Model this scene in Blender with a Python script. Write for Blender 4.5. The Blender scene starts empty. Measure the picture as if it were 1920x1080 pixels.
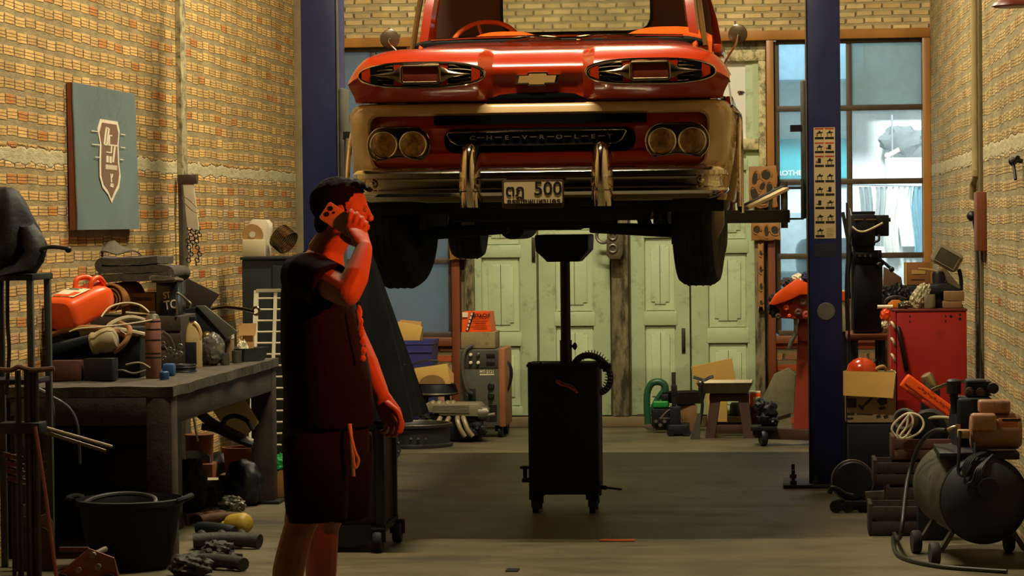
import bpy, bmesh, math, random
from mathutils import Vector as V, Matrix as MX, Euler, noise as NZ
R = random.Random(7)
sc = bpy.context.scene
COL = sc.collection

# ---------------------------------------------------------------- camera
F = 5050.0                       # focal length in pixels of the 1920 wide frame
CAM = V((0, 0, 1.634))
VPX, VPY, ROLL = 1468.0, 412.0, -0.009
yv = V((VPX - 960, 540 - VPY, -F)).normalized()         # world +Y seen from the camera
zv = V((ROLL, 1, 0)); zv = (zv - yv * zv.dot(yv)).normalized()
xv = yv.cross(zv).normalized()
ROT = MX((xv, yv, zv))           # camera space -> world (rows are world axes in camera space)
cam_data = bpy.data.cameras.new('camera')
cam = bpy.data.objects.new('camera', cam_data); COL.objects.link(cam)
cam.matrix_world = MX.Translation(CAM) @ ROT.to_4x4()
cam_data.sensor_width = 36; cam_data.lens = F * 36 / 1920
cam_data.clip_end = 200
sc.camera = cam

def ray(px, py): return ROT @ V((px - 960, 540 - py, -F))
def at(px, py, Y):               # the point seen at a pixel, at depth Y
    d = ray(px, py); return CAM + d * (Y / d.y)
def fl(px, py, z=0.0):           # the point of the floor (or of height z) seen at a pixel
    d = ray(px, py); return CAM + d * ((z - CAM.z) / d.z)
def onx(px, py, X):              # the point of a side wall seen at a pixel
    d = ray(px, py); return CAM + d * (X / d.x)
def ms(p, Y): return p * Y / F   # pixels to metres at depth Y

# ---------------------------------------------------------------- world, lights, exposure
w = bpy.data.worlds.new('World'); sc.world = w; w.use_nodes = True
bg = w.node_tree.nodes['Background']
bg.inputs[0].default_value = (0.70, 0.79, 0.82, 1); bg.inputs[1].default_value = 1.1
sc.view_settings.view_transform = 'Standard'; sc.view_settings.look = 'None'
sc.view_settings.exposure = 0.12; sc.view_settings.gamma = 1.0
sc.view_settings.use_curve_mapping = False

def area(name, loc, sx, sy, power, col, rot=(0, 0, 0)):
    l = bpy.data.lights.new(name, 'AREA'); l.shape = 'RECTANGLE'; l.size = sx; l.size_y = sy
    l.energy = power; l.color = col
    o = bpy.data.objects.new(name, l); COL.objects.link(o); o.location = loc; o.rotation_euler = rot
    return o
WARM = (1.0, 0.85, 0.57)
area('tube_light_front', (-1.45, 12.85, 5.6), 1.6, 0.10, 270, WARM)
area('tube_light_back', (-1.45, 17.2, 5.6), 1.6, 0.10, 340, WARM)
s = bpy.data.lights.new('red_sign_light', 'SPOT'); s.energy = 380; s.color = (1.0, 0.11, 0.012)
s.spot_size = math.radians(27); s.spot_blend = 0.9; s.shadow_soft_size = 0.12
so = bpy.data.objects.new('red_sign_light', s); COL.objects.link(so); so.location = (1.02, 8.2, 2.45)
so.rotation_euler = (V((-1.45, 9.6, 1.40)) - so.location).to_track_quat('-Z', 'Y').to_euler()
s = bpy.data.lights.new('daylight', 'SUN'); s.energy = 12.0; s.color = (1, 0.98, 0.95); s.angle = 0.2
so = bpy.data.objects.new('daylight', s); COL.objects.link(so)
so.rotation_euler = V((0.15, 0.75, -1)).to_track_quat('-Z', 'Y').to_euler()

# ---------------------------------------------------------------- materials
def lin(c): return tuple(((x / 255 / 12.92) if x / 255 <= 0.04045 else ((x / 255 + 0.055) / 1.055) ** 2.4) for x in c)
class NT:
    def __init__(s, name):
        s.m = bpy.data.materials.new(name); s.m.use_nodes = True; s.t = s.m.node_tree; s.n = s.t.nodes
        s.b = s.n['Principled BSDF']; s.out = s.n['Material Output']
    def node(s, kind, **kw):
        x = s.n.new(kind)
        for k, v in kw.items(): setattr(x, k, v)
        return x
    def link(s, a, b): s.t.links.new(a, b)
    def put(s, sock, v):
        if hasattr(v, 'is_linked') or hasattr(v, 'links'): s.link(v, sock)
        else: sock.default_value = v
    def math(s, op, a, b=None, c=None):
        x = s.node('ShaderNodeMath', operation=op); s.put(x.inputs[0], a)
        if b is not None: s.put(x.inputs[1], b)
        if c is not None: s.put(x.inputs[2], c)
        return x.outputs[0]
    def coord(s): return s.node('ShaderNodeTexCoord').outputs['Object']
    def noise(s, scale, detail=4, rough=.55, vec=None, stretch=None):
        v = vec if vec is not None else s.coord()
        if stretch:
            mp = s.node('ShaderNodeMapping'); mp.inputs['Scale'].default_value = stretch; s.link(v, mp.inputs[0]); v = mp.outputs[0]
        x = s.node('ShaderNodeTexNoise'); x.inputs['Scale'].default_value = scale
        x.inputs['Detail'].default_value = detail; x.inputs['Roughness'].default_value = rough
        s.link(v, x.inputs['Vector']); return x.outputs['Fac']
    def ramp(s, fac, stops):
        x = s.node('ShaderNodeValToRGB'); e = x.color_ramp.elements
        while len(e) < len(stops): e.new(0.5)
        for k, (p, c) in zip(e, stops):
            k.position = p; k.color = (c, c, c, 1) if isinstance(c, (int, float)) else (*c, 1)
        s.put(x.inputs[0], fac); return x.outputs[0]
    def mix(s, f, a, b, mode='MIX'):
        x = s.node('ShaderNodeMix', data_type='RGBA', blend_type=mode)
        s.put(x.inputs[0], f); s.put(x.inputs[6], a if not isinstance(a, tuple) else (*a, 1)[:4]); s.put(x.inputs[7], b if not isinstance(b, tuple) else (*b, 1)[:4])
        return x.outputs[2]
    def bump(s, h, strength=.3, dist=.01):
        x = s.node('ShaderNodeBump'); x.inputs['Strength'].default_value = strength; x.inputs['Distance'].default_value = dist
        s.link(h, x.inputs['Height']); s.link(x.outputs[0], s.b.inputs['Normal'])
MATS = {}
def mat(name, c, rough=.5, metal=0., var=.2, scale=7., bump=0., dirt=None, coat=0., stretch=None, spec=.5, alpha=1., trans=0., emit=0., bscale=None):
    """A plain procedural material: colour in 0-255 sRGB with blotches, optional dirt (colour, amount) and bump."""
    if name in MATS: return MATS[name]
    n = NT(name); c = lin(c)
    f = n.noise(scale, 5, .6, stretch=stretch)
    lo = tuple(max(0, x * (1 - var)) for x in c); hi = tuple(min(1, x * (1 + var)) for x in c)
    col = n.ramp(f, [(.3, lo), (.7, hi)])
    if dirt:
        g = n.ramp(n.noise(scale * 2.3, 6, .7, stretch=stretch), [(.62 - dirt[1] * .3, 0.), (.72 - dirt[1] * .2, 1.)])
        col = n.mix(n.math('MULTIPLY', g, min(1, .35 + dirt[1])), col, lin(dirt[0]))
    n.link(col, n.b.inputs['Base Color'])
    rr = n.ramp(f, [(.3, max(.02, rough * .85)), (.7, min(1, rough * 1.15))]); n.link(rr, n.b.inputs['Roughness'])
    n.b.inputs['Metallic'].default_value = metal; n.b.inputs['Specular IOR Level'].default_value = spec
    n.b.inputs['Coat Weight'].default_value = coat; n.b.inputs['Coat Roughness'].default_value = .06
    n.b.inputs['Transmission Weight'].default_value = trans; n.b.inputs['Alpha'].default_value = alpha
    if emit: n.b.inputs['Emission Color'].default_value = (*c, 1); n.b.inputs['Emission Strength'].default_value = emit
    if bump: n.bump(n.noise(bscale or scale * 4, 6, .65, stretch=stretch), bump, .01)
    MATS[name] = n.m; return n.m

# ---------------------------------------------------------------- mesh builder (world coordinates)
def rotm(r): return Euler(tuple(math.radians(a) for a in r)).to_matrix()
def frame_from(p, q):
    d = (V(q) - V(p)); z = d.normalized(); x = z.orthogonal().normalized(); return MX((x, z.cross(x), z)).transposed()
def crom(pts, k=6, closed=False):
    pts = [V(p) for p in pts]; n = len(pts); out = []
    for i in range(n if closed else n - 1):
        a, b, c, d = (pts[(i - 1) % n], pts[i], pts[(i + 1) % n], pts[(i + 2) % n]) if closed else (pts[max(i - 1, 0)], pts[i], pts[i + 1], pts[min(i + 2, n - 1)])
        for j in range(k):
            t = j / k
            out.append(.5 * ((2 * b) + (c - a) * t + (2 * a - 5 * b + 4 * c - d) * t * t + (3 * b - a - 3 * c + d) * t ** 3))
    if not closed: out.append(pts[-1])
    return out
def rrect(x0, z0, x1, z1, r, n=5):
    r = min(r, (x1 - x0) / 2 - 1e-5, (z1 - z0) / 2 - 1e-5); o = []
    for cx, cz, a in ((x1 - r, z1 - r, 0), (x0 + r, z1 - r, 90), (x0 + r, z0 + r, 180), (x1 - r, z0 + r, 270)):
        for i in range(n + 1):
            t = math.radians(a + 90 * i / n); o.append((cx + r * math.cos(t), cz + r * math.sin(t)))
    return o
class MB:
    def __init__(s): s.v = []; s.f = []; s.mi = []; s.cur = 0
    def add(s, vs, fs, mi=None):
        k = len(s.v); s.v += [V(p) for p in vs]; s.f += [tuple(i + k for i in f) for f in fs]; s.mi += [s.cur if mi is None else mi] * len(fs); return s
    def addbm(s, b, m=None):
        if m is not None: b.transform(m)
        b.verts.index_update(); s.add([v.co.copy() for v in b.verts], [[v.index for v in f.verts] for f in b.faces]); b.free(); return s
    def box(s, c, d, r=None, bv=0., seg=2):
        b = bmesh.new(); bmesh.ops.create_cube(b, size=1)
        b.transform(MX.Diagonal((d[0], d[1], d[2], 1)))
        if bv: bmesh.ops.bevel(b, geom=b.edges[:], offset=min(bv, .49 * min(abs(x) for x in d)), segments=seg, profile=.5, affect='EDGES')
        m = MX.Translation(V(c)) @ (rotm(r).to_4x4() if r is not None else MX.Identity(4)); return s.addbm(b, m)
    def bb(s, p, q, bv=0., seg=2):          # box from corner to corner
        p, q = V(p), V(q); return s.box((p + q) / 2, [abs(q[i] - p[i]) for i in range(3)], None, bv, seg)
    def beam(s, p, q, w, h, up=(0, 0, 1), bv=0.):   # rectangular bar from p to q
        p, q = V(p), V(q); y = (q - p); L = y.length; y.normalize(); u = V(up)
        if abs(y.dot(u)) > .98: u = V((1, 0, 0))
        x = y.cross(u).normalized(); z = x.cross(y)
        b = bmesh.new(); bmesh.ops.create_cube(b, size=1); b.transform(MX.Diagonal((w, L, h, 1)))
        if bv: bmesh.ops.bevel(b, geom=b.edges[:], offset=bv, segments=2, profile=.5, affect='EDGES')
        m = MX((x, y, z)).transposed().to_4x4(); m.translation = (p + q) / 2; return s.addbm(b, m)
    def loft(s, rings, closed=True, caps=True):
        n = len(rings[0]); vs = [p for r in rings for p in r]; fs = []
        for i in range(len(rings) - 1):
            for j in range(n if closed else n - 1):
                a, b = i * n + j, i * n + (j + 1) % n; fs.append((a, b, b + n, a + n))
        if caps and closed: fs.append(tuple(range(n - 1, -1, -1))); fs.append(tuple(range(len(vs) - n, len(vs))))
        return s.add(vs, fs)
    def cyl(s, p, q, r, r2=None, n=20, caps=True):
        r2 = r if r2 is None else r2; m = frame_from(p, q); rg = []
        for c, k in ((p, r), (q, r2)):
            rg.append([V(c) + m @ V((k * math.cos(2 * math.pi * i / n), k * math.sin(2 * math.pi * i / n), 0)) for i in range(n)])
        return s.loft(rg, True, caps)
    def tube(s, pts, r, n=8, k=6, closed=False, flat=None):
        pts = crom(pts, k, closed) if k else [V(p) for p in pts]; N = len(pts); rg = []; x = None
        for i, p in enumerate(pts):
            a = pts[(i - 1) % N] if (closed or i) else p; b = pts[(i + 1) % N] if (closed or i < N - 1) else p
            t = (b - a)
            if t.length < 1e-9: t = V((0, 0, 1))
            t.normalize()
            if x is None: x = t.orthogonal()
            x = (x - t * x.dot(t)).normalized(); y = t.cross(x)
            rr = r if not callable(r) else r(i / (N - 1)); ry = rr * (flat or 1)
            rg.append([p + x * rr * math.cos(2 * math.pi * j / n) + y * ry * math.sin(2 * math.pi * j / n) for j in range(n)])
        if closed: return s.loft(rg + [rg[0]], True, False)
        return s.loft(rg, True, True)
    def lathe(s, prof, c=(0, 0, 0), d=(0, 0, 1), n=28):     # (radius, height along d)
        m = frame_from((0, 0, 0), d); rg = []
        for r, h in prof: rg.append([V(c) + m @ V((max(r, 1e-4) * math.cos(2 * math.pi * i / n), max(r, 1e-4) * math.sin(2 * math.pi * i / n), h)) for i in range(n)])
        return s.loft(rg, True, True)
    def torus(s, c, RR, r, d=(0, 0, 1), n=32, k=10, sc=(1, 1)):
        m = frame_from((0, 0, 0), d); rg = []
        for i in range(n + 1):
            a = 2 * math.pi * i / n; rg.append([V(c) + m @ V(((RR * sc[0] + r * math.cos(b)) * math.cos(a), (RR * sc[1] + r * math.cos(b)) * math.sin(a), r * math.sin(b))) for b in (2 * math.pi * j / k for j in range(k))])
        return s.loft(rg, True, False)
    def prism(s, poly, y0, y1, o=(0, 0, 0), r=None, bv=0.):   # polygon in x,z extruded along y, then turned about o
        b = bmesh.new(); f = b.faces.new([b.verts.new((x, y0, z)) for x, z in poly])
        e = bmesh.ops.extrude_face_region(b, geom=[f]); bmesh.ops.translate(b, vec=(0, y1 - y0, 0), verts=[v for v in e['geom'] if isinstance(v, bmesh.types.BMVert)])
        bmesh.ops.recalc_face_normals(b, faces=b.faces[:])
        if bv: bmesh.ops.bevel(b, geom=[x for x in b.edges if abs(x.verts[0].co.y - x.verts[1].co.y) < 1e-6], offset=bv, segments=2, profile=.5, affect='EDGES')
        return s.addbm(b, MX.Translation(V(o)) @ (rotm(r).to_4x4() if r is not None else MX.Identity(4)))
    def sph(s, c, r, n=14, rot=None):
        r = (r, r, r) if not isinstance(r, (tuple, list)) else r
        b = bmesh.new(); bmesh.ops.create_uvsphere(b, u_segments=n * 2, v_segments=n, radius=1); b.transform(MX.Diagonal((*r, 1)))
        return s.addbm(b, MX.Translation(V(c)) @ (rotm(rot).to_4x4() if rot is not None else MX.Identity(4)))
    def blob(s, c, r, amp=.25, fr=3., seed=0, sub=4, rot=None):
        b = bmesh.new(); bmesh.ops.create_icosphere(b, subdivisions=sub, radius=1)
        for v in b.verts:
            q = v.co * fr + V((seed * 7.3, seed * 3.1, seed)); k = 1 + amp * (NZ.fractal(q, .9, 2., 4)); v.co = V((v.co.x * r[0] * k, v.co.y * r[1] * k, v.co.z * r[2] * k))
        return s.addbm(b, MX.Translation(V(c)) @ (rotm(rot).to_4x4() if rot is not None else MX.Identity(4)))
    def sheet(s, fn, nu=24, nv=24, th=.004):    # fn(u,v) -> point; a sheet with thickness
        P = [[V(fn(i / nu, j / nv)) for j in range(nv + 1)] for i in range(nu + 1)]
        top = []; bot = []
        for i in range(nu + 1):
            for j in range(nv + 1):
                a = P[min(i + 1, nu)][j] - P[max(i - 1, 0)][j]; b = P[i][min(j + 1, nv)] - P[i][max(j - 1, 0)]
                nn = a.cross(b); nn = nn.normalized() if nn.length > 1e-9 else V((0, 0, 1)); top.append(P[i][j] + nn * th / 2); bot.append(P[i][j] - nn * th / 2)
        k = nv + 1; T = len(top); fs = []
        for i in range(nu):
            for j in range(nv):
                a = i * k + j; fs.append((a, a + k, a + k + 1, a + 1)); fs.append((T + a, T + a + 1, T + a + k + 1, T + a + k))
        for i in range(nu):
            a = i * k; fs.append((a, T + a, T + a + k, a + k)); a = i * k + nv; fs.append((a, a + k, T + a + k, T + a))
        for j in range(nv):
            a = j; fs.append((a, a + 1, T + a + 1, T + a)); a = nu * k + j; fs.append((a, T + a, T + a + 1, a + 1))
        return s.add(top + bot, fs)
    def text(s, body, size, o, r=(90, 0, 0), ext=.001, sx=1., align='CENTER', bold=0., my=None):
        cu = bpy.data.curves.new('t', 'FONT'); cu.body = body; cu.size = size; cu.extrude = ext; cu.align_x = align; cu.align_y = 'CENTER'; cu.offset = bold; cu.resolution_u = 3
        ob = bpy.data.objects.new('t', cu); COL.objects.link(ob); dg = bpy.context.evaluated_depsgraph_get(); me = bpy.data.meshes.new_from_object(ob.evaluated_get(dg))
        b = bmesh.new(); b.from_mesh(me); bpy.data.objects.remove(ob); bpy.data.meshes.remove(me); bpy.data.curves.remove(cu)
        m = MX.Translation(V(o)) @ (my if my is not None else rotm(r)).to_4x4() @ MX.Diagonal((sx, 1, 1, 1)); return s.addbm(b, m)
def wob(p, a, f=1., seed=0.):   # small organic displacement
    q = V(p) * f + V((seed, seed * 1.7, seed * .3)); return V(p) + a * V((NZ.noise(q), NZ.noise(q + V((31, 0, 0))), NZ.noise(q + V((0, 57, 0)))))

ROOT = {}
def link_mesh(name, mb, mats, o):
    me = bpy.data.meshes.new(name); me.from_pydata([tuple(p - o) for p in mb.v], [], mb.f)
    for m in (mats if isinstance(mats, (list, tuple)) else [mats]): me.materials.append(m)
    for p, i in zip(me.polygons, mb.mi): p.material_index = i
    bm = bmesh.new(); bm.from_mesh(me); bmesh.ops.recalc_face_normals(bm, faces=bm.faces[:]); bm.to_mesh(me); bm.free()
    me.polygons.foreach_set('use_smooth', [True] * len(me.polygons)); me.set_sharp_from_angle(angle=math.radians(38))
    ob = bpy.data.objects.new(name, me); COL.objects.link(ob); return ob
def tagged(o, label, cat, group=None, kind=None):
    if label: o['label'] = label
    if cat: o['category'] = cat
    if group: o['group'] = group
    if kind: o['kind'] = kind
    return o
def T(name, label, cat, loc, group=None):          # a thing made of parts: an Empty at its base
    o = bpy.data.objects.new(name, None); COL.objects.link(o); o.location = V(loc); o.empty_display_size = .05
    ROOT[o.name] = V(loc); return tagged(o, label, cat, group)
def P(name, mb, mats, parent, label=None):         # a part (or a sub-part) of a thing
    o = ROOT[parent.name]; ob = link_mesh(name, mb, mats, o); ob.parent = parent; ROOT[ob.name] = o
    if label: ob['label'] = label
    return ob
def S(name, label, cat, mb, mats, loc, group=None, kind=None):   # a thing that is one mesh
    ob = link_mesh(name, mb, mats, V(loc)); ob.location = V(loc); ROOT[ob.name] = V(loc); return tagged(ob, label, cat, group, kind)
def ST(name, mb, mats, parent=None):               # the setting
    ob = link_mesh(name, mb, mats, V((0, 0, 0)) if parent is None else ROOT[parent.name]); ROOT[ob.name] = V((0, 0, 0))
    if parent is not None: ob.parent = parent
    else: ob['kind'] = 'structure'
    return ob
def dup(root, loc, label=None, rz=0.):             # a copy of a thing with its parts and sub-parts
    r = root.copy(); COL.objects.link(r); r.location = V(loc); r.rotation_euler.z = rz
    if label: r['label'] = label
    ROOT[r.name] = V(loc)
    for ch in list(root.children):
        c = ch.copy(); COL.objects.link(c); c.parent = r; ROOT[c.name] = V(loc)
        for g in list(ch.children):
            d = g.copy(); COL.objects.link(d); d.parent = c; ROOT[d.name] = V(loc)
    return r
# ================================================================ the setting
YB, XL, XR, YF, ZC = 21.4, -3.84, 1.161, -1.2, 6.0
def brick(name, axis, pitch, length, bh, stagger, band, c_tan, c_or, c_red, c_mor, orange=.2, seed=0., gap=.05):
    n = NT(name); co = n.coord(); sx = n.node('ShaderNodeSeparateXYZ'); n.link(co, sx.inputs[0])
    u0, z0 = sx.outputs[axis], sx.outputs[2]; M = n.math
    sk = (1, .3, 1) if axis == 1 else (.6, 1, 1); warp = n.noise(2.2, 3, .5, stretch=sk); wz = n.noise(9., 3, .6, stretch=sk)
    v = M('ADD', z0, M('ADD', M('MULTIPLY', M('SUBTRACT', warp, .5), pitch * .42), M('MULTIPLY', M('SUBTRACT', wz, .5), pitch * .12)))
    vr = M('DIVIDE', v, pitch); row = M('FLOOR', vr); fv = M('FRACT', vr)
    wr = n.node('ShaderNodeTexWhiteNoise', noise_dimensions='1D'); n.link(M('ADD', row, seed), wr.inputs['W'])
    off = M('MULTIPLY', row, .5) if stagger else M('MULTIPLY', wr.outputs[0], .55)
    ur = M('ADD', M('DIVIDE', M('ADD', u0, M('MULTIPLY', M('SUBTRACT', n.noise(7., 2), .5), length * .25)), length), off); fu = M('FRACT', ur)
    cv = n.node('ShaderNodeCombineXYZ'); n.link(M('FLOOR', ur), cv.inputs[0]); n.link(row, cv.inputs[1]); cv.inputs[2].default_value = seed
    wn = n.node('ShaderNodeTexWhiteNoise', noise_dimensions='3D'); n.link(cv.outputs[0], wn.inputs['Vector'])
    rs = n.node('ShaderNodeSeparateColor'); n.link(wn.outputs['Color'], rs.inputs[0]); r1, r2, r3 = rs.outputs
    lo = M('ADD', .5 - bh / 2, M('MULTIPLY', M('SUBTRACT', r2, .5), .16)); rel = M('DIVIDE', M('SUBTRACT', fv, lo), bh)
    def sm(x, a, b):
        k = n.node('ShaderNodeMapRange', interpolation_type='SMOOTHSTEP'); n.put(k.inputs[0], x); k.inputs[1].default_value = a; k.inputs[2].default_value = b; return k.outputs[0]
    ragged = M('MULTIPLY', M('SUBTRACT', n.noise(40., 5, .75, stretch=sk), .5), .12)
    rel2 = M('ADD', rel, ragged)
    mask = M('MULTIPLY', M('MULTIPLY', sm(rel2, -.02, .05), M('SUBTRACT', 1., sm(rel2, .95, 1.02))), M('MULTIPLY', sm(fu, gap * .4, gap), M('SUBTRACT', 1., sm(fu, 1 - gap, 1 - gap * .4))))
    t = M('FRACT', M('MULTIPLY', rel2, 3.)); inner = M('MULTIPLY', sm(rel2, .12, .2), M('SUBTRACT', 1., sm(rel2, .8, .88)))
    edge = M('MINIMUM', t, M('SUBTRACT', 1., t))
    groove = M('MULTIPLY', M('SUBTRACT', 1., sm(edge, .02, .14)), inner) if not stagger else M('MULTIPLY', inner, 0.)
    low = M('SUBTRACT', 1., sm(z0, 1.85, 2.05))
    pick = M('ADD', r1, M('MULTIPLY', low, .06))
    tan2 = n.mix(r3, tuple(x * .8 for x in lin(c_tan)), tuple(min(1, x * 1.2) for x in lin(c_tan)))
    bc = n.mix(sm(pick, 1 - orange - .02, 1 - orange), tan2, lin(c_or)); bc = n.mix(sm(pick, 1.045, 1.055), bc, lin(c_red))
    bc = n.mix(M('MULTIPLY', low, M('MULTIPLY', sm(r2, .82, .84), .4)), bc, lin((200, 180, 160)))
    grime = n.ramp(n.noise(3.1, 6, .65), [(.35, .72), (.65, 1.08)])
    mor = n.mix(n.noise(26., 6, .8, stretch=sk), tuple(x * .55 for x in lin(c_mor)), tuple(min(1, x * 1.4) for x in lin(c_mor)))
    col = n.mix(mask, mor, bc); col = n.mix(M('MULTIPLY', groove, .82), col, lin((70, 38, 14)))
    gl = M('MULTIPLY', M('SUBTRACT', 1., mask), M('MULTIPLY', sm(fu, 0., gap * .5), 1.))
    vgap = M('MULTIPLY', M('SUBTRACT', 1., M('MULTIPLY', sm(fu, 0., gap * .7), M('SUBTRACT', 1., sm(fu, 1 - gap * .7, 1.)))), M('MULTIPLY', sm(rel2, 0., .1), M('SUBTRACT', 1., sm(rel2, .9, 1.))))
    col = n.mix(M('MULTIPLY', vgap, .8), col, lin((52, 36, 18)))
    col = n.mix(1., col, grime, 'MULTIPLY')
    if band:
        bn = M('MULTIPLY', M('SUBTRACT', n.noise(5., 4, .6), .5), .09); zz = M('ADD', z0, bn)
        bm_ = M('MULTIPLY', sm(zz, 1.955, 1.975), M('SUBTRACT', 1., sm(zz, 2.035, 2.055)))
        col = n.mix(bm_, col, n.mix(n.noise(9., 5), lin((150, 140, 105)), lin((205, 196, 160)))); mask = M('MAXIMUM', M('MULTIPLY', mask, M('SUBTRACT', 1., bm_)), M('MULTIPLY', bm_, .7)); groove = M('MULTIPLY', groove, M('SUBTRACT', 1., bm_))
    n.link(col, n.b.inputs['Base Color']); n.b.inputs['Roughness'].default_value = .85; n.b.inputs['Specular IOR Level'].default_value = .25
    h = M('ADD', M('SUBTRACT', M('MULTIPLY', mask, .8), M('MULTIPLY', groove, .5)), M('MULTIPLY', n.noise(30., 6, .7, stretch=sk), .55))
    n.bump(h, .8, .022); return n.m
M_LEFT = brick('hollow_brick_wall', 1, .080, .185, .62, False, True, (210, 171, 106), (198, 134, 70), (176, 88, 44), (156, 140, 102), .075, 1., .07)
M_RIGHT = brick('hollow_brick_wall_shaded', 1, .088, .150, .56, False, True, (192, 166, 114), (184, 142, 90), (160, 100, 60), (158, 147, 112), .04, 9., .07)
M_BACK = brick('solid_brick_wall', 0, .0555, .145, .66, True, False, (212, 190, 138), (206, 178, 118), (190, 146, 92), (176, 164, 124), .12, 4., .07)

n = NT('concrete_floor'); c0 = n.coord()
a = n.noise(.55, 6, .62, stretch=(1.0, .42, 1)); b = n.noise(2.3, 7, .7, stretch=(.55, 1.4, 1)); c = n.noise(26, 6, .75, stretch=(.8, 1.2, 1))
col = n.ramp(n.math('ADD', n.math('MULTIPLY', a, .6), n.math('MULTIPLY', b, .4)), [(.34, lin((52, 50, 39))), (.46, lin((86, 80, 60))), (.58, lin((110, 100, 74))), (.74, lin((78, 72, 55)))])
st = n.ramp(n.noise(1.1, 5, .6, stretch=(.7, 1.9, 1)), [(.58, 0.), (.70, 1.)]); col = n.mix(n.math('MULTIPLY', st, .8), col, lin((36, 35, 29)))
st2 = n.ramp(n.noise(5.5, 4, .6, stretch=(.5, 1.7, 1)), [(.66, 0.), (.74, 1.)]); col = n.mix(n.math('MULTIPLY', st2, .5), col, lin((32, 30, 25)))
col = n.mix(n.math('MULTIPLY', n.ramp(c, [(.42, 0.), (.62, 1.)]), .45), col, lin((78, 71, 53)))
n.link(col, n.b.inputs['Base Color']); n.link(n.ramp(b, [(.3, .42), (.7, .7)]), n.b.inputs['Roughness']); n.bump(n.noise(18, 6, .7), .15, .008)
M_FLOOR = n.m
M_CEIL = mat('dark_unseen_boards', (52, 46, 38), .9, var=.2)  # unseen ceiling and front wall, kept dark to cut bounce light
M_WOODO = mat('varnished_wood', (170, 118, 54), .4, var=.25, scale=4, stretch=(1, 1, .15), bump=.1)
M_WOODR = mat('red_brown_wood', (118, 62, 34), .5, var=.25, scale=4, stretch=(1, 1, .2), bump=.1)
M_FRAME = mat('dark_window_frame', (70, 58, 42), .5, var=.3)
M_GREEN = mat('pale_green_paint', (172, 190, 152), .55, var=.10, scale=3.5, bump=.12, dirt=((120, 120, 84), .2), bscale=9)
M_GREEN2 = mat('pale_green_panel_paint', (180, 198, 160), .55, var=.10, scale=2.5, bump=.1, dirt=((132, 134, 96), .16), bscale=9)
M_CHIP = mat('chipped_cream_paint', (206, 196, 150), .7, var=.12, scale=7, bump=.4, dirt=((96, 92, 64), .55), bscale=14)
M_OLDW = mat('weathered_grey_timber', (124, 116, 84), .85, var=.3, scale=6, stretch=(1, 1, .25), bump=.6, dirt=((48, 44, 32), .6), bscale=16)
M_SLAB = mat('cement_render', (120, 106, 76), .9, var=.2, bump=.3)
M_GROOVE = mat('painted_shadow_gap', (52, 54, 38), .9, var=.3)  # dark strip laid on each panel, painted as a shadow gap
M_RED_BRICK = brick('low_brick_wall', 0, .085, .22, .62, True, False, (150, 110, 72), (170, 84, 44), (150, 66, 34), (118, 104, 76), .45, 3., .06)

mb = MB(); mb.bb((XL - .3, YF - .3, -.15), (XR + .3, YB + .35, 0)); ST('floor', mb, M_FLOOR)
mb = MB(); mb.bb((XL - .3, YF - .3, ZC), (XR + .3, YB + .35, ZC + .12)); ST('ceiling', mb, M_CEIL)
mb = MB(); mb.bb((XL - .25, 11.4, 0), (XL, YB + .3, ZC)); ST('wall_left', mb, M_LEFT)
mb = MB(); mb.bb((XL - .25, YF - .3, 0), (XL, 11.4, ZC)); ST('wall_left_front', mb, mat('tan_bounce_render', (128, 112, 80), .9, var=.3))  # unseen stretch of wall, its tone set for fill light and chrome reflections
mb = MB(); mb.bb((XR, 11.4, 0), (XR + .25, YB + .3, ZC)); ST('wall_right', mb, M_RIGHT)
mb = MB(); mb.bb((XR, YF - .3, 0), (XR + .25, 11.4, ZC)); ST('wall_right_front', mb, mat('tan_bounce_render', (128, 112, 80)))  # unseen too, toned like the left one for the bounce
mb = MB(); mb.bb((XL, YF - .25, 0), (XR, YF, ZC)); ST('wall_front', mb, M_CEIL)
def bx(px, py=400): return at(px, py, YB).x
def bz(py, px=1150): return at(px, py, YB).z
ZH = bz(81); ZS1 = bz(630); ZS2 = bz(634)      # under the header beam, window sills
xw1, xd0, xd1, xw2 = bx(846), bx(866), bx(1434), bx(1453)
mb = MB(); mb.bb((XL, YB, ZH + .05), (XR, YB + .25, ZC))
ST('wall_back', mb, M_BACK)
mb = MB(); mb.bb((XL, YB, 0), (xw1, YB + .25, ZS1 - .05)); mb.bb((xw2, YB, 0), (XR, YB + .25, ZS2 - .05)); mb.bb((xd0 - .02, YB + .05, -.01), (xd1 + .02, YB + .25, bz(781)))
ST('wall_back_lower', mb, M_RED_BRICK)
mb = MB(); mb.bb((XL, YB - .05, ZH), (XR, YB + .2, ZH + .075), .006); ST('trim_1', mb, M_WOODO)         # header beam
mb = MB(); mb.bb((xd0 - .02, YB - .06, 0), (xd1 + .02, YB + .05, bz(781)), .01); ST('trim_2', mb, M_SLAB)  # door step
for k, (x0, x1, m, z0) in enumerate([(xw1, xd0 - .02, M_WOODR, 0), (bx(1439), xw2, M_WOODO, bz(330)), (bx(1439), xw2, M_WOODR, 0)]):
    mb = MB(); mb.bb((x0, YB - .04, z0 if k != 2 else 0), (x1, YB + .18, ZH if k != 2 else bz(330)), .006); ST('trim_%d' % (3 + k), mb, m)
mb = MB(); mb.bb((bx(1731), YB - .04, ZS2), (XR, YB + .16, ZH), .006); ST('trim_6', mb, M_WOODO)
mb = MB(); mb.bb((XL, YB - .05, ZS1 - .07), (xw1, YB + .2, ZS1), .006); mb2 = MB(); mb2.bb((xw2, YB - .05, ZS2 - .05), (XR, YB + .2, ZS2 + .01), .006)
ST('trim_7', mb, M_WOODR); ST('trim_8', mb2, M_WOODR)

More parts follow.
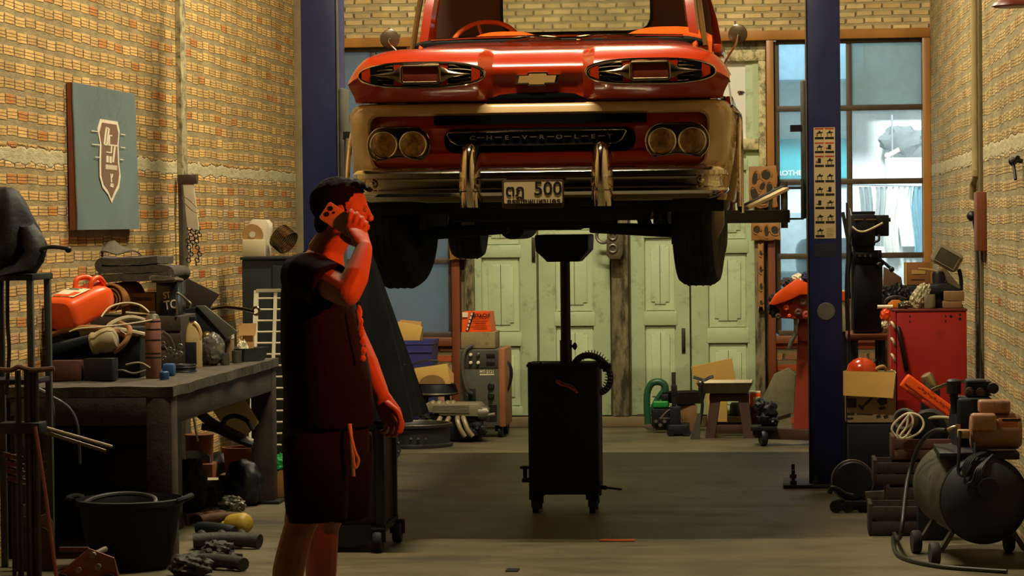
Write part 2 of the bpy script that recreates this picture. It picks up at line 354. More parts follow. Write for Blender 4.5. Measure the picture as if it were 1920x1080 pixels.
# glass: dusty, part clear part milky
def glass(name, tint, milk, tr=(.8, .9, .95)):
    n = NT(name); tb = n.node('ShaderNodeBsdfTransparent'); tb.inputs[0].default_value = (*tr, 1)
    n.b.inputs['Base Color'].default_value = (*lin(tint), 1); n.b.inputs['Roughness'].default_value = .35
    tl = n.node('ShaderNodeBsdfTranslucent'); tl.inputs[0].default_value = (*lin(tint), 1)
    m1 = n.node('ShaderNodeMixShader'); m1.inputs[0].default_value = .7; n.link(n.b.outputs[0], m1.inputs[1]); n.link(tl.outputs[0], m1.inputs[2])
    f = n.ramp(n.noise(2.6, 6, .7), [(.3, max(0, milk - .13)), (.7, min(1, milk + .13))])
    m2 = n.node('ShaderNodeMixShader'); n.link(f, m2.inputs[0]); n.link(tb.outputs[0], m2.inputs[1]); n.link(m1.outputs[0], m2.inputs[2])
    n.link(m2.outputs[0], n.out.inputs[0]); return n.m
G_FROST = glass('frosted_film_glass', (164, 184, 184), .72, (.7, .8, .80))
G_BLUE = glass('blue_dusty_glass', (170, 198, 208), .28, (.80, .90, .93))
G_CLEAR = glass('dusty_clear_glass', (190, 206, 206), .22, (.9, .95, .97))
G_DARK = glass('grimy_dark_glass', (136, 146, 148), .66, (.42, .47, .49))
def window(name, xs, zs, pane_mats, fm):
    """one frame with its bars, and each pane a part"""
    w_ = .022; mb = MB()
    for x in xs: mb.bb((x - w_, YB + .02, zs[-1]), (x + w_, YB + .08, zs[0]), .004)
    for z in zs: mb.bb((xs[0], YB + .015, z - w_), (xs[-1], YB + .075, z + w_), .004)
    fr = ST(name, mb, fm); ROOT[fr.name] = V((0, 0, 0))
    for i in range(len(xs) - 1):
        for j in range(len(zs) - 1):
            p = MB(); p.bb((xs[i] + .012, YB + .045, zs[j + 1] + .012), (xs[i + 1] - .012, YB + .051, zs[j] - .012)); P('pane', p, pane_mats(i, j), fr)
    return fr
window('window_1', [XL + .02, bx(702), xw1 - .01], [ZH - .01, bz(215), bz(350), bz(486), ZS1 + .02], lambda i, j: G_DARK, M_FRAME)
window('window_2', [xw2 + .02, bx(1517), bx(1594), bx(1735)], [ZH - .01, bz(209), bz(346), bz(484), ZS2 + .03],
       lambda i, j: (G_FROST if (i == 2 and j == 0) else G_BLUE if i < 2 else G_CLEAR), M_FRAME)

# folding doors: four leaves with fielded panels, a timber post between the pairs
zt, zb = bz(118), bz(779)
def leaf(num, p0, p1, rails, hand=None):
    x0, x1 = bx(p0), bx(p1); st = (x1 - x0) * .235; mb = MB()
    mb.bb((x0, YB + .03, zb), (x0 + st, YB + .08, zt), .004); mb.bb((x1 - st, YB + .03, zb), (x1, YB + .08, zt), .004)
    for a, b in rails: mb.bb((x0 + st * .9, YB + .024, bz(b)), (x1 - st * .9, YB + .08, bz(a)), .006)
    mb.bb((x0 + st * .5, YB + .06, zb), (x1 - st * .5, YB + .078, zt))
    d = ST('door_%d' % num, mb, M_GREEN); ROOT[d.name] = V((0, 0, 0))
    for (a, b), (c, e) in zip(rails[:-1], rails[1:]):
        z1, z0 = bz(b), bz(c); px0, px1 = x0 + st + .012, x1 - st - .012; m_ = .038
        if z1 - z0 < .12: continue
        p = MB(); p.bb((px0, YB + .052, z0 + .01), (px1, YB + .064, z1 - .01))
        k = .03; X0, X1, Z0, Z1 = px0 + m_, px1 - m_, z0 + m_ + .02, z1 - m_ - .02
        poly = [(X0 + k, Z0), (X1 - k, Z0), (X1 - k, Z0 + k * .6), (X1, Z0 + k * .6), (X1, Z1 - k * .6), (X1 - k, Z1 - k * .6), (X1 - k, Z1), (X0 + k, Z1), (X0 + k, Z1 - k * .6), (X0, Z1 - k * .6), (X0, Z0 + k * .6), (X0 + k, Z0 + k * .6)]
        p.prism(poly, YB + .040, YB + .056, bv=.006); P('door_panel', p, M_GREEN2, d)
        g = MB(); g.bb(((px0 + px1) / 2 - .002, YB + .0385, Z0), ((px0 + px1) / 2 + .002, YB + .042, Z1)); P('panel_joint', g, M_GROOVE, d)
    if hand:
        h = MB(); hx, hz = bx(hand[0]), bz(hand[1]); h.tube([(hx, YB + .03, hz + .07), (hx, YB - .012, hz + .05), (hx, YB - .012, hz - .05), (hx, YB + .03, hz - .07)], .007, 6); h.box((hx, YB + .026, hz), (.03, .008, .20), bv=.003)
        P('door_handle', h, mat('old_iron', (66, 62, 50), .6, .6, var=.3), d)
leaf(1, 869, 1004, [(118, 140), (215, 240), (340, 362), (458, 481), (622, 648), (762, 779)], (999, 467))
leaf(2, 1008, 1142, [(118, 140), (215, 240), (320, 342), (432, 452), (585, 611), (762, 779)])
leaf(3, 1181, 1291, [(118, 140), (215, 240), (330, 352), (428, 447), (585, 611), (762, 779)], (1279, 640))
leaf(4, 1294, 1432, [(300, 322), (452, 477), (617, 645), (762, 779)])
mb = MB(); mb.bb((bx(1146), YB - .05, bz(781)), (bx(1177), YB + .08, ZH), .012, 3); ST('trim_9', mb, M_OLDW)
mb = MB(); mb.bb((bx(1414), YB - .035, bz(781)), (bx(1433), YB + .03, bz(325)), .01, 3); ST('trim_10', mb, M_OLDW)
mb = MB(); mb.bb((bx(872), YB - .03, bz(781)), (bx(888), YB + .03, bz(440)), .008, 2); ST('trim_11', mb, M_OLDW)
# the painted frame and its pane over the last leaf, coloured white to look bright
mb = MB(); mb.bb((bx(1294), YB - .02, bz(119)), (bx(1438), YB + .10, bz(98)), .008); mb.bb((bx(1424), YB - .02, bz(325)), (bx(1438), YB + .10, bz(119)), .008)
mb.bb((bx(1294), YB - .03, bz(285)), (bx(1424), YB + .10, bz(264)), .008); ST('trim_12', mb, M_CHIP)
mb = MB(); mb.bb((bx(868), YB + .03, bz(117)), (bx(1294), YB + .10, ZH)); mb.bb((bx(1294), YB + .03, bz(98)), (bx(1438), YB + .10, ZH)); ST('trim_13', mb, M_OLDW)
mb = MB(); mb.bb((bx(1413), YB + .02, bz(264)), (bx(1424), YB + .07, bz(119))); ST('trim_14', mb, M_GREEN)
mb = MB(); mb.bb((bx(1296), YB + .05, bz(264)), (bx(1412), YB + .056, bz(119))); ST('window_3', mb, mat('bright_white_pane', (226, 226, 220), .35, var=.06, scale=3))

# pillars, pipes on the side walls
def wyl(px): return onx(px, 400, XL).y
yc = wyl(338)
mb = MB(); mb.bb((XL - .02, yc - .07, onx(338, 330, XL).z), (XL + .035, yc + .09, ZC), .01); ST('trim_15', mb, mat('pale_cement_strip', (176, 166, 128), .9, var=.25, bump=.5, dirt=((90, 80, 56), .5)))
mb = MB(); mb.bb((XL - .02, yc - .05, 0), (XL + .03, yc + .10, onx(338, 332, XL).z), .01); ST('trim_16', mb, mat('dark_stained_post', (64, 54, 40), .8, var=.3, bump=.3))
mb = MB(); mb.bb((XL - .02, YB - .32, 0), (XL + .06, YB - .02, ZC), .01); ST('trim_17', mb, mat('grey_corner_post', (128, 116, 84), .9, var=.2, bump=.3))
mb = MB(); mb.bb((xd0, YB + .10, bz(781)), (xd1, YB + .16, bz(300))); mb.bb((xd0, YB + .10, bz(300)), (bx(1290), YB + .16, ZH)); mb.bb((bx(1430), YB + .10, bz(300)), (xw2 - .01, YB + .16, ZH)); mb.bb((xd1 - .02, YB + .08, 0), (xw2 - .01, YB + .16, bz(300))); mb.bb((xw1 + .01, YB + .08, 0), (xd0 + .02, YB + .16, ZH)); mb.bb((bx(1290), YB + .10, bz(98)), (bx(1438), YB + .16, ZH)); ST('trim_18', mb, M_SLAB)  # backing added behind the doors to block light leaking through the gaps
# ================================================================ the pickup on the lift
TY = 13.5; CX = at(1003, 345, TY).x
def tx(wpx, d): return wpx * (TY + d) / F
def tz(py, d): return at(1003, py, TY + d).z
M_RED = mat('orange_red_car_paint', (160, 46, 13), .2, var=.06, scale=2, coat=.8, spec=.5)
M_CREAM = mat('cream_car_paint', (196, 164, 116), .28, var=.05, scale=2, coat=.6)
M_CHROME = mat('chrome', (214, 204, 186), .09, 1., var=.04, scale=3)
M_CHROME2 = mat('dull_chrome', (150, 128, 98), .2, 1., var=.1, scale=3)
M_BLACK = mat('black_rubber', (14, 18, 22), .75, var=.3)
M_TYRE = mat('tyre_rubber', (7, 11, 17), .85, var=.3, scale=12, bump=.2)
M_UNDER = mat('dark_chassis_steel', (9, 15, 22), .8, .1, var=.35, scale=6, bump=.2)
M_SLOT = mat('black_recess_shade', (5, 8, 13), .9, var=.2, spec=.05)  # black plates paint the shade of openings that are not cut
M_AMBER = mat('amber_lamp_lens', (104, 44, 34), .12, var=.2, coat=.6)
M_CAB = mat('brown_cab_lining', (92, 62, 46), .6, var=.12, scale=2, stretch=(3, 1, .3))
M_ORV = mat('orange_vinyl', (226, 96, 26), .38, var=.08)
M_PLATE = mat('number_plate_paint', (206, 186, 142), .45, var=.06)
M_INK = mat('black_ink', (14, 16, 20), .5, var=.1)
truck = T('pickup_truck', 'old orange-red and cream pickup raised high on the two post lift', 'truck', (CX, TY, tz(538, .8)))

# --- hood with its two nostril pods
ZLIP, ZCOWL = tz(186, .16), tz(77, 1.40)
def sstep(a, b, x): t = max(0, min(1, (x - a) / (b - a))); return t * t * (3 - 2 * t)
HW = tx(362, .14)
def hood_profile(u):
    au = abs(u); pod = sstep(.225, .31, au); edge = au ** 13
    back = .13 * (1 - pod) + .10 * au ** 6           # centre is set back, corners sweep away
    zt = tz(93, .4) - .155 * edge + .008 * pod
    w_ = 1 - .02 * edge
    pts = [V((0, .30 + back * .3, ZLIP - .004)), V((0, .20 + back * .4, ZLIP)), V((0, .155 + back * .7, ZLIP + .035)), V((0, .108 + back, ZLIP + .09)), V((0, .092 + back, ZLIP + .14 - .05 * edge)),
           V((0, .10 + back, ZLIP + .175 - .085 * edge)), V((0, .15 + back, min(zt - .02 + .015 * edge, ZLIP + .222))), V((0, .26 + back * .8, zt - .004)), V((0, .42 + back * .5, zt)),
           V((0, .85, zt + .30 * (ZCOWL - zt) - .02 * edge)), V((0, 1.40, ZCOWL - .10 * edge - .03 * au ** 4))]
    return crom(pts, 5), w_
US = [-1 + 2 * i / 72 for i in range(73)]
US = [math.copysign(1 - (1 - abs(u)) ** 1.25, u) for u in US]
rings = []
for u in US:
    pr, w_ = hood_profile(u)
    rings.append([V((CX + HW * u * (1 - .10 * sstep(.5, 1.4, p.y) - abs(u) ** 9 * .035 * sstep(.10, .0, p.z - ZLIP)), TY + p.y, p.z)) for p in pr])
mb = MB(); mb.loft(rings, closed=False, caps=False)
hood = P('hood', mb, M_RED, truck)
mb = MB()                                            # flat cowl strip and a black block for the shaded notch under the badge
mb.prism([(CX + tx(x, .25), tz(y, .2)) for x, y in ((-96, 185.5), (-70, 176), (-40, 174), (40, 174), (70, 176), (90, 185.5))], TY + .198, TY + .26, bv=.004); P('hood_notch_shade', mb, M_SLOT, hood)
def spline_oval(x, z, a, b, n=40, e=.72):
    return [(x + a * math.copysign(abs(math.cos(t)) ** e, math.cos(t)), z + b * math.copysign(abs(math.sin(t)) ** .9, math.sin(t))) for t in (2 * math.pi * i / n for i in range(n))]
for sd, c0, tilt in ((-1, 789, 1), (1, 1219, -1)):
    d = .075; x0 = at(c0, 139, TY + d).x; x0 = CX + sd * abs(((at(1219, 139, TY + d).x - CX) + (CX - at(789, 139, TY + d).x)) / 2); z0 = tz(139 if sd < 0 else 134, d) if False else tz(137, d)
    A, B = tx(121, d), tx(23, d); y = TY + d
    def yb(x): return y + .10 * (abs(x - CX) / HW) ** 6 * .9
    ov = spline_oval(x0, z0, A, B)
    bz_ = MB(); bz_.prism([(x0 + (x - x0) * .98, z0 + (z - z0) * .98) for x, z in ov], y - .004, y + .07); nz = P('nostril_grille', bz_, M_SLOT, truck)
    r = MB(); r.tube([(x, yb(x) - .008, z) for x, z in ov], .0065, 8, 0, True); r.tube([(x0 + (x - x0) * .955, yb(x) - .006, z0 + (z - z0) * .86) for x, z in ov], .003, 6, 0, True); P('nostril_rim', r, M_CHROME, nz)
    for q in (-1, 1):                                 # red end caps
        r = MB(); r.prism([(x0 + q * A * .93, z0 + B * .30), (x0 + q * A * .80, z0 + B * .62), (x0 + q * A * .79, z0 - B * .62), (x0 + q * A * .93, z0 - B * .30)], y - .012, y + .02)
        P('nostril_web', r, M_RED, nz); r = MB(); r.prism([(x0 + q * A * .43, z0 + B * .86), (x0 + q * A * .28, z0 + B * .86), (x0 + q * A * .34, z0 + B * .45), (x0 + q * A * .42, z0 + B * .30)], y - .010, y + .02)
        P('nostril_web', r, M_RED, nz); r = MB(); r.prism([(x0 + q * A * .43, z0 - B * .86), (x0 + q * A * .28, z0 - B * .86), (x0 + q * A * .34, z0 - B * .5), (x0 + q * A * .42, z0 - B * .4)], y - .010, y + .02)
        P('nostril_web', r, M_RED, nz)
    for q in (-1, 1):
        for zz, x_in, x_out, th in ((.42, .44, .80, .0035), (-.80, .42, .66, .003), (-.40, .48, .78, .002), (.74, .44, .62, .002)):
            r = MB(); r.tube([(x0 + q * A * x_in, y - .012, z0 + B * zz), (x0 + q * A * (x_in + x_out) / 2, y - .012, z0 + B * (zz * .96)), (x0 + q * A * x_out, yb(x0 + q * A * x_out) - .008, z0 + B * zz * .72)], th, 6, 4); P('nostril_bar', r, M_CHROME2, nz)
    r = MB()
    for q in (-1, 1):                                 # long spear either side of the lamp
        r.loft([[V((x0 + q * A * xx, y - .014 - .012 * k, z0 + zz)) for k, zz in ((0, hh), (1, hh * .35), (1.1, 0), (1, -hh * .35), (0, -hh))] for xx, hh in ((.30, B * .62), (.36, B * .58), (.44, B * .30), (.6, B * .20), (.80, .0015))])
    rr_ = rrect(x0 - A * .30, z0 - B * .66, x0 + A * .30, z0 + B * .72, .014); r.tube([(x, y - .024, z) for x, z in rr_], .0075, 8, 0, True)
    P('nostril_spear', r, M_CHROME2, nz)
    r = MB(); r.prism([(x0 + (x - x0) * .97, z0 + (z - z0) * .92) for x, z in rr_], y - .022, y + .01, bv=.004); P('parking_lamp', r, M_AMBER, nz)
# badge
mb = MB(); d = .20; s1 = tx(1, d); z0 = tz(148, d)
bow = [(-42, -10), (-42 + 3, 8), (-19, 8), (-17, 13), (20, 13), (21, 8), (42, 8), (38, -10), (17, -10), (15, -14), (-17, -14), (-19, -10)]
mb.prism([(CX + x * s1, z0 + z * s1) for x, z in bow], TY + d - .012, TY + d + .05, bv=.004); bd = P('badge', mb, M_CHROME, truck)
mb = MB(); mb.prism([(CX + x * s1 * .86, z0 + z * s1 * .74) for x, z in bow], TY + d - .016, TY + d); P('badge_inlay', mb, mat('gold_enamel', (176, 140, 84), .5, .2, var=.08), bd)

# --- grille shell (cream) round the recessed red panel
def rr_ring(x0, z0, x1, z1, r, y, xb=0.):   # rounded rectangle, xb narrows the bottom
    out = []
    for x, z in rrect(x0, z0, x1, z1, r, 6):
        t = (z - z0) / (z1 - z0); out.append(V((x + (xb if x < CX else -xb) * (1 - t), y, z)))
    return out
def ysw(x, k=.10): return k * (abs(x - CX) / tx(366, .1)) ** 5
def swept(ring): return [V((p.x, p.y + ysw(p.x), p.z)) for p in ring]
X = tx(368, .14); zt_, zb_ = tz(189, .14), tz(322, .14); Xi = tx(321, .14); zi1, zi0 = tz(214, .14), tz(313, .14)
mb = MB()
mb.loft([swept(r) for r in (rr_ring(CX - X, zb_, CX + X, zt_, .085, TY + .40, .03), rr_ring(CX - X, zb_, CX + X, zt_, .085, TY + .20, .03), rr_ring(CX - X + .012, zb_, CX + X - .012, zt_ - .008, .08, TY + .145, .03),
         rr_ring(CX - X + .04, zb_ + .006, CX + X - .04, zt_ - .026, .07, TY + .122, .03), rr_ring(CX - Xi - .012, zi0 - .012, CX + Xi + .012, zi1 + .012, .055, TY + .126, .022), rr_ring(CX - Xi, zi0, CX + Xi, zi1, .05, TY + .14, .02), rr_ring(CX - Xi, zi0, CX + Xi, zi1, .05, TY + .24, .02))], True, False)
shell = P('grille_shell', mb, M_CREAM, truck)
mb = MB(); nx = 40
mb.loft([[V((CX + Xi * 1.02 * u, TY + .185 + dy + ysw(CX + Xi * u), z)) for u in (-1 + 2 * i / nx for i in range(nx + 1))] for z, dy in ((zi0 - .01, .02), (tz(309, .18), .0), (tz(305, .17), -.015), (tz(300, .17), -.022), (tz(286, .17), -.018), (tz(280, .17), .0), (tz(244, .17), .0), (tz(238, .17), -.01), (tz(232, .17), .0), (zi1 + .01, .01))], False, False)
panel = P('grille_panel', mb, M_RED, truck)
mb = MB(); mb.prism(rrect(CX - tx(196, .17), tz(232, .17), CX + tx(206, .17), tz(215, .17), .008), TY + .158, TY + .20); P('grille_slot_shade', mb, M_SLOT, panel)  # black plate painted in for a shaded slot
mb = MB(); mb.prism(rrect(CX - tx(176, .17), tz(284, .17), CX + tx(184, .17), tz(240, .17), .05), TY + .152, TY + .20); op = P('grille_opening_shade', mb, M_SLOT, panel)
mb = MB(); d = .14
nose = [(-168, 246), (-170, 250), (-163, 262), (-150, 270), (0, 271), (130, 270), (150, 269), (160, 262), (168, 248), (164, 244.5), (0, 245)]
mb.tube([(CX + tx(x, d), TY + d, tz(y, d)) for x, y in nose], .0045, 8, 0, True); gb = P('grille_bar', mb, M_CHROME, panel)
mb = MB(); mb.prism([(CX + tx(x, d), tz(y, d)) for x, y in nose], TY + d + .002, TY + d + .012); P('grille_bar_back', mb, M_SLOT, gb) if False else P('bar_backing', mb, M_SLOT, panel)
mb = MB(); lx = [-118, -83, -48, -14, 19, 52, 84, 118, 140]
for ch, px in zip('CHEVROLET', (-122, -90, -57, -23, 9, 42, 74, 106, 137)):
    mb.text(ch, .030, (CX + tx(px, d), TY + d - .004, tz(257.5, d)), ext=.003, sx=1.45, bold=.0004)
for px in (-106, -73, -40, -7, 26, 58, 90, 122): mb.box((CX + tx(px, d), TY + d - .002, tz(256.5, d)), (tx(13, d), .004, .0045))
P('grille_lettering', mb, mat('bright_letter_metal', (112, 100, 84), .4, .6, var=.05), panel)
# headlamps, two to a side
for sd in (-1, 1):
    d = .155; xa, xb = CX + sd * tx(291, d), CX + sd * tx(235, d); za = tz(268, d); y = TY + d
    xl, xr = min(xa, xb), max(xa, xb); r0 = tx(31, d)
    out = []
    for t in range(0, 19): a = math.radians(90 + 10 * t); out.append((xl + r0 * math.cos(a), za + r0 * math.sin(a) * 1.08)) if t <= 15 else None
    out.append(((xl + xr) / 2, za - r0 * .72))
    for t in range(3, 19): a = math.radians(270 + 10 * (t - 0)); out.append((xr + r0 * math.cos(a), za + r0 * math.sin(a) * 1.08))
    mb = MB(); mb.prism(out, y - .004, y + .04, bv=.006); bz2 = P('headlamp_bezel', mb, M_CHROME2, truck)
    mb = MB(); mb.tube([(px_, y - .006, pz_) for px_, pz_ in out], .004, 8, 0, True); P('bezel_rim', mb, M_CHROME, bz2)
    for xx in (xl, xr):
        rl = tx(25, d)
        m1 = MB(); m1.torus((xx, y - .010, za), rl, .006, (0, 1, 0), 36, 8); hl = P('headlamp', m1, M_CHROME, truck)
        m2 = MB(); m2.lathe([(.004, .05), (rl * .3, .045), (rl * .6, .03), (rl * .85, .012), (rl, -.004)], (xx, y - .006, za), (0, 1, 0), 32); P('reflector', m2, mat('glint_mottled_reflector', (214, 178, 120), .22, .85, var=.5, scale=24, bump=.6, bscale=30), hl)  # strong mottling painted in to mimic reflections in the lens
        m3 = MB(); m3.lathe([(.002, -.024), (rl * .4, -.022), (rl * .75, -.015), (rl, -.004), (rl, .0), (rl * .75, -.011), (rl * .4, -.018), (.002, -.020)], (xx, y - .008, za), (0, 1, 0), 32); P('lens', m3, mat('fluted_lamp_glass', (250, 232, 200), .02, var=.01, trans=1., bump=.1, bscale=30, stretch=(3, 1, .4)), hl)

# --- bumper
d0 = 0.; prof = [(.10, tz(311, .06)), (.05, tz(312, .05)), (.018, tz(316, .02)), (.004, tz(322, 0)), (.004, tz(330, 0)), (.024, tz(334, .02)), (.03, tz(343, .02)), (.022, tz(352, .02)), (.002, tz(355, 0)), (0., tz(360, 0)), (.012, tz(366, .01)), (.045, tz(373, .04)), (.10, tz(378, .08)), (.11, tz(376, .1))]
path = [(-.955, .52), (-.965, .34), (-.955, .17), (-.915, .075), (-.84, .038), (-.6, .016), (-.3, .004), (0, 0), (.3, .004), (.6, .016), (.84, .038), (.915, .075), (.955, .17), (.965, .34), (.955, .52)]
BW = tx(362, 0) / .965; pp = crom([(x * BW, y, 0) for x, y in path], 5); rings = []
for i, p in enumerate(pp):
    t = (pp[min(i + 1, len(pp) - 1)] - pp[max(i - 1, 0)]).normalized(); nn = V((-t.y, t.x, 0)); rings.append([V((CX, TY, 0)) + p + nn * q[0] + V((0, 0, q[1])) for q in prof])
mb = MB(); mb.loft(rings, False, False); bumper = P('bumper', mb, M_CHROME, truck)
for px, py in ((-309, 342), (309, 339)):
    mb = MB(); mb.lathe([(.0, -.022), (.010, -.019), (.017, -.008), (.019, 0), (.019, .02)], (CX + tx(px, .05), TY + .055, tz(341, .03)), (0, 1, 0), 20); P('bumper_bolt', mb, M_CHROME, bumper)
for px in (-123, 126):
    mb = MB(); rg = []
    for py, wd, dep in ((267, 5, .0), (269, 11, -.02), (274, 15, -.04), (283, 17, -.06), (300, 19, -.085), (325, 21, -.10), (345, 22, -.10), (357, 22, -.085), (359, 21, -.07), (375, 21, -.06), (388, 21, -.04)):
        z = tz(py, 0); wx = tx(wd, 0); rg.append([V((CX + tx(px, 0) + wx * math.cos(a), TY + .06 + (dep - .06) * abs(math.sin(a)) ** .7 if math.sin(a) < 0 else TY + .06 + .04 * math.sin(a), z)) for a in (2 * math.pi * k / 24 for k in range(24))])
    mb.loft(rg); P('bumper_guard', mb, M_CHROME, truck)
# number plate
d = -.075; y = TY + d; z0, z1 = tz(391, d), tz(337, d); x0, x1 = CX - tx(60, d), CX + tx(57, d)
mb = MB(); mb.prism(rrect(x0, z0, x1, z1, .012), y, y + .012, bv=.003); mb.box((CX, y + .045, (z0 + z1) / 2), (.2, .07, .05)); pf = P('number_plate_frame', mb, mat('bronze_plate_frame', (96, 76, 52), .35, .7, var=.1), truck)
mb = MB(); mb.prism(rrect(x0 + tx(4, d), z0 + tx(10, d), x1 - tx(3, d), z1 - tx(4, d), .008), y - .004, y + .004); P('number_plate', mb, M_PLATE, pf)
mb = MB(); mb.text('\u0e15\u0e0e', tx(30, d), (CX - tx(35, d), y - .005, tz(358, d)), bold=.0014); mb.text('500', tx(36, d), (CX + tx(27, d), y - .005, tz(355, d)), bold=.0010)
mb.text('\u0e01\u0e23\u0e38\u0e07\u0e40\u0e17\u0e1e\u0e21\u0e2b\u0e32\u0e19\u0e04\u0e23', tx(15.5, d), (CX + tx(0, d), y - .005, tz(378, d)), bold=.0006); P('plate_lettering', mb, M_INK, pf)
mb = MB(); mb.text('CHEVROLET', tx(9, d), (CX, y - .001, tz(386.5, d)), sx=1.1); P('frame_lettering', mb, mat('dark_bronze', (56, 44, 32), .5, .5), pf)

# --- front wings, inner arches, doors, bed
def side_poly(y0, y1, zlo, zhi, cy, cz, r):   # side view with a round wheel opening
    a0 = math.asin(max(-1, min(1, (zlo - cz) / r))); a = [math.pi - a0 + (a0 * 2 - math.pi) * k / 16 for k in range(17)]
    return [(y0, zlo)] + [(cy + r * math.cos(t), cz + r * math.sin(t)) for t in a] + [(y1, zlo), (y1, zhi), (y0, zhi)]
ZW = tz(402, .8) + .0; RW = .36; YW1, YW2 = TY + .80, TY + 3.72; ZW2 = at(880, 412, YW2).z + (.0)
ZWf = tz(538, .8) + RW; ZWr = at(880, 483, YW2).z + RW * .98
zlo = tz(372, .5); zsh = ZLIP + .06
for sd in (-1, 1):
    for nm, m, za, zc in (('front_wing', M_CREAM, zlo, zt_ - .005), ):
        b = MB(); poly = side_poly(TY + .34, TY + 1.85, zlo - .02, zc, YW1 + .02, ZWf + .10, .44)
        b.prism([(y - 0, z) for y, z in poly], 0, .05, bv=.012)
        for i, v in enumerate(b.v):                   # turn the side view into place, bulging outwards
            yy, zz, th = v.x, v.z, v.y; bul = .035 * math.sin(math.pi * max(0, min(1, (zz - zlo) / (zc - zlo + .05)))) - .05 * max(0, (TY + .55 - yy)) / .4
            b.v[i] = V((CX + sd * (HW - .05 + bul + th), yy, zz))
        fw = P(nm, b, m, truck)
    b = MB(); b.tube([(CX + sd * (HW + .0), TY + .46, tz(205, .4)), (CX + sd * (HW + .035), TY + .9, tz(222, .9)), (CX + sd * (HW + .025), TY + 1.84, tz(235, 1.8))], .014, 8, 6, flat=.5); P('side_trim', b, M_CHROME, fw)
    b = MB(); b.tube([(CX + sd * (HW + .04), YW1 + .02 + .44 * math.cos(math.radians(a)), ZWf + .10 + .44 * math.sin(math.radians(a))) for a in range(-10, 200, 14)], .012, 8, 2); P('arch_trim', b, M_CHROME, fw)
    b = MB()                                          # red upper wing behind the pod
    b.loft([[V((CX + sd * x, TY + y_, z)) for x, z in ((HW * k - .06, zt_ - .01), (HW * k - .05, ZLIP + .02), (HW * k - .02, ZLIP + .10), (HW * k - .07, h))] for y_, k, h in ((.30, .955, ZLIP + .12), (.5, .985, ZLIP + .16), (.9, .99, ZLIP + .18), (1.4, .96, ZCOWL - .12), (1.9, .95, ZCOWL - .08))], False, False)
    P('upper_wing', b, M_RED, truck)
    b = MB(); b.loft([[V((CX + sd * x, TY + y_, z)) for x, z in ((HW - .34, zlo - .16), (HW - .40, zlo + .35), (HW - .32, zlo + .62), (HW - .02, zlo + .64))] for y_ in (.35, .8, 1.5)], False, False); P('inner_arch', b, M_UNDER, truck)
    b = MB(); b.loft([[V((CX + sd * x, TY + y_, z)) for x, z in ((.85, tz(372, 2)), (.93, tz(350, 2)), (.965, tz(235, 2)), (.90, tz(85, 2)))] for y_ in (1.86, 2.4, 2.86)], False, False); dr = P('cab_door', b, M_CREAM, truck)
    b = MB(); b.tube([(CX + sd * .985, TY + 2.6, tz(170, 2)), (CX + sd * 1.01, TY + 2.66, tz(170, 2)), (CX + sd * 1.01, TY + 2.76, tz(170, 2)), (CX + sd * .985, TY + 2.8, tz(170, 2))], .01, 6, 3); P('door_handle', b, M_CHROME, dr)
    b = MB(); poly = side_poly(TY + 2.9, TY + 4.75, ZWr - .02, ZWr + .62, YW2, ZWr + .02, .42); b.prism(poly, 0, .045, bv=.01)
    for i, v in enumerate(b.v): b.v[i] = V((CX + sd * (.90 + v.y), v.x, v.z))
    P('bed_side', b, M_RED, truck)
b = MB(); b.bb((CX - .90, TY + 2.9, ZWr + .10), (CX + .90, TY + 4.75, ZWr + .16)); b.bb((CX - .90, TY + 2.88, ZWr + .1), (CX + .90, TY + 2.92, ZWr + .62)); P('bed_floor', b, M_UNDER, truck)
b = MB(); b.bb((CX - .88, TY + 4.71, ZWr), (CX + .88, TY + 4.76, ZWr + .60), .01); P('tailgate', b, M_RED, truck)
b = MB(); b.bb((CX - .92, TY + 4.8, ZWr - .12), (CX + .92, TY + 4.88, ZWr + .02), .02); P('rear_bumper', b, M_CHROME2, truck)

# --- cab: pillars, roof, windscreen, rear wall with its window
DC = 1.42; zc0 = tz(80, DC); zr = zc0 + .56
def cabx(px, d): return tx(px, d)
for sd in (-1, 1):
    b = MB(); b.loft([[V((CX + sd * (x + k), TY + y_ + e, z)) for k, e in ((-.024, -.01), (.024, -.01), (.036, .09), (-.036, .09))] for x, y_, z in ((.765, 1.50, zc0 - .05), (.735, 1.56, zc0 + .2), (.69, 1.70, zr - .05), (.67, 1.78, zr + .02))], True); ap = P('windscreen_pillar', b, M_RED, truck)
    b = MB(); b.tube([(CX + sd * .818, TY + 1.49, zc0 - .03), (CX + sd * .788, TY + 1.55, zc0 + .2), (CX + sd * .74, TY + 1.7, zr)], .016, 8, 4); P('quarter_window_trim', b, M_CHROME2, ap)
    b = MB(); b.loft([[V((CX + sd * x, TY + y_, z)) for x, z in ((.90, zc0 - .02), (.86, zc0 + .2), (.76, zr - .02))] for y_ in (2.62, 2.72)], False); b2 = b
    b2.loft([[V((CX + sd * x, TY + 2.62, z)) for x, z in ((.90, zc0 - .02), (.86, zc0 + .2), (.76, zr - .02))], [V((CX + sd * (x - .05), TY + 2.66, z)) for x, z in ((.90, zc0 - .02), (.86, zc0 + .2), (.76, zr - .02))]], False); P('rear_pillar', b, M_RED, truck)
    b = MB(); b.beam((CX + sd * .885, TY + 1.55, zc0 - .04), (CX + sd * .885, TY + 2.65, zc0 - .04), .05, .05, bv=.01); P('door_sill_trim', b, M_RED, truck)
b = MB(); rg = []
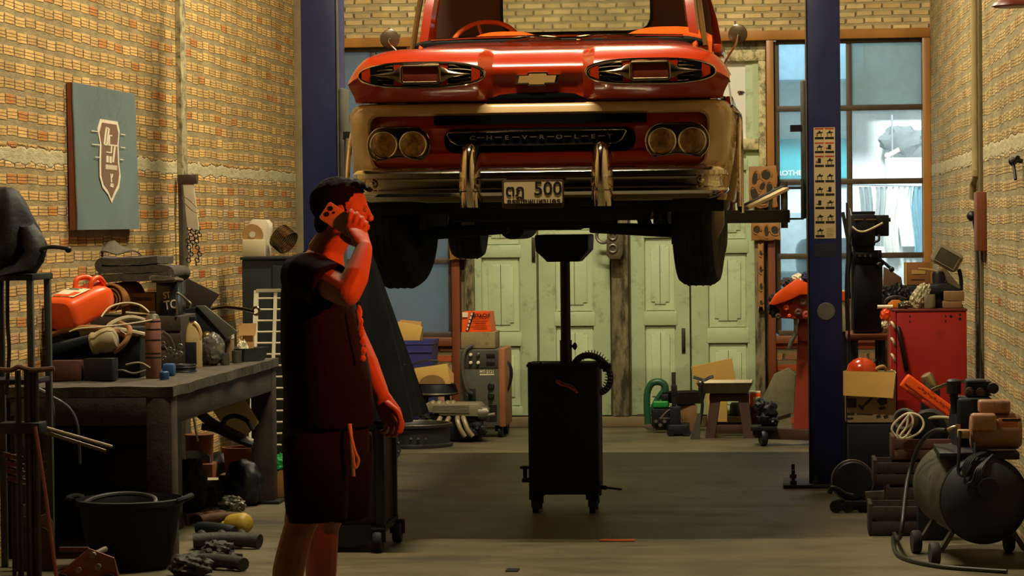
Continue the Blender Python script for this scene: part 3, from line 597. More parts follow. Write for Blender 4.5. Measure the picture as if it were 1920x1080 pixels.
for y_, w2, h in ((1.62, .60, zr - .03), (1.68, .70, zr - .01), (1.8, .745, zr + .03), (2.2, .77, zr + .06), (2.6, .77, zr + .05), (2.74, .74, zr + .01), (2.8, .66, zr - .05)):
    rg.append([V((CX + w2 * math.copysign(abs(math.cos(a)) ** .55, math.cos(a)), TY + y_, h + .09 * math.sin(a) ** 1 if math.sin(a) > 0 else h - .03 * abs(math.sin(a)))) for a in (2 * math.pi * k / 32 for k in range(32))])
b.loft(rg); P('roof', b, M_CREAM, truck)
dr_ = 2.62; yw = TY + dr_; zq0 = tz(83, dr_)            # rear wall of the cab
xo, xw = .84, tx(141 * 1.0, dr_)
b = MB(); ox = [(CX - xo, zq0 - .5), (CX + xo, zq0 - .5), (CX + xo * .98, zq0 + .15), (CX + .76, zr), (CX - .76, zr), (CX - xo * .98, zq0 + .15)]
wz0, wz1 = tz(63, dr_), zr - .12; xc_ = at(1081, 40, yw).x
inn = rrect(xc_ - xw, wz0, xc_ + xw, wz1, .09, 6)
def resamp(poly, n):
    L = [0]; Q = poly + [poly[0]]
    for a, c in zip(Q[:-1], Q[1:]): L.append(L[-1] + math.dist(a, c))
    out = []
    for i in range(n):
        t = L[-1] * i / n; k = max(j for j in range(len(L) - 1) if L[j] <= t + 1e-9); f = (t - L[k]) / max(1e-9, L[k + 1] - L[k]); out.append((Q[k][0] + (Q[k + 1][0] - Q[k][0]) * f, Q[k][1] + (Q[k + 1][1] - Q[k][1]) * f))
    return out
def by_angle(poly, c, n=72):     # radial samples so that two loops pair up
    out = []
    P_ = resamp(poly, 720)
    for i in range(n):
        a = 2 * math.pi * i / n; out.append(min(P_, key=lambda p: abs((math.atan2(p[1] - c[1], p[0] - c[0]) - a + math.pi) % (2 * math.pi) - math.pi)))
    return out
cc = (CX, (wz0 + wz1) / 2); oo, ii = by_angle(ox, cc), by_angle(inn, cc)
b.loft([[V((x, yw + .03, z)) for x, z in oo], [V((x, yw, z)) for x, z in oo], [V((x, yw, z)) for x, z in ii], [V((x, yw + .03, z)) for x, z in ii], [V((x, yw + .03, z)) for x, z in oo]], True, False); cw = P('cab_rear_wall', b, M_CAB, truck)
b = MB(); b.tube([(x, yw - .005, z) for x, z in ii], .010, 8, 0, True); P('rear_window_seal', b, M_BLACK, cw)
b = MB(); b.prism(inn, yw + .01, yw + .014); P('rear_glass', b, mat('car_glass', (235, 240, 235), .03, var=.0, trans=1., spec=.3), cw)
b = MB(); b.bb((CX - .74, TY + 2.05, zq0 - .42), (CX + .74, TY + 2.58, zq0 - .22), .05, 3); b.bb((CX - .74, TY + 2.40, zq0 - .3), (CX + .74, TY + 2.60, zq0 + .045), .04, 3); P('bench_seat', b, mat('black_vinyl', (30, 30, 32), .5, var=.15), truck)
for px0, px1, py in ((-172, -25, 62), (118, 284, 58)):      # dashboard pads
    d = 1.72; b = MB(); xa, xb = CX + tx(px0, d), CX + tx(px1, d); zz = tz(py, d); rg = []
    for y_, h, k in ((1.5, -.02, 1.), (1.56, .02, 1.), (1.7, 0., 1.), (1.85, -.04, .95)):
        rg.append([V((xa + (xb - xa) * (.5 + (t - .5) * k), TY + y_, zz + h - .02 - .055 * abs(2 * t - 1) ** 3 - (.09 if lo else 0))) for t, lo in [(i / 16, 0) for i in range(17)] + [(1, 1), (0, 1)]])
    b.loft(rg); P('dashboard_pad', b, M_ORV, truck)
b = MB(); b.bb((CX - .78, TY + 1.44, zc0 - .16), (CX + .78, TY + 1.62, zc0 + .006), .02); P('dashboard', b, M_ORV, truck)
b = MB(); cx_, cy_, cz_ = at(911, 98, TY + 1.95).x, TY + 1.95, at(911, 92, TY + 1.95).z; dv = V((0, -.80, .60)).normalized()
b.torus((cx_, cy_, cz_), .205, .014, dv, 48, 10); b.cyl((cx_, cy_, cz_) - dv * .05, (cx_, cy_, cz_) + dv * .02 if False else V((cx_, cy_, cz_)) + dv * .02, .03) if False else b.lathe([(.03, -.04), (.035, .0), (.02, .02)], (cx_, cy_, cz_), dv)
m_ = frame_from((0, 0, 0), dv)
for a in (0, 2.2, 4.1): b.cyl(V((cx_, cy_, cz_)), V((cx_, cy_, cz_)) + m_ @ V((.2 * math.cos(a), .2 * math.sin(a), 0)), .008)
P('steering_wheel', b, M_ORV, truck)
b = MB(); b.tube([(CX - .80, TY + 1.52, zc0 - .01), (CX - .70, TY + 1.43, zc0 + .004), (CX - .4, TY + 1.39, zc0 + .008), (CX, TY + 1.38, zc0 + .01), (CX + .4, TY + 1.39, zc0 + .008), (CX + .70, TY + 1.43, zc0 + .004), (CX + .80, TY + 1.52, zc0 - .01)], .022, 8, 6); ws = P('windscreen_seal', b, M_BLACK, truck)
b = MB(); b.tube([(CX - .70, TY + 1.41, zc0 + .024), (CX - .4, TY + 1.37, zc0 + .03), (CX, TY + 1.36, zc0 + .032), (CX + .4, TY + 1.37, zc0 + .03), (CX + .70, TY + 1.41, zc0 + .024)], .007, 6, 6); P('seal_trim', b, M_CHROME, ws)
for p, q, e in (((-105, 80), (10, 73), (-115, 76)), ((40, 75), (150, 71), (200, 76))):
    d = 1.33; b = MB(); b.tube([(CX + tx(p[0], d), TY + d, tz(p[1], d)), (CX + tx((p[0] + q[0]) / 2, d), TY + d - .01, tz(min(p[1], q[1]) - 1, d)), (CX + tx(q[0], d), TY + d + .02, tz(q[1], d))], .006, 6, 4); b.tube([(CX + tx(q[0] - 60, d), TY + d - .015, tz(q[1] + 3, d)), (CX + tx(q[0] + 45, d), TY + d - .015, tz(q[1] + 6, d))], .0045, 6, 0); P('windscreen_wiper', b, M_CHROME2, truck)
# door mirrors: round heads on bent arms
for sd, px, py, bx_, by_ in ((-1, 731, 73, 740, 95), (1, 1383, 64, 1369, 106)):
    d = 1.30; c = at(px, py, TY + d); b = MB(); b.lathe([(.0, -.014), (.03, -.012), (tx(17, d), -.004), (tx(18.5, d), .004), (tx(18, d), .012), (tx(8, d), .02)], c, (sd * .25, 1, .05), 28); mr = P('door_mirror', b, mat('brown_mirror_back', (92, 78, 60), .35, .5, var=.1), truck)
    f = at(bx_, by_, TY + d); b = MB(); b.tube([c + V((0, -.012, -.002)), c + V((0, -.03, -.01)), (c + f) / 2 + V((sd * .01, -.03, .004)), f + V((-sd * .01, 0, 0)), f + V((-sd * .04, .03, -.05))], .006, 8, 4); P('mirror_arm', b, M_CHROME, mr)

# --- running gear
def wheel(nm, c, yaw, w_):
    b = MB(); r = RW; pr = [(r * .60, -w_ * .40), (r * .80, -w_ * .52), (r * .93, -w_ * .48), (r * .985, -w_ * .36), (r, -w_ * .2), (r, w_ * .2), (r * .985, w_ * .36), (r * .93, w_ * .48), (r * .80, w_ * .52), (r * .60, w_ * .40)]
    d = V((math.cos(yaw), math.sin(yaw), 0)); b.lathe(pr, c, d, 48)
    for k in (-.12, -.04, .04, .12): b.torus(V(c) + d * (w_ * k * 2.2), r * 1.0, .004, d, 48, 6)
    t = P('tyre', b, M_TYRE, truck)
    b = MB(); b.lathe([(.02, w_ * .30), (r * .2, w_ * .32), (r * .28, w_ * .12), (r * .5, w_ * .02), (r * .6, w_ * .3), (r * .62, w_ * .42), (r * .60, -w_ * .40), (r * .3, -w_ * .3), (.02, -w_ * .3)], c, d, 40); P('wheel_rim', b, M_UNDER, t)
    if nm: b = MB(); b.lathe([(.0, w_ * .62), (r * .14, w_ * .60), (r * .30, w_ * .46), (r * .34, w_ * .34), (r * .30, w_ * .28)], c, d, 32); P('hub_cap', b, mat('tan_hub_cap', (96, 82, 66), .4, .5, var=.15), t)
st = math.radians(7)
wheel(1, (CX + tx(282, .8), YW1, ZWf), -st * .7, .215); wheel(1, (CX - tx(283, .8), YW1 + .03, ZWf), math.pi - st * 1.6, .215)
xr_ = .775
wheel(1, (CX + xr_, YW2, ZWr), 0, .21); wheel(1, (CX - xr_, YW2, ZWr), math.pi, .21)
b = MB()
for sd in (-1, 1): b.tube([(CX + sd * .42, TY + .25, tz(365, .3)), (CX + sd * .42, TY + 1.2, 1.80), (CX + sd * .47, TY + 2.0, 1.785), (CX + sd * .47, TY + 3.3, 1.785), (CX + sd * .47, TY + 4.7, 1.80)], .055, 4, 5)
b.bb((CX - .44, TY + .22, tz(388, .3)), (CX + .44, TY + .32, tz(362, .3)), .01); P('chassis_frame', b, M_UNDER, truck)
b = MB(); b.bb((CX - .94, TY + .40, tz(400, .4)), (CX + .94, TY + .46, tz(371, .4)), .01); b.bb((CX - .5, TY + .46, tz(415, .6)), (CX + .55, TY + .75, tz(385, .6)), .03); P('front_valance', b, M_UNDER, truck)
b = MB()
for sd in (-1, 1):
    b.beam((CX + sd * .22, YW1, tz(428, .8)), (CX + sd * .70, YW1, ZWf - .08), .16, .055, bv=.01); b.beam((CX + sd * .34, YW1, tz(385, .8)), (CX + sd * .70, YW1, ZWf + .08), .10, .04, bv=.01)
    b.cyl((CX + sd * .52, YW1, ZWf - .05), (CX + sd * .46, YW1, tz(375, .8)), .035); b.cyl((CX + sd * .68, YW1, ZWf - .14), (CX + sd * .68, YW1, ZWf + .14), .03)
b.bb((CX - .36, YW1 - .08, tz(425, .8)), (CX + .36, YW1 + .14, tz(400, .8)), .02); b.tube([(CX - .7, YW1 + .16, ZWf - .05), (CX - .2, YW1 + .18, tz(424, .9)), (CX + .2, YW1 + .18, tz(424, .9)), (CX + .7, YW1 + .16, ZWf - .05)], .016, 6, 2)
P('front_suspension', b, M_UNDER, truck)
b = MB(); b.bb((CX - .20, TY + .7, tz(410, .9)), (CX + .20, TY + 1.45, tz(360, 1)), .04); b.bb((CX - .17, TY + .95, tz(432, 1)), (CX + .16, TY + 1.35, tz(405, 1)), .03); b.bb((CX - .15, TY + 1.45, tz(420, 1.5)), (CX + .15, TY + 2.1, tz(380, 1.6)), .05); P('engine_sump', b, M_UNDER, truck)
b = MB(); b.cyl((CX - .72, YW2, ZWr), (CX + .72, YW2, ZWr), .04); b.sph((CX, YW2, ZWr), (.16, .15, .15)); b.cyl((CX, TY + 2.1, tz(400, 2)), (CX, YW2 - .1, ZWr), .04); P('rear_axle', b, M_UNDER, truck)
b = MB(); b.tube([(CX - .30, TY + 1.1, tz(412, 1.1)), (CX - .34, TY + 1.6, tz(424, 1.6)), (CX - .28, TY + 2.6, tz(420, 2.6)), (CX - .3, TY + 4.6, ZWr - .05)], .028, 10, 4); b.cyl((CX - .31, TY + 1.9, tz(424, 2)), (CX - .29, TY + 2.5, tz(424, 2.3)), .075); P('exhaust_pipe', b, M_UNDER, truck)
b = MB(); b.bb((CX - .88, TY + 1.5, 1.83), (CX + .88, TY + 2.86, 1.85)); b.bb((CX - .85, TY + 1.42, 1.83), (CX + .85, TY + 1.48, zc0 - .12)); P('cab_floor', b, M_UNDER, truck)
b = MB(); b.loft([[V((CX + x, TY + ysw(CX + x) + dy, z)) for x in (-.9 + 1.8 * i / 30 for i in range(31))] for dy, z in ((.085, tz(313, .06)), (.15, tz(318, .12)), (.26, tz(330, .2)), (.27, tz(372, .25)))], False, False); P('splash_apron', b, M_UNDER, truck)  # apron added to stop light passing between bumper and shell
# ================================================================ the man on the phone
MY = 9.6
def mp(px, py, dy=0.): return at(px, py, MY + dy)
mroot = T('person', 'person in dark T-shirt and shorts standing side on, holding a phone to the ear', 'person', fl(585, 1276))
ROOT[mroot.name] = V((mp(585, 800).x, MY, 0)); mroot.location = ROOT[mroot.name]
M_SKIN = mat('skin', (170, 108, 82), .6, spec=.3, var=.05, scale=12, bump=.04)
M_TEE = mat('dark_tshirt_cotton', (24, 19, 22), .95, spec=.1, var=.15, scale=18, bump=.12, bscale=60)
M_SHORT = mat('dark_shorts_cotton', (32, 25, 27), .95, spec=.1, var=.15, scale=18, bump=.12, bscale=60)
M_HAIR = mat('black_hair', (13, 11, 12), .9, spec=.15, var=.3, scale=60, bump=.35, bscale=160)
def limb(b, pts, n=16):          # (point, rx, ry[, facing]) ellipses along a path
    rg = []
    for i, q in enumerate(pts):
        c = V(q[0]); a = V(pts[max(i - 1, 0)][0]); e = V(pts[min(i + 1, len(pts) - 1)][0]); t = (e - a).normalized()
        u = V(q[3]) if len(q) > 3 else V((0, 1, 0)); u = (u - t * u.dot(t)).normalized(); v_ = t.cross(u)
        rg.append([c + u * q[1] * math.cos(2 * math.pi * k / n) + v_ * q[2] * math.sin(2 * math.pi * k / n) for k in range(n)])
    b.loft(rg)
def chain(b, pts, r):            # rounded limb through points with radii
    P_ = crom(pts, 5); rs = []
    for i in range(len(P_)):
        t = i / (len(P_) - 1) * (len(pts) - 1); k = min(int(t), len(pts) - 2); rs.append(r[k] + (r[k + 1] - r[k]) * (t - k))
    b.tube(P_, lambda t: rs[min(len(rs) - 1, int(round(t * (len(rs) - 1))))], 12, 0); b.sph(P_[0], rs[0] * .98, 8); b.sph(P_[-1], rs[-1] * .98, 8)
body = MB(); px1 = 1 / (F / MY)
hd = math.radians(8)             # head turned a little away from the lens
fx = V((math.cos(hd), math.sin(hd), 0)); fy = V((-math.sin(hd), math.cos(hd), 0)); tilt = math.radians(-4)
HC = mp(639, 397, .02)           # middle of the head
def hpt(f, s_, z): return HC + fx * f + fy * s_ + V((0, 0, z))
def hel(f, s_, z, r, rot=0.):    # ellipsoid in head axes
    body.sph(hpt(f, s_, z), r, 12, (0, rot, math.degrees(hd)))
hel(-.012, 0, .038, (.097, .077, .085)); hel(.025, 0, .015, (.070, .070, .092)); hel(.040, 0, -.045, (.052, .055, .070)); hel(.062, 0, -.092, (.028, .030, .026))
hel(.020, .045, -.062, (.055, .016, .040)); hel(.020, -.045, -.062, (.055, .016, .040)); hel(.060, 0, .038, (.034, .056, .034)); hel(.086, 0, .022, (.012, .046, .010))
chain(body, [hpt(.092, 0, .012), hpt(.102, 0, -.012), hpt(.108, 0, -.024)], [.010, .0105, .0125])      # nose
for q in (-1, 1): hel(.104, q * .013, -.029, (.011, .010, .009)); hel(.055, q * .048, -.008, (.032, .018, .020))
hel(.090, 0, -.052, (.016, .024, .007)); hel(.088, 0, -.063, (.016, .022, .008))
for q in (-1, 1): hel(-.002, q * .080, -.008, (.018, .007, .032), 12); hel(-.004, q * .084, -.006, (.020, .005, .034), 12)
nk = mp(612, 478, .02)
limb(body, [(hpt(-.015, 0, -.02), .058, .060), (hpt(-.022, 0, -.085), .058, .062), (nk + V((0, 0, .02)), .062, .066), (nk + V((-.008, 0, -.04)), .085, .075), (nk + V((-.012, 0, -.09)), .15, .09)])
# trunk under the shirt
SH_R, SH_L = mp(578, 520, -.17), mp(598, 516, .19)
limb(body, [(mp(606, 482, .02), .10, .06), (mp(594, 512, .01), .20, .10), (mp(592, 560, .01), .205, .115), (mp(602, 640, .01), .185, .120), (mp(612, 720, .01), .185, .132), (mp(612, 790, .01), .185, .128), (mp(606, 840, .01), .17, .115), (mp(606, 862, .01), .12, .09)])
# right arm: elbow out towards the lens, hand up at the ear
EL, WR = mp(651, 550, -.34), mp(683, 466, -.215)
chain(body, [SH_R, (SH_R + EL) / 2 + V((0, 0, .008)), EL], [.066, .058, .048]); chain(body, [EL, EL * .62 + WR * .38 + V((.008, -.008, 0)), WR], [.048, .047, .030])
# right hand round the phone
PH = mp(640, 414, -.105)         # middle of the phone
pu = (mp(612, 396, -.105) - mp(668, 432, -.105)).normalized()       # long axis, towards the back of the head
pn = V((.12, -1, .05)); pn = (pn - pu * pn.dot(pu)).normalized(); pw = pu.cross(pn)     # pw across the phone
if pw.z < 0: pw = -pw
def ph(a, b_, c): return PH + pu * a + pw * b_ + pn * c
K0 = ph(-.066, .002, .030)       # middle of the knuckle row, over the back of the phone
limb(body, [(WR, .030, .026, pu), (WR * .6 + K0 * .4 + pn * .004, .036, .022, pu), (WR * .25 + K0 * .75 + pn * .004, .043, .019, pu), (K0, .043, .015, pu), (ph(-.064, .012, .026), .038, .010, pu)])
for k, (a0, ln) in enumerate(((-.030, 1.), (-.053, 1.06), (-.076, 1.), (-.098, .84))):
    kn = ph(a0 - .002, .004, .030 - .003 * abs(k - 1.2)); e1 = ph(a0 + .012, .004 + .030 * ln, .028); e2 = ph(a0 + .018, .004 + .044 * ln, .013); e3 = ph(a0 + .016, .004 + .045 * ln, -.004)
    chain(body, [kn - pw * .012, kn, (kn + e1) / 2 + pn * .004, e1, e2, e3], [.009, .0108, .0100, .0098, .0090, .0078])
chain(body, [WR * .55 + K0 * .45 - pw * .006, ph(-.088, -.040, .030), ph(-.056, -.047, .022), ph(-.030, -.044, .014)], [.016, .0145, .0115, .0095])
# left arm hanging in front of the hip
EL2, WR2 = mp(668, 640, .20), mp(716, 742, .10)
chain(body, [SH_L, (SH_L + EL2) / 2 + V((0, .02, 0)), EL2], [.064, .054, .045]); chain(body, [EL2, (EL2 * .6 + WR2 * .4), WR2], [.046, .044, .029])
limb(body, [(WR2, .022, .030), (mp(722, 758, .09), .021, .038), (mp(732, 776, .08), .019, .043), (mp(738, 790, .07), .014, .040)])
for k, (bx_, by_, ex, ey, dy) in enumerate(((746, 780, 752, 808, .035), (738, 788, 742, 815, .055), (730, 790, 732, 815, .075), (721, 788, 722, 808, .092))):
    kn = mp(bx_, by_, dy); tip = mp(ex, ey, dy - .012); mid = (kn + tip) / 2 + V((.010, -.004, .004)); chain(body, [kn + V((-.008, 0, .012)), kn, mid, tip, tip + V((-.012, -.006, -.003))], [.011, .0105, .0098, .009, .008])
chain(body, [mp(726, 758, .06), mp(744, 772, .035), mp(751, 790, .02), mp(748, 802, .015)], [.015, .013, .011, .0085])
# legs and feet
def leg(hip, knee, calf, ank, s_):
    chain(body, [hip, (hip + knee) / 2 + V((.012, 0, 0)), knee], [.094, .082, .056]); chain(body, [knee, calf, (calf + ank) / 2, ank], [.056, .058, .044, .034])
    a = V(ank); h = V((a.x - .03, a.y, .030)); chain(body, [a, h], [.036, .032]); chain(body, [h, V((a.x + .07, a.y - .01 * s_, .034)), V((a.x + .145, a.y - .018 * s_, .022))], [.034, .038, .028])
    for k in range(5): y = a.y - .018 * s_ + (k - 2) * .0165; chain(body, [V((a.x + .135, y, .020)), V((a.x + .185 - abs(k - 1) * .008, y, .014))], [.0115 if k else .013, .009])
leg(mp(588, 850, -.10), mp(561, 990, -.12), mp(541, 1070, -.12), mp(524, 1238, -.12), 1)
leg(mp(622, 850, .11), mp(607, 988, .12), mp(602, 1070, .12), mp(596, 1225, .14), -1)
bo = P('body', body, M_SKIN, mroot)
rm = bo.modifiers.new('remesh', 'REMESH'); rm.mode = 'VOXEL'; rm.voxel_size = .0042; rm.use_smooth_shade = True
sm_ = bo.modifiers.new('smooth', 'SMOOTH'); sm_.factor = .5; sm_.iterations = 5
def soft(ob, vox, it, sub=False):
    r_ = ob.modifiers.new('remesh', 'REMESH'); r_.mode = 'VOXEL'; r_.voxel_size = vox; r_.use_smooth_shade = True
    q = ob.modifiers.new('smooth', 'SMOOTH'); q.factor = .5; q.iterations = it
# hair: a cap with a short tuft over the brow
hb = MB(); b = bmesh.new(); bmesh.ops.create_icosphere(b, subdivisions=5, radius=1)
for v in b.verts:
    c = v.co.copy(); k = 1 + .03 * NZ.noise(c * 6) + .02 * NZ.noise(c * 15); v.co = V((c.x * .103 * k, c.y * .083 * k, c.z * .091 * k))
mx = MX((fx, fy, V((0, 0, 1)))).transposed().to_4x4(); mx.translation = hpt(-.010, 0, .036); b.transform(mx)
kill = []
for v in b.verts:
    q = v.co - HC; f_, s2, z_ = q.dot(fx), q.dot(fy), q.z
    line = .066 if f_ > .058 else (.030 + (f_ - .025) * 1.1 if f_ > .025 else (-.005 if f_ > -.02 else -.075))
    if z_ < line: kill.append(v)
bmesh.ops.delete(b, geom=kill, context='VERTS'); sol = bmesh.ops.solidify(b, geom=b.faces[:], thickness=.012); hb.addbm(b)
hb.blob(hpt(.060, 0, .098), (.036, .050, .016), .2, 3, 4, 3, (0, 10, 8)); hb.blob(hpt(.096, -.01, .084), (.020, .040, .010), .3, 3, 9, 3, (0, 25, 8)); hb.blob(hpt(-.058, 0, -.040), (.040, .056, .046), .06, 2, 5, 3)
P('hair', hb, M_HAIR, mroot)
for q in (-1, 1):
    ey = MB(); ey.sph(hpt(.083, q * .031, .004), (.011, .012, .008), 10); P('eye', ey, mat('eye_white', (120, 96, 84), .25, var=.05), mroot)
# clothes
tb = MB()
limb(tb, [(mp(604, 484, .02), .098, .072), (mp(600, 494, .02), .15, .090), (mp(592, 514, .01), .212, .112), (mp(593, 545, .01), .225, .126), (mp(597, 590, .01), .218, .136), (mp(606, 650, .01), .205, .146), (mp(614, 715, .01), .205, .162), (mp(616, 760, .01), .21, .164), (mp(616, 797, .01), .212, .163)], 28)
sr = SH_R * .40 + EL * .60
limb(tb, [(SH_R + V((-.03, .06, -.01)), .09, .10), (SH_R + V((0, 0, 0)), .088, .092), ((SH_R + sr) / 2, .084, .088), (sr, .080, .086)], 20)
sl = SH_L * .42 + EL2 * .58
limb(tb, [(SH_L + V((-.02, -.06, 0)), .09, .10), (SH_L, .086, .088), (sl, .08, .085)], 20)
for i, v in enumerate(tb.v): tb.v[i] = wob(v, .010, 5, 2) + V((0, 0, 0)) + .004 * V((NZ.noise(v * 16), NZ.noise(v * 16 + V((9, 0, 0))), 0))
ts = P('t_shirt', tb, M_TEE, mroot); soft(ts, .007, 4)
pr = MB()                        # faded print down the chest
for a, b_, w0 in ((596, 612, .020), (612, 655, .014), (655, 690, .010)):
    pass
for k, (px, py, rr) in enumerate(((680, 588, .020), (682, 604, .014), (684, 622, .016), (686, 640, .012), (688, 658, .010), (687, 672, .008))):
    pr.blob(mp(px - 7, py, -.128), (.012, .006, rr * 1.5), .2, 2., k, 3)
P('shirt_print', pr, mat('faded_print', (190, 120, 96), .8, var=.2, scale=30), ts)
sb = MB()
limb(sb, [(mp(614, 772, .01), .190, .150), (mp(612, 800, .01), .195, .155), (mp(610, 840, .01), .198, .158), (mp(608, 868, .01), .17, .13)], 26)
limb(sb, [(mp(592, 820, -.085), .105, .125), (mp(592, 870, -.10), .108, .122), (mp(594, 930, -.11), .106, .116), (mp(595, 977, -.115), .106, .112)], 24)
limb(sb, [(mp(640, 815, .10), .100, .115), (mp(645, 870, .115), .102, .108), (mp(648, 930, .125), .100, .098), (mp(650, 972, .13), .100, .092)], 24)
for i, v in enumerate(sb.v): sb.v[i] = wob(v, .010, 5, 7)
so_ = P('shorts', sb, M_SHORT, mroot); soft(so_, .008, 4)
db = MB()
db.tube([mp(654, 795, -.16), mp(659, 822, -.17), mp(666, 848, -.17), mp(672, 862, -.165), mp(668, 876, -.165), mp(664, 872, -.17), mp(662, 850, -.172)], .006, 8, 4); db.tube([mp(656, 795, -.16), mp(660, 840, -.172), mp(663, 893, -.165)], .0065, 8, 4)
P('drawstring', db, mat('pale_cord', (216, 190, 170), .8, var=.1), so_)
# phone
phm = T('mobile_phone', 'pale mobile phone with a two-lens camera held to the standing person\'s ear', 'phone', PH)
b = MB(); o4 = MX((pu, pn, pw)).transposed().to_4x4(); o4.translation = PH
t_ = MB(); t_.prism(rrect(-.074, -.036, .074, .036, .010), -.004, .004, bv=.0015)
for i, v in enumerate(t_.v): t_.v[i] = o4 @ v
P('case', t_, mat('pale_phone_case', (216, 182, 164), .35, var=.03), phm)
for a, c, r_ in ((.056, .016, .0088), (.056, -.008, .0088), (.038, .010, .004)):
    t_ = MB(); t_.cyl((0, .003, 0), (0, .0065, 0), r_, n=20)
    for i, v in enumerate(t_.v): t_.v[i] = o4 @ (v + V((a, 0, c)))
    P('camera_lens', t_, M_INK, phm)
# ================================================================ across the lane, seen through the panes
M_EXTW = mat('white_shopfront_paint', (226, 232, 232), .7, var=.05, scale=1)
M_EXTT = mat('turquoise_paint', (70, 190, 200), .6, var=.06, scale=1)
M_EXTB = mat('pale_blue_awning', (140, 180, 206), .7, var=.1, scale=1)
M_EXTG = mat('grey_shutter', (150, 162, 166), .7, var=.1, scale=1)
mb = MB(); mb.bb((XL - 6, YB + .35, -.15), (XR + 6, YB + 9, -.02)); ST('ground', mb, mat('grey_lane', (120, 120, 112), .9, var=.15, scale=1))
YE = 26.
mb = MB(); mb.bb((XL - 4, YE, 0), (XR + 3, YE + .3, 5)); fac = ST('wall_lane', mb, M_EXTW)
def ext(name, label, cat, x0, y0, x1, y1, m, Y=YE - .08, d=.07, txt=None):
    a, b = at(x0, y0, Y), at(x1, y1, Y); mb = MB(); mb.bb((a.x, Y, min(a.z, b.z)), (b.x, Y + d, max(a.z, b.z)), .01); return S(name, label, cat, mb, m, (a.x, Y, min(a.z, b.z)))
ext('awning', 'pale blue awning of the shop across the lane, behind the upper right panes', 'awning', 1380, 60, 1620, 148, M_EXTB, YE - .6, .58)
sgn = ext('shop_sign', 'turquoise shop sign across the lane, seen through the pane left of the blue post', 'sign', 1380, 262, 1590, 334, M_EXTT)
mb = MB(); a = at(1481, 325, YE - .09); mb.text('BROTHER', ms(13, YE), (a.x, YE - .085, a.z), sx=1.1, bold=.002); P('lettering', mb, M_EXTW, sgn)
ext('shutter_panel', 'grey shutter panel across the lane, behind the lower left panes', 'shutter', 1380, 400, 1560, 560, M_EXTG)
ext('shutter_panel', 'grey roller shutter across the lane behind the tall left corner window', 'shutter', 540, 60, 880, 640, mat('blue_grey_shutter', (104, 122, 134), .7, var=.25, scale=2.5))
ext('wall_panel', 'grey-green panel across the lane behind the top right pane', 'panel', 1596, 40, 1790, 205, M_EXTG)
ext('counter', 'white counter across the lane, behind the middle right pane', 'counter', 1662, 296, 1790, 812, M_EXTW, YE - .5, .4)
ext('pole', 'thin grey pole across the lane, behind the middle right pane', 'pole', 1671, 215, 1675, 300, M_EXTG, YE - .4, .05)
mb = MB(); a, b = at(1664, 292, YE - .4), at(1686, 280, YE - .4); mb.cyl(a, b, .02); mb.sph(a, .03); S('pink_broom', 'pink-handled brush across the lane, behind the middle right pane', 'brush', mb, mat('pink_plastic', (230, 180, 172), .5), a)
mb = MB(); a = at(1690, 262, YE - .1); mb.blob(a, (.20, .1, .13), .4, 2, 3, 3); S('heap', 'dark grey heap across the lane, behind the middle right pane', 'heap', mb, mat('grey_cloth', (112, 122, 124), .8), a)
mb = MB(); a, b = at(1590, 346, YE - .6), at(1760, 350, YE - .6); mb.cyl(a, b, .008); mb.cyl(a, V((a.x, a.y, -.02)), .015); mb.cyl(b, V((b.x, b.y, -.02)), .015); S('clothes_rail', 'thin rail of hanging clothes across the lane, behind the lower right panes', 'rail', mb, M_EXTG, a)
for k, (px, wd, c) in enumerate(((1622, 26, (150, 166, 170)), (1650, 24, (176, 186, 186)), (1674, 30, (236, 236, 228)), (1700, 28, (246, 246, 240)), (1722, 26, (130, 180, 196)))):
    a, b = at(px - wd / 2 + 1, 350.4, YE - .6), at(px + wd / 2 - 1, 474 - 12 * (k % 2), YE - .6); mb = MB()
    mb.sheet(lambda u, v: (a.x + (b.x - a.x) * u + .02 * math.sin(v * 4 + k), YE - .6 + .02 * math.sin(u * 14 + k), a.z + (b.z - a.z) * v), 16, 10, .006)
    S('hanging_shirt', ['grey shirt, first on the rail from the blue post, across the lane', 'light grey shirt, second on the rail from the blue post', 'cream shirt, third on the rail from the blue post', 'white shirt, fourth on the rail from the blue post', 'pale blue shirt at the far end of the rail'][k], 'shirt', mb, mat('laundry_%d' % k, c, .9, var=.12, scale=4), a, 'shirts hung across the lane')
mb = MB(); a, b = at(1440, 500, YE - 1.5), at(1640, 640, YE - 1.5)
mb.bb((a.x, YE - 1.5, 0), (b.x, YE - .9, a.z - .05), .12, 3); mb.bb((a.x + .25, YE - 1.5, a.z - .1), (b.x - .1, YE - .9, a.z + .25), .1, 3); S('parked_car', 'dark blue-grey car parked across the lane, low behind the right window', 'car', mb, mat('blue_grey_car', (70, 92, 112), .35, var=.1), (a.x, YE - 1.5, 0))

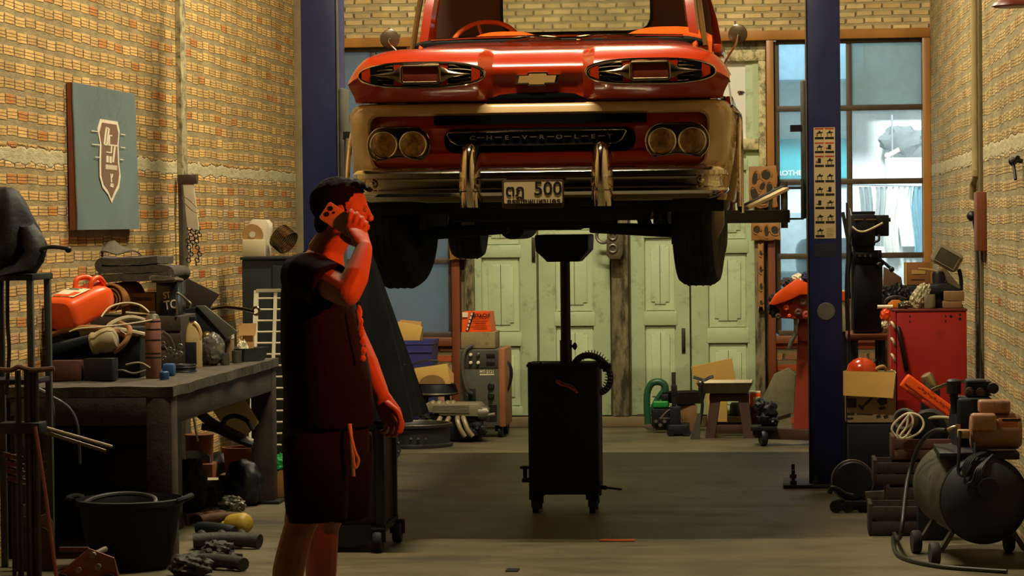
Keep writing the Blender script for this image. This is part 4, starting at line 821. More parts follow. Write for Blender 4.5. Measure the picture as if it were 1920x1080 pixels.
# ================================================================ two post lift
YP = 16.5
M_LIFT = mat('navy_blue_lift_paint', (24, 34, 84), .42, var=.12, scale=3, dirt=((14, 18, 36), .2))
M_LIFTE = mat('worn_grey_steel', (92, 92, 84), .5, .4, var=.25, scale=9)
M_ARM = mat('dark_grey_lift_steel', (40, 42, 42), .55, .2, var=.2)
M_STICK = mat('cream_sticker', (200, 180, 132), .6, var=.06)
lift = T('two_post_lift', 'two post car lift with navy blue columns holding the old pickup up', 'car lift', (CX, YP, 0))
def post(x0p, x1p, side, basez=905):
    a, b = at(x0p, 300, YP), at(x1p, 300, YP); x0, x1 = a.x, b.x; D = .30; mb = MB(); t = .012
    mb.bb((x0, YP, .02), (x1, YP + t, 4.1), .004)
    mb.bb((x0, YP, .02), (x0 + t, YP + D, 4.1), .003) if side > 0 else mb.bb((x1 - t, YP, .02), (x1, YP + D, 4.1), .003)
    mb.bb((x0, YP + D - t, .02), (x1, YP + D, 4.1), .003)
    col_ = P('column', mb, M_LIFT, lift)
    e = x0 if side > 0 else x1
    mb = MB(); mb.bb((e - .004, YP - .004, .02), (e + .004, YP + .05, 4.1), .002); P('column_edge', mb, M_LIFTE, col_)
    mb = MB(); mb.bb((x0 - .06 - (.10 if side > 0 else .0), YP - .08, 0), (x1 + .06 + (.10 if side < 0 else 0), YP + D + .1, .022), .004)
    bp = P('base_plate', mb, M_ARM, lift)
    for q in (0, 1):
        for w_ in (0, 1):
            mb = MB(); xx = (x0 - .10 if side > 0 else x1 + .10) if q else (x0 + .04); yy = YP - .045 if w_ == 0 else YP + D + .06
            mb.cyl((xx, yy, .02), (xx, yy, .045), .022, n=6); mb.cyl((xx, yy, .04), (xx, yy, .11 if q else .07), .011); P('anchor_bolt', mb, M_ARM, bp)
    return x0, x1, col_
LX0, LX1, LC = post(567, 634, -1); RX0, RX1, RC = post(1513, 1577, 1)
# carriages riding in the columns
for sd, e in ((-1, LX1), (1, RX0)):
    zt2, zb2 = at(1509, 150, YP).z, at(1509, 410, YP).z
    mb = MB(); mb.bb((e - .035 if sd > 0 else e + .006, YP + .03, zb2), (e - .006 if sd > 0 else e + .035, YP + .24, zt2), .006); cr = P('carriage', mb, M_LIFTE, lift)
    for k in range(4):
        zz = at(1500, 235 + 3.2 * k, YP).z; mb = MB(); mb.bb((e - .10 if sd > 0 else e + .03, YP + .02, zz - .0045), (e - .03 if sd > 0 else e + .10, YP + .1, zz + .004), .001); P('rubber_stop', mb, M_BLACK, cr)
    za, zb3 = at(1500, 350, YP).z, at(1500, 412, YP).z
    xo_ = e - sd * .20
    mb = MB(); x0, x1 = min(e - sd * .03, xo_), max(e - sd * .03, xo_)
    mb.bb((x0, YP - .03, za - .012), (x1, YP + .25, za), .003); mb.bb((x0, YP - .03, zb3), (x1, YP + .25, zb3 + .012), .003); mb.bb((e - sd * .03 - .008, YP - .03, zb3), (e - sd * .03 + .008, YP + .25, za + .05), .003)
    ah = P('arm_bracket', mb, M_ARM, cr)
    mb = MB(); mb.cyl((xo_ + sd * .06, YP + .05, zb3 - .05), (xo_ + sd * .06, YP + .05, za + .03), .022); P('arm_pin', mb, M_LIFTE, cr)
    mb = MB(); mb.tube([(xo_ + sd * .03, YP - .035, za - .02), (xo_ - sd * .015, YP - .04, za - .035), (xo_ - sd * .02, YP - .04, zb3 + .03), (xo_ + sd * .03, YP - .035, zb3 + .015)], .012, 8, 4); P('arm_guard', mb, M_LIFTE, cr)
    zarm0, zarm1 = at(1440, 418, 15.8).z, at(1440, 393, 15.8).z
    for yq, fx2, L in ((TY + 2.2, .52, 1), (TY + 3.05, .52, 0)):
        mb = MB(); tip = V((CX + sd * fx2, yq, (zarm0 + zarm1) / 2)); base = V((xo_ + sd * .06, YP + (.0 if L else .1), (zarm0 + zarm1) / 2)); mb.beam(base, tip, .10, zarm1 - zarm0, bv=.006); am = P('swing_arm', mb, M_ARM, lift)
        mb = MB(); top_ = 1.722; mb.cyl(tip + V((0, 0, -.03)), V((tip.x, tip.y, top_)), .03); mb.cyl(V((tip.x, tip.y, top_ - .02)), V((tip.x, tip.y, top_ + .004)), .06); P('lift_pad', mb, M_BLACK, am)
    if sd > 0:
        mb = MB(); mb.beam(at(1398, 391, 16.1), at(1474, 354, 16.35), .05, .02, bv=.003); P('arm_brace', mb, mat('pale_worn_steel', (196, 180, 140), .5, .1, var=.15), cr)
        mb = MB(); mb.beam(at(1386, 392, 16.15), at(1470, 352, 16.42), .03, .03, bv=.003); P('arm_brace', mb, M_ARM, cr)
# stickers on the right column
y = YP - .002; xa, xb = at(1526, 300, YP).x, at(1566, 300, YP).x
mb = MB(); mb.bb((xa, y - .001, at(1545, 447, YP).z), (xb, y + .003, at(1545, 239, YP).z)); stk = P('warning_sticker', mb, M_STICK, RC, 'cream sheet of lifting pictograms')
M_SRED = mat('sticker_red', (170, 50, 36), .6)
rows = [(239, 262, 1), (266, 288, 1), (291, 314, 1), (320, 343, 0), (345, 368, 0), (370, 393, 0), (396, 420, 0), (422, 446, 0)]

for j, (a_, b_, hot) in enumerate(rows):
    for i in range(2):
        ink = MB(); red = MB(); c0_, c1_ = xa + (xb - xa) * (.05 + .48 * i), xa + (xb - xa) * (.47 + .48 * i); z1, z0 = at(1545, a_ + 1, YP).z, at(1545, b_, YP).z; h = z1 - z0
        if hot: red.bb((c0_, y - .002, z1 - h * .12), (c1_, y, z1))
        if not (j == 7 and i == 1): ink.bb((c0_, y - .002, z0 + h * .04), (c1_, y, z0 + h * .24))
        cx2, cz2 = (c0_ + c1_) / 2, z0 + h * .58; wq = (c1_ - c0_)
        if j == 7 and i == 1:
            for k in range(6): ink.bb((c0_ + .004, y - .002, z0 + h * (.12 + .13 * k)), (c1_ - .004 - .004 * (k % 3), y, z0 + h * (.12 + .13 * k) + .0012))
            P('pictogram', ink, M_INK, RC); continue
        if (i + j) % 3 == 2: ink.box((cx2, y - .001, cz2), (wq * .34, .002, h * .42)); ink.box((cx2 - wq * .2, y - .001, cz2 - h * .12), (wq * .4, .002, h * .07))
        else:
            ink.prism([(cx2 - wq * .4, cz2 - h * .02), (cx2 - wq * .12, cz2 + h * .06), (cx2 - wq * .05, cz2 + h * .18), (cx2 + wq * .1, cz2 + h * .2), (cx2 + wq * .16, cz2 + h * .08), (cx2 + wq * .4, cz2 + h * .10), (cx2 + wq * .38, cz2 - h * .0), (cx2 + wq * .05, cz2 - h * .06)], y - .002, y)
            for q in (-.22, .20): ink.box((cx2 + q * wq, y - .001, cz2 - h * .16), (wq * .07, .002, h * .28))
        if hot and (i + j) % 2 == 0: red.torus((cx2 - wq * .25, y - .001, cz2 - h * .12), wq * .14, .0012, (0, 1, 0), 16, 4)
        P('pictogram', ink, M_INK, RC)
        if hot: P('red_heading', red, M_SRED, RC)
b = at(1549, 584, YP); mb = MB(); mb.lathe([(.052, 0), (.055, .004), (.05, .008), (.002, .008)], (b.x, y + .004, b.z), (0, -1, 0), 32); P('round_badge', mb, mat('grey_badge', (104, 102, 92), .5, var=.08), RC)
b = at(1545, 466, YP); mb = MB(); mb.bb((xa, y, b.z - .05), (xb, y + .003, b.z + .03)); P('dark_label', mb, mat('dark_label_print', (30, 34, 44), .5, var=.4, scale=40, stretch=(.2, 1, 3)), RC)

# ================================================================ waste oil drainer
YD = 15.0
def dz(py, Y=YD): return at(1055, py, Y).z
def dx(px, Y=YD): return at(px, 700, Y).x
M_DRAIN = mat('black_drainer_paint', (10, 16, 23), .6, var=.2, scale=4, spec=.3)
dr = T('oil_drainer', 'tall black oil drainer on castors with a raised pan, under the pickup', 'oil drainer', (dx(1055), YD, 0))
ztop, zbot = dz(684), dz(928)
mb = MB(); mb.bb((dx(989), YD, zbot), (dx(1121), YD + .34, ztop), .012, 3); cab = P('tank', mb, M_DRAIN, dr)
mb = MB(); mb.bb((dx(987), YD - .01, ztop - .012), (dx(1123), YD + .35, ztop + .004), .004)
for k, (x_, s2) in enumerate(((992, .02), (1013, .015), (1085, .015), (1116, .02))): mb.box((dx(x_), YD + .05, ztop + .006), (s2, .05, .014), bv=.003)
P('tank_top', mb, M_DRAIN, dr)
mb = MB(); mb.tube([(dx(1042), YD - .004, dz(714)), (dx(1052), YD - .005, dz(721)), (dx(1066), YD - .005, dz(725)), (dx(1076), YD - .005, dz(731)), (dx(1083), YD - .004, dz(737))], .008, 6, 5, flat=.35)
mb.tube([(dx(1044), YD - .004, dz(712)), (dx(1058), YD - .005, dz(719)), (dx(1072), YD - .005, dz(723)), (dx(1083), YD - .004, dz(735))], .003, 6, 5); P('swoosh_mark', mb, mat('faded_red_print', (150, 80, 72), .5, var=.2, scale=30), cab)
mb = MB(); mb.cyl((dx(1057), YD + .17, ztop), (dx(1057), YD + .17, dz(480)), ms(9.5, YD), n=20); mb.cyl((dx(1057), YD + .17, ztop), (dx(1057), YD + .17, dz(640)), ms(11.5, YD), n=20); pole = P('pole', mb, mat('dark_maroon_steel', (36, 22, 24), .4, .5, var=.2), dr)
mb = MB(); mb.cyl((dx(1057), YD + .17, dz(652)), (dx(1072), YD + .17, dz(652)), .008); mb.lathe([(.004, 0), (.012, .004), (.022, .012), (.022, .018), (.01, .026), (.003, .028)], (dx(1069), YD + .17, dz(652)), (1, 0, 0), 16); P('clamp_knob', mb, M_BLACK, pole)
mb = MB(); rg = []
for py, hw, hd2 in ((491, 30, .14), (484, 36, .17), (470, 49, .22), (442, 50, .23), (440, 48, .22), (470, 45, .20)): rg.append([V((dx(1057) + ms(x, YD), YD + .17 + y_, dz(py))) for x, y_ in [(hw, -hd2), (hw, hd2), (-hw, hd2), (-hw, -hd2)]])
mb.loft(rg); P('drain_pan', mb, M_DRAIN, dr)
mb = MB(); c = (dx(1105), YD + .20, dz(706)); mb.torus(c, ms(32, YD), .018, (.25, -1, 0), 40, 8, (1, 1.25)); hr = P('hose_coil', mb, mat('ribbed_black_hose', (15, 17, 20), .6, var=.3, scale=80), dr)
for k in range(34):
    a = 2 * math.pi * k / 34
mb = MB(); [mb.torus(V(c) + V((ms(32, YD) * math.cos(2 * math.pi * k / 40), 0, ms(40, YD) * math.sin(2 * math.pi * k / 40))), .019, .0025, V((-math.sin(2 * math.pi * k / 40), 0, math.cos(2 * math.pi * k / 40))), 10, 5) for k in range(40)]
P('hose_ribs', mb, mat('grey_wire_rib', (110, 112, 104), .5, .4), hr)
mb = MB(); mb.tube([(dx(1120), YD + .16, dz(690)), (dx(1132), YD + .15, dz(692)), (dx(1142), YD + .14, dz(687))], .012, 8, 4); mb.cyl((dx(1132), YD + .15, dz(700)), (dx(1132), YD + .15, dz(682)), .016); P('outlet_tap', mb, M_DRAIN, dr)
mb = MB(); mb.bb((dx(973), YD + .10, dz(908)), (dx(991), YD + .18, dz(900)), .006); mb.cyl((dx(978), YD + .14, dz(905)), (dx(978), YD + .14, dz(882)), .012); mb.lathe([(.01, -.01), (.03, -.004), (.03, .006), (.01, .012)], (dx(978), YD + .14, dz(881)), (0, 0, 1), 16); P('drain_valve', mb, M_DRAIN, dr)
mb = MB(); mb.cyl((dx(1120), YD + .12, dz(917)), (dx(1162), YD + .04, dz(919)), .006); mb.cyl((dx(1120), YD + .12, dz(917)), (dx(1132), YD + .10, dz(918)), .012); P('pump_lever', mb, M_ARM, dr)
for px, yy in ((1000, .06), (1107, .06), (1000, .28), (1107, .28)):
    mb = MB(); mb.beam((dx(px), YD + yy, zbot + .02), (dx(px), YD + yy, zbot - .03), .06, .07); fk = P('castor', mb, M_DRAIN, dr)
    mb = MB(); mb.cyl((dx(px) - .016, YD + yy, .04), (dx(px) + .016, YD + yy, .04), .04, n=24); mb.bb((dx(px) - .024, YD + yy - .02, .035), (dx(px) - .019, YD + yy + .02, zbot)); mb.bb((dx(px) + .019, YD + yy - .02, .035), (dx(px) + .024, YD + yy + .02, zbot)); P('castor_wheel', mb, M_BLACK, fk)

# ================================================================ trolley with a black sheet over it, behind the man
YT = 13.25
def qx(px, Y=YT): return at(px, 700, Y).x
def qz(py, Y=YT): return at(690, py, Y).z
M_TROL = mat('dark_green_black_paint', (20, 30, 30), .45, var=.2, scale=4)
tr = T('tool_trolley', 'dark green-black wheeled trolley behind the standing person', 'trolley', (qx(640), YT, 0))
x0, x1 = qx(572), qx(718); zA, zB = qz(806), qz(996)
mb = MB(); mb.bb((x1 - .045, YT, zB - .01), (x1, YT + .04, zA + .02), .004); P('corner_post', mb, M_TROL, tr)
for xx, yy in ((x0, YT), (x0, YT + .42), (x1 - .045, YT + .42)):
    mb = MB(); mb.bb((xx, yy, zB - .01), (xx + .045, yy + .04, zA + .02), .004); P('corner_post', mb, M_TROL, tr)
mb = MB(); mb.bb((x0, YT, zA), (x1, YT + .46, zA + .03), .006); P('top_shelf', mb, M_TROL, tr)
mb = MB(); mb.bb((x0 + .02, YT + .02, zB), (x1 - .02, YT + .44, zA), .004); P('cabinet', mb, mat('reddish_dark_panel', (48, 36, 34), .6, var=.15), tr)
mb = MB(); n2 = 14; mb.loft([[V((x0 + (x1 - x0) * t, YT + yy, zB - .005 - .075 * (1 - (2 * t - 1) ** 2))) for t in (i / n2 for i in range(n2 + 1))] + [V((x1, YT + yy, zB + .03)), V((x0, YT + yy, zB + .03))] for yy in (-.005, .465)]); P('bottom_tray', mb, M_TROL, tr)
for xx, yy in ((x0 + .03, YT + .05), (x1 - .035, YT - .0), (x0 + .03, YT + .42), (x1 + .005, YT + .40)):
    mb = MB(); mb.bb((xx - .032, yy - .03, .112), (xx + .032, yy + .03, .125), .004); mb.beam((xx - .028, yy, .12), (xx - .028, yy, .05), .006, .022); mb.beam((xx + .028, yy, .12), (xx + .028, yy, .05), .006, .022); fk = P('castor', mb, M_TROL, tr)
    mb = MB(); mb.lathe([(.02, -.02), (.05, -.022), (.056, -.012), (.056, .012), (.05, .022), (.02, .02)], (xx, yy, .057), (1, 0, 0), 24); P('castor_wheel', mb, M_BLACK, fk)
mb = MB(); ap = [(.0, 470), (.15, 478)]; apx = at(684, 452, YT + .22)
def tarp(u, v):
    a = 2 * math.pi * u; zt3 = apx.z; zb3 = zA + .048 - .008 * math.sin(a * 5); k = v ** .9
    sq = 1 / max(abs(math.cos(a)), abs(math.sin(a)), .72)
    cx3 = (x0 + x1) / 2 + .07; rx, ry = (x1 - x0) / 2 + .16, .34
    r0 = .03 + .97 * k + .05 * math.sin(a * 7 + 2 * v) * v
    z = zt3 + (zb3 - zt3) * v
    return V((apx.x * (1 - k) + cx3 * k + rx * r0 * math.cos(a) * sq * .78, YT + .22 + ry * r0 * math.sin(a) * sq * .8, z))
mb.sheet(tarp, 64, 22, .004)
tp_ = T('black_sheet', 'tall black sheet draped over the trolley behind the standing person', 'cover sheet', (apx.x, YT + .22, qz(812)))
P('sheet', mb, mat('black_vinyl_sheet', (8, 10, 13), .85, spec=.2, var=.2, scale=6), tp_)
for px, py in ((758, 684), (766, 775)):
    b = at(px, py, YT + .05); mb = MB(); mb.sph(b, .006, 8); P('rivet', mb, M_CHROME2, tp_)
# ================================================================ left side: bench, shelf, stand
M_BENCH = mat('oily_brown_bench_wood', (56, 42, 33), .75, var=.35, scale=5, bump=.35, dirt=((36, 30, 24), .4), stretch=(1, .25, 1))
M_BENCHT = mat('worn_bench_top', (70, 62, 50), .75, var=.4, scale=6, bump=.5, dirt=((40, 34, 26), .5))
M_CARD = mat('cardboard', (176, 136, 84), .8, var=.1, scale=5)
M_CARDY = mat('yellow_cardboard', (196, 160, 84), .75, var=.08, scale=5)
M_STEEL = mat('dirty_steel', (116, 112, 100), .45, .7, var=.3, scale=12, bump=.1)
M_DARKM = mat('oily_dark_metal', (28, 31, 34), .5, .4, var=.4, scale=12, bump=.2)
M_RUST = mat('rusty_metal', (84, 56, 40), .7, .3, var=.35, scale=14, bump=.3)
M_ORANGE = mat('orange_plastic', (232, 84, 22), .38, var=.05)
M_TANP = mat('tan_plastic', (190, 160, 112), .5, var=.1)
M_WHITE = mat('off_white_paint', (206, 198, 172), .5, var=.1, scale=6)
M_PAPER = mat('white_label', (222, 212, 186), .6, var=.05)
M_BLUEP = mat('blue_plastic', (36, 78, 128), .45, var=.1)
M_WIRE = mat('pale_cable', (206, 194, 158), .5, var=.1)
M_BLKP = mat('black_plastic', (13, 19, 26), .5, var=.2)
M_FELT = mat('grey_black_felt', (70, 63, 54), .95, var=.35, scale=20, bump=.6, bscale=50)
M_HOSEG = mat('grey_hose', (150, 138, 108), .5, var=.2)
M_BROWN = mat('tan_leather', (140, 98, 58), .6, var=.25)
ZB = .85
A0 = fl(338, 725, ZB); A1 = fl(511, 671, ZB); BX = (A0.x + A1.x) / 2; BY0, BY1 = A0.y, A1.y
bench = T('workbench', 'heavy oil-stained wooden workbench along the left brick wall, piled with parts', 'workbench', ((XL + BX) / 2, BY0, 0))
mb = MB(); n1, n2 = 30, 10
def btop(u, v): return V((XL + .02 + (BX - XL - .02) * u + (.006 * NZ.noise(V((v * 9, u * 5, 1))) if u > .95 else 0), BY0 + (BY1 - BY0) * v, ZB - .025 + .006 * NZ.noise(V((u * 5, v * 12, 0)))))
mb.sheet(btop, 24, 60, .05); P('bench_top', mb, M_BENCHT, bench)
for p, q in (((XL + .05, BY0 + .03), (BX - .05, BY0 + .03)), ((BX - .035, BY0 + .05), (BX - .035, BY1 - .05))):
    mb = MB(); mb.beam((p[0], p[1], ZB - .12), (q[0], q[1], ZB - .12), .04, .14, bv=.005); P('apron', mb, M_BENCH, bench)
for xx, yy in ((BX - .075, BY0 + .07), (BX - .075, BY1 - .09), (XL + .10, BY0 + .07), (XL + .10, BY1 - .09)):
    mb = MB(); mb.bb((xx - .065, yy - .065, 0), (xx + .065, yy + .065, ZB - .05), .008); P('leg', mb, M_BENCH, bench)
mb = MB(); mb.bb((BX - .16, BY1 - .20, 0), (BX + .03, BY1 + .05, .018), .004); P('foot_plate', mb, M_DARKM, bench)

def bp_(px, py): return fl(px, py, ZB + .003)
def zat(py, px, Y): return at(px, py, Y).z
# --- back pile
p = bp_(150, 668); Yk = 14.62
mb = MB(); a = at(150, 700, Yk); a.x = max(a.x, XL + .02); b = at(338, 592, Yk); mb.bb((a.x, Yk, ZB + .003), (b.x, Yk + .42, b.z), .01); ck = T('crate', 'dark wooden crate at the back of the workbench carrying the rolled mat and boxes', 'crate', ((a.x + b.x) / 2, Yk, ZB)); P('crate_body', mb, M_BENCH, ck); ZC2 = b.z
for k in range(3):
    m_ = MB(); zz = ZB + .02 + k * (ZC2 - ZB) / 3.1; m_.bb((a.x - .004, Yk - .012, zz), (b.x + .004, Yk - .001, zz + (ZC2 - ZB) / 3.6), .003); P('slat', m_, M_BENCH, ck)
def carton(name, label, cat, x0, y0, x1, y1, Y, dep, m, rz=0., z0=None, top=None):
    a, b = at(x0, y1, Y), at(x1, y0, Y); zl = a.z if z0 is None else z0; w_, h_ = b.x - a.x, b.z - zl; c = V(((a.x + b.x) / 2, Y + dep / 2, zl))
    t = T(name, label, cat, c); mb = MB(); mb.box(c + V((0, 0, h_ / 2)), (w_, dep, h_), (0, 0, rz), .004); bo_ = P('box', mb, m, t)
    return t, bo_, c, w_, h_
t, bo_, c, w_, h_ = carton('carton', 'brown carton printed ESSENTIALS, on the crate at the back of the bench', 'box', 228, 549, 291, 592, Yk + .05, .22, mat('brown_carton', (132, 98, 56), .7, var=.15), 0, ZC2 + .002)
mb = MB(); mb.text('INTERIOR ESSENTIALS', .026, (c.x - .02, Yk + .048, c.z + h_ * .72), sx=.75, bold=.001); P('print', mb, M_INK, t)
mb = MB(); mb.box((c.x - .02, Yk + .049, c.z + h_ * .3), (.05, .003, .03)); P('print_block', mb, M_INK, t)
t, bo_, c, w_, h_ = carton('glossy_box', 'glossy black printed box beside the brown carton on the bench', 'box', 293, 527, 333, 592, Yk + .02, .20, mat('glossy_black_card', (40, 44, 46), .2, var=.3, scale=14), 0, ZC2 + .002)
mb = MB(); mb.text('TC', .07, (c.x + .02, Yk + .018, c.z + h_ * .30), r=(90, -8, 0), sx=.8, bold=.001); mb.text('ST', .05, (c.x - .0, Yk + .018, c.z + h_ * .58), r=(90, -8, 0), sx=.8); P('print', mb, M_PAPER, t)
# rolled mat: a spiral
mb = MB(); Yr = Yk - .02; cR = at(196, 543, Yr); cR.x = max(cR.x, XL + .13); rR = .085; dR = V((.25, .85, .06)).normalized(); m3 = frame_from((0, 0, 0), dR); cR.z = ZC2 + rR + .012
def roll(u, v):
    a = u * 2 * math.pi * 3.2; r = .022 + (rR - .022) * u; return cR + m3 @ V((r * math.cos(a), r * math.sin(a), v * .24))
mb.sheet(roll, 110, 4, .007); S('rolled_mat', 'rolled tan patterned mat lying behind the orange canister', 'mat', mb, mat('woven_tan_mat', (156, 104, 48), .8, var=.4, scale=22, bump=.3), cR)
# folded felt blankets on top
def blanket(name, label, x0, x1, ya, yb_, Y, dep, seed, m, z0, L=3):
    a, b = at(x0, yb_, Y), at(x1, ya, Y); a.x = max(a.x, XL + .05); H = b.z - z0; g_ = H / L; w2 = b.x - a.x - g_; mb = MB(); path = []
    for k in range(L):
        xs = [i / 10 for i in range(11)]; xs = xs if k % 2 == 0 else xs[::-1]
        path += [(a.x + g_ / 2 + w2 * x * (1 - .07 * k), z0 + g_ * (k + .5)) for x in xs]
        if k < L - 1: e = path[-1][0]; sg = 1 if k % 2 == 0 else -1; path += [(e + sg * g_ * .5 * math.cos(t), z0 + g_ * (k + 1) + g_ * .5 * math.sin(t)) for t in (-1.0, 0, 1.0)]
    def f(u, v):
        t = u * (len(path) - 1); k = min(int(t), len(path) - 2); q = t - k; x = path[k][0] * (1 - q) + path[k + 1][0] * q; z = path[k][1] * (1 - q) + path[k + 1][1] * q
        p = wob((x, Y + dep * (v + .06 * math.sin(7 * u + seed)), z), .012, 7, seed); return V((max(p.x, XL + .03), p.y, max(p.z, z0 + g_ * .42)))
    mb.sheet(f, 80, 16, g_ * .8); return S(name, label, 'blanket', mb, m, ((a.x + b.x) / 2, Y + dep / 2, z0))
zt9 = zat(541, 230, Yk)
bl1 = blanket('felt_blanket', 'thick folded dark felt blanket on top of the bench pile, under the wall poster', 140, 322, 480, 543, Yk + .0, .40, 3, M_FELT, cR.z + rR * 1.04)
bl2 = blanket('felt_blanket', 'small grey felt blanket tucked below the thick folded one', 282, 328, 516, 548, Yk - .06, .2, 8, mat('grey_felt', (92, 84, 70), .95, var=.3, scale=20, bump=.5), zat(530, 300, Yk))
mb = MB(); c = at(215, 484, Yk + .3); mb.sheet(lambda u, v: c + V((-.11 + .24 * u, .10 * v, .03 + .07 * (1 - abs(2 * u - .7)) * v + .01 * math.sin(9 * u))), 14, 8, .006); S('grey_rag', 'peaked grey rag lying on the folded felt blanket', 'rag', mb, mat('grey_felt', (92, 84, 70)), c)
# orange canister on its side, on a dark toolbox
Yj = 13.72; a, b = at(84, 706, Yj), at(262, 614, Yj)
tb = T('toolbox', 'long dark steel toolbox under the orange canister on the bench', 'toolbox', ((a.x + b.x) / 2, Yj, ZB)); mb = MB(); mb.bb((a.x, Yj, ZB + .004), (b.x, Yj + .26, b.z), .012); P('body', mb, M_DARKM, tb)
mb = MB(); mb.bb((a.x - .006, Yj - .006, b.z - .05), (b.x + .006, Yj + .266, b.z - .038), .003); P('lid_rim', mb, M_DARKM, tb); ZT2 = b.z
oc = T('canister', 'bright orange plastic canister with a cream label, lying on its side on the bench', 'canister', at(146, 606, Yj + .05))
# canister axes: base end towards lower left, handle end to upper right
ca = at(116, 586, Yj - .04); cb = at(190, 551, Yj + .20); ux = (cb - ca).normalized(); uz = V((-.25, -.45, .86)); uz = (uz - ux * uz.dot(ux)).normalized(); uy = uz.cross(ux)
O4 = MX((ux, uy, uz)).transposed().to_4x4(); O4.translation = V(((ca + cb) / 2).to_tuple()); O4.translation.z = ZT2 + .118
L2 = .175
mb = MB(); rg = []
for xx, k in ((-L2, .86), (-L2 + .015, .97), (-L2 + .04, 1), (.02, 1), (.09, .92), (.14, .74), (L2, .52), (L2 + .01, .40)):
    rg.append([V((xx, .115 * k * math.copysign(abs(math.cos(t)) ** .45, math.cos(t)), .085 * k * math.copysign(abs(math.sin(t)) ** .45, math.sin(t)) - (1 - k) * .02)) for t in (2 * math.pi * i / 28 for i in range(28))])
mb.loft(rg)
for i, v in enumerate(mb.v): mb.v[i] = O4 @ v
cbody = P('body', mb, M_ORANGE, oc)
def put(b_):
    for i, v in enumerate(b_.v): b_.v[i] = O4 @ v
    return b_
mb = MB(); mb.tube([(.03, -.055, .078), (.06, -.06, .118), (.12, -.045, .110), (.165, -.02, .060), (.165, .02, .060), (.12, .045, .110), (.06, .06, .118), (.03, .055, .078)], .014, 10, 5); P('handle', put(mb), M_ORANGE, cbody)
mb = MB(); mb.box((.085, 0, .078), (.10, .075, .012), bv=.005); P('handle_recess', put(mb), mat('deep_orange_plastic', (150, 40, 14), .5), cbody)
mb = MB(); mb.box((-.055, 0, .087), (.13, .165, .004), bv=.002); lb = P('label', put(mb), M_PAPER, cbody)
mb = MB(); mb.box((-.105, .01, .0895), (.026, .12, .003)); mb.box((-.075, -.045, .0895), (.05, .045, .003)); P('label_band', put(mb), M_ORANGE, cbody)
mb = MB(); [mb.box((-.02 + .011 * k, .02, .0895), (.004, .10 - .03 * (k % 2), .0015)) for k in range(3)]; P('label_text', put(mb), M_INK, cbody)
mb = MB(); mb.cyl((L2, 0, -.02), (L2 + .035, 0, -.02), .026); P('cap', put(mb), M_ORANGE, oc)
# ribbed hose in front of it
mb = MB(); Yc = 13.55; p0, p1 = at(96, 664, Yc), at(172, 645, Yc); ax_ = (p1 - p0); N_ = 40; prof = []
for k in range(N_ * 2 + 1): prof.append((.046 + (.005 if k % 2 else -.003), ax_.length * k / (N_ * 2)))
mb.lathe([(.01, 0)] + prof + [(.01, ax_.length)], p0, ax_, 24); hs = T('ribbed_hose', 'black ribbed air hose with a grey rubber end on the bench, below the orange canister', 'hose', p0); P('ribs', mb, M_BLKP, hs)
mb = MB(); mb.lathe([(.052, 0), (.058, .01), (.058, .02), (.054, .03), (.062, .06), (.064, .10), (.050, .13), (.02, .14)], p1, ax_, 24); P('rubber_end', mb, M_HOSEG, hs)
# loose hoses, levers, wires on the bench
def tubething(name, label, cat, pts, r, m, group=None, k=5):
    q = [at(*p) for p in pts]; mb = MB(); mb.tube(q, r, 8, k); return S(name, label, cat, mb, m, q[0], group)
tubething('curved_hose', 'pale grey hose arching over the bench clutter below the brown carton', 'hose', [(182, 642, 13.6), (205, 610, 13.66), (240, 596, 13.75), (272, 602, 13.8), (280, 612, 13.8)], .014, M_HOSEG)
tubething('curved_hose', 'tan hose curving in front of the ribbed hose end', 'hose', [(214, 660, 13.55), (236, 640, 13.55), (243, 616, 13.6), (225, 606, 13.66)], .014, M_BROWN)
tubething('curved_hose', 'grey hose lying level behind the spray can', 'hose', [(150, 626, 13.66), (190, 616, 13.68), (240, 622, 13.7), (276, 630, 13.75)], .016, M_HOSEG)
tubething('lever', 'long tan curved lever lying across the bench front', 'lever', [(86, 632, 13.64), (120, 620, 13.64), (170, 614, 13.64), (215, 620, 13.64), (238, 632, 13.66)], .014, M_BROWN)
tubething('wire', 'thin pale wire looping across the bench clutter', 'wire', [(130, 622, 13.48), (150, 616, 13.48), (200, 612, 13.5), (250, 606, 13.55), (285, 600, 13.6)], .004, M_WIRE)
tubething('wire', 'pale wire bent up behind the spray can', 'wire', [(190, 594, 13.7), (206, 576, 13.75), (235, 568, 13.8), (262, 572, 13.8), (280, 586, 13.8)], .005, M_WIRE)
tubething('rod', 'straight pale rod lying behind the spray can', 'rod', [(236, 586, 14.63), (288, 590, 14.63)], .006, M_WIRE, k=0)
tubething('hammer', 'orange-brown wooden hammer handle slanting beside the oil bottle', 'hammer', [(303, 616, 15.4), (330, 638, 15.5), (368, 672, 15.55)], .016, mat('varnished_handle', (150, 84, 36), .4, var=.2))
tubething('clamp', 'bright curved steel clamp between the spray can and the oil bottle', 'clamp', [(304, 622, 14.2), (318, 634, 14.25), (326, 655, 14.3), (322, 660, 14.3)], .010, M_STEEL)
for k, (x0, y0, x1, y1, s_) in enumerate(((306, 645, 316, 660, 'short spanner nearest the spray can'), (326, 660, 338, 650, 'short spanner below the wooden handle'), (308, 672, 338, 664, 'spanner lying flat behind the blue caps'), (318, 655, 330, 668, 'small wrench crossing the flat spanner'))):
    a, b = at(x0, y0, 14.2), at(x1, y1, 14.2); mb = MB(); mb.beam(a, b, .012, .006); mb.torus(b, .012, .005, (0, 1, 0), 14, 6); mb.torus(a, .010, .004, (0, 1, 0), 14, 6); S('spanner', s_, 'spanner', mb, M_STEEL, a, 'spanners on the bench')
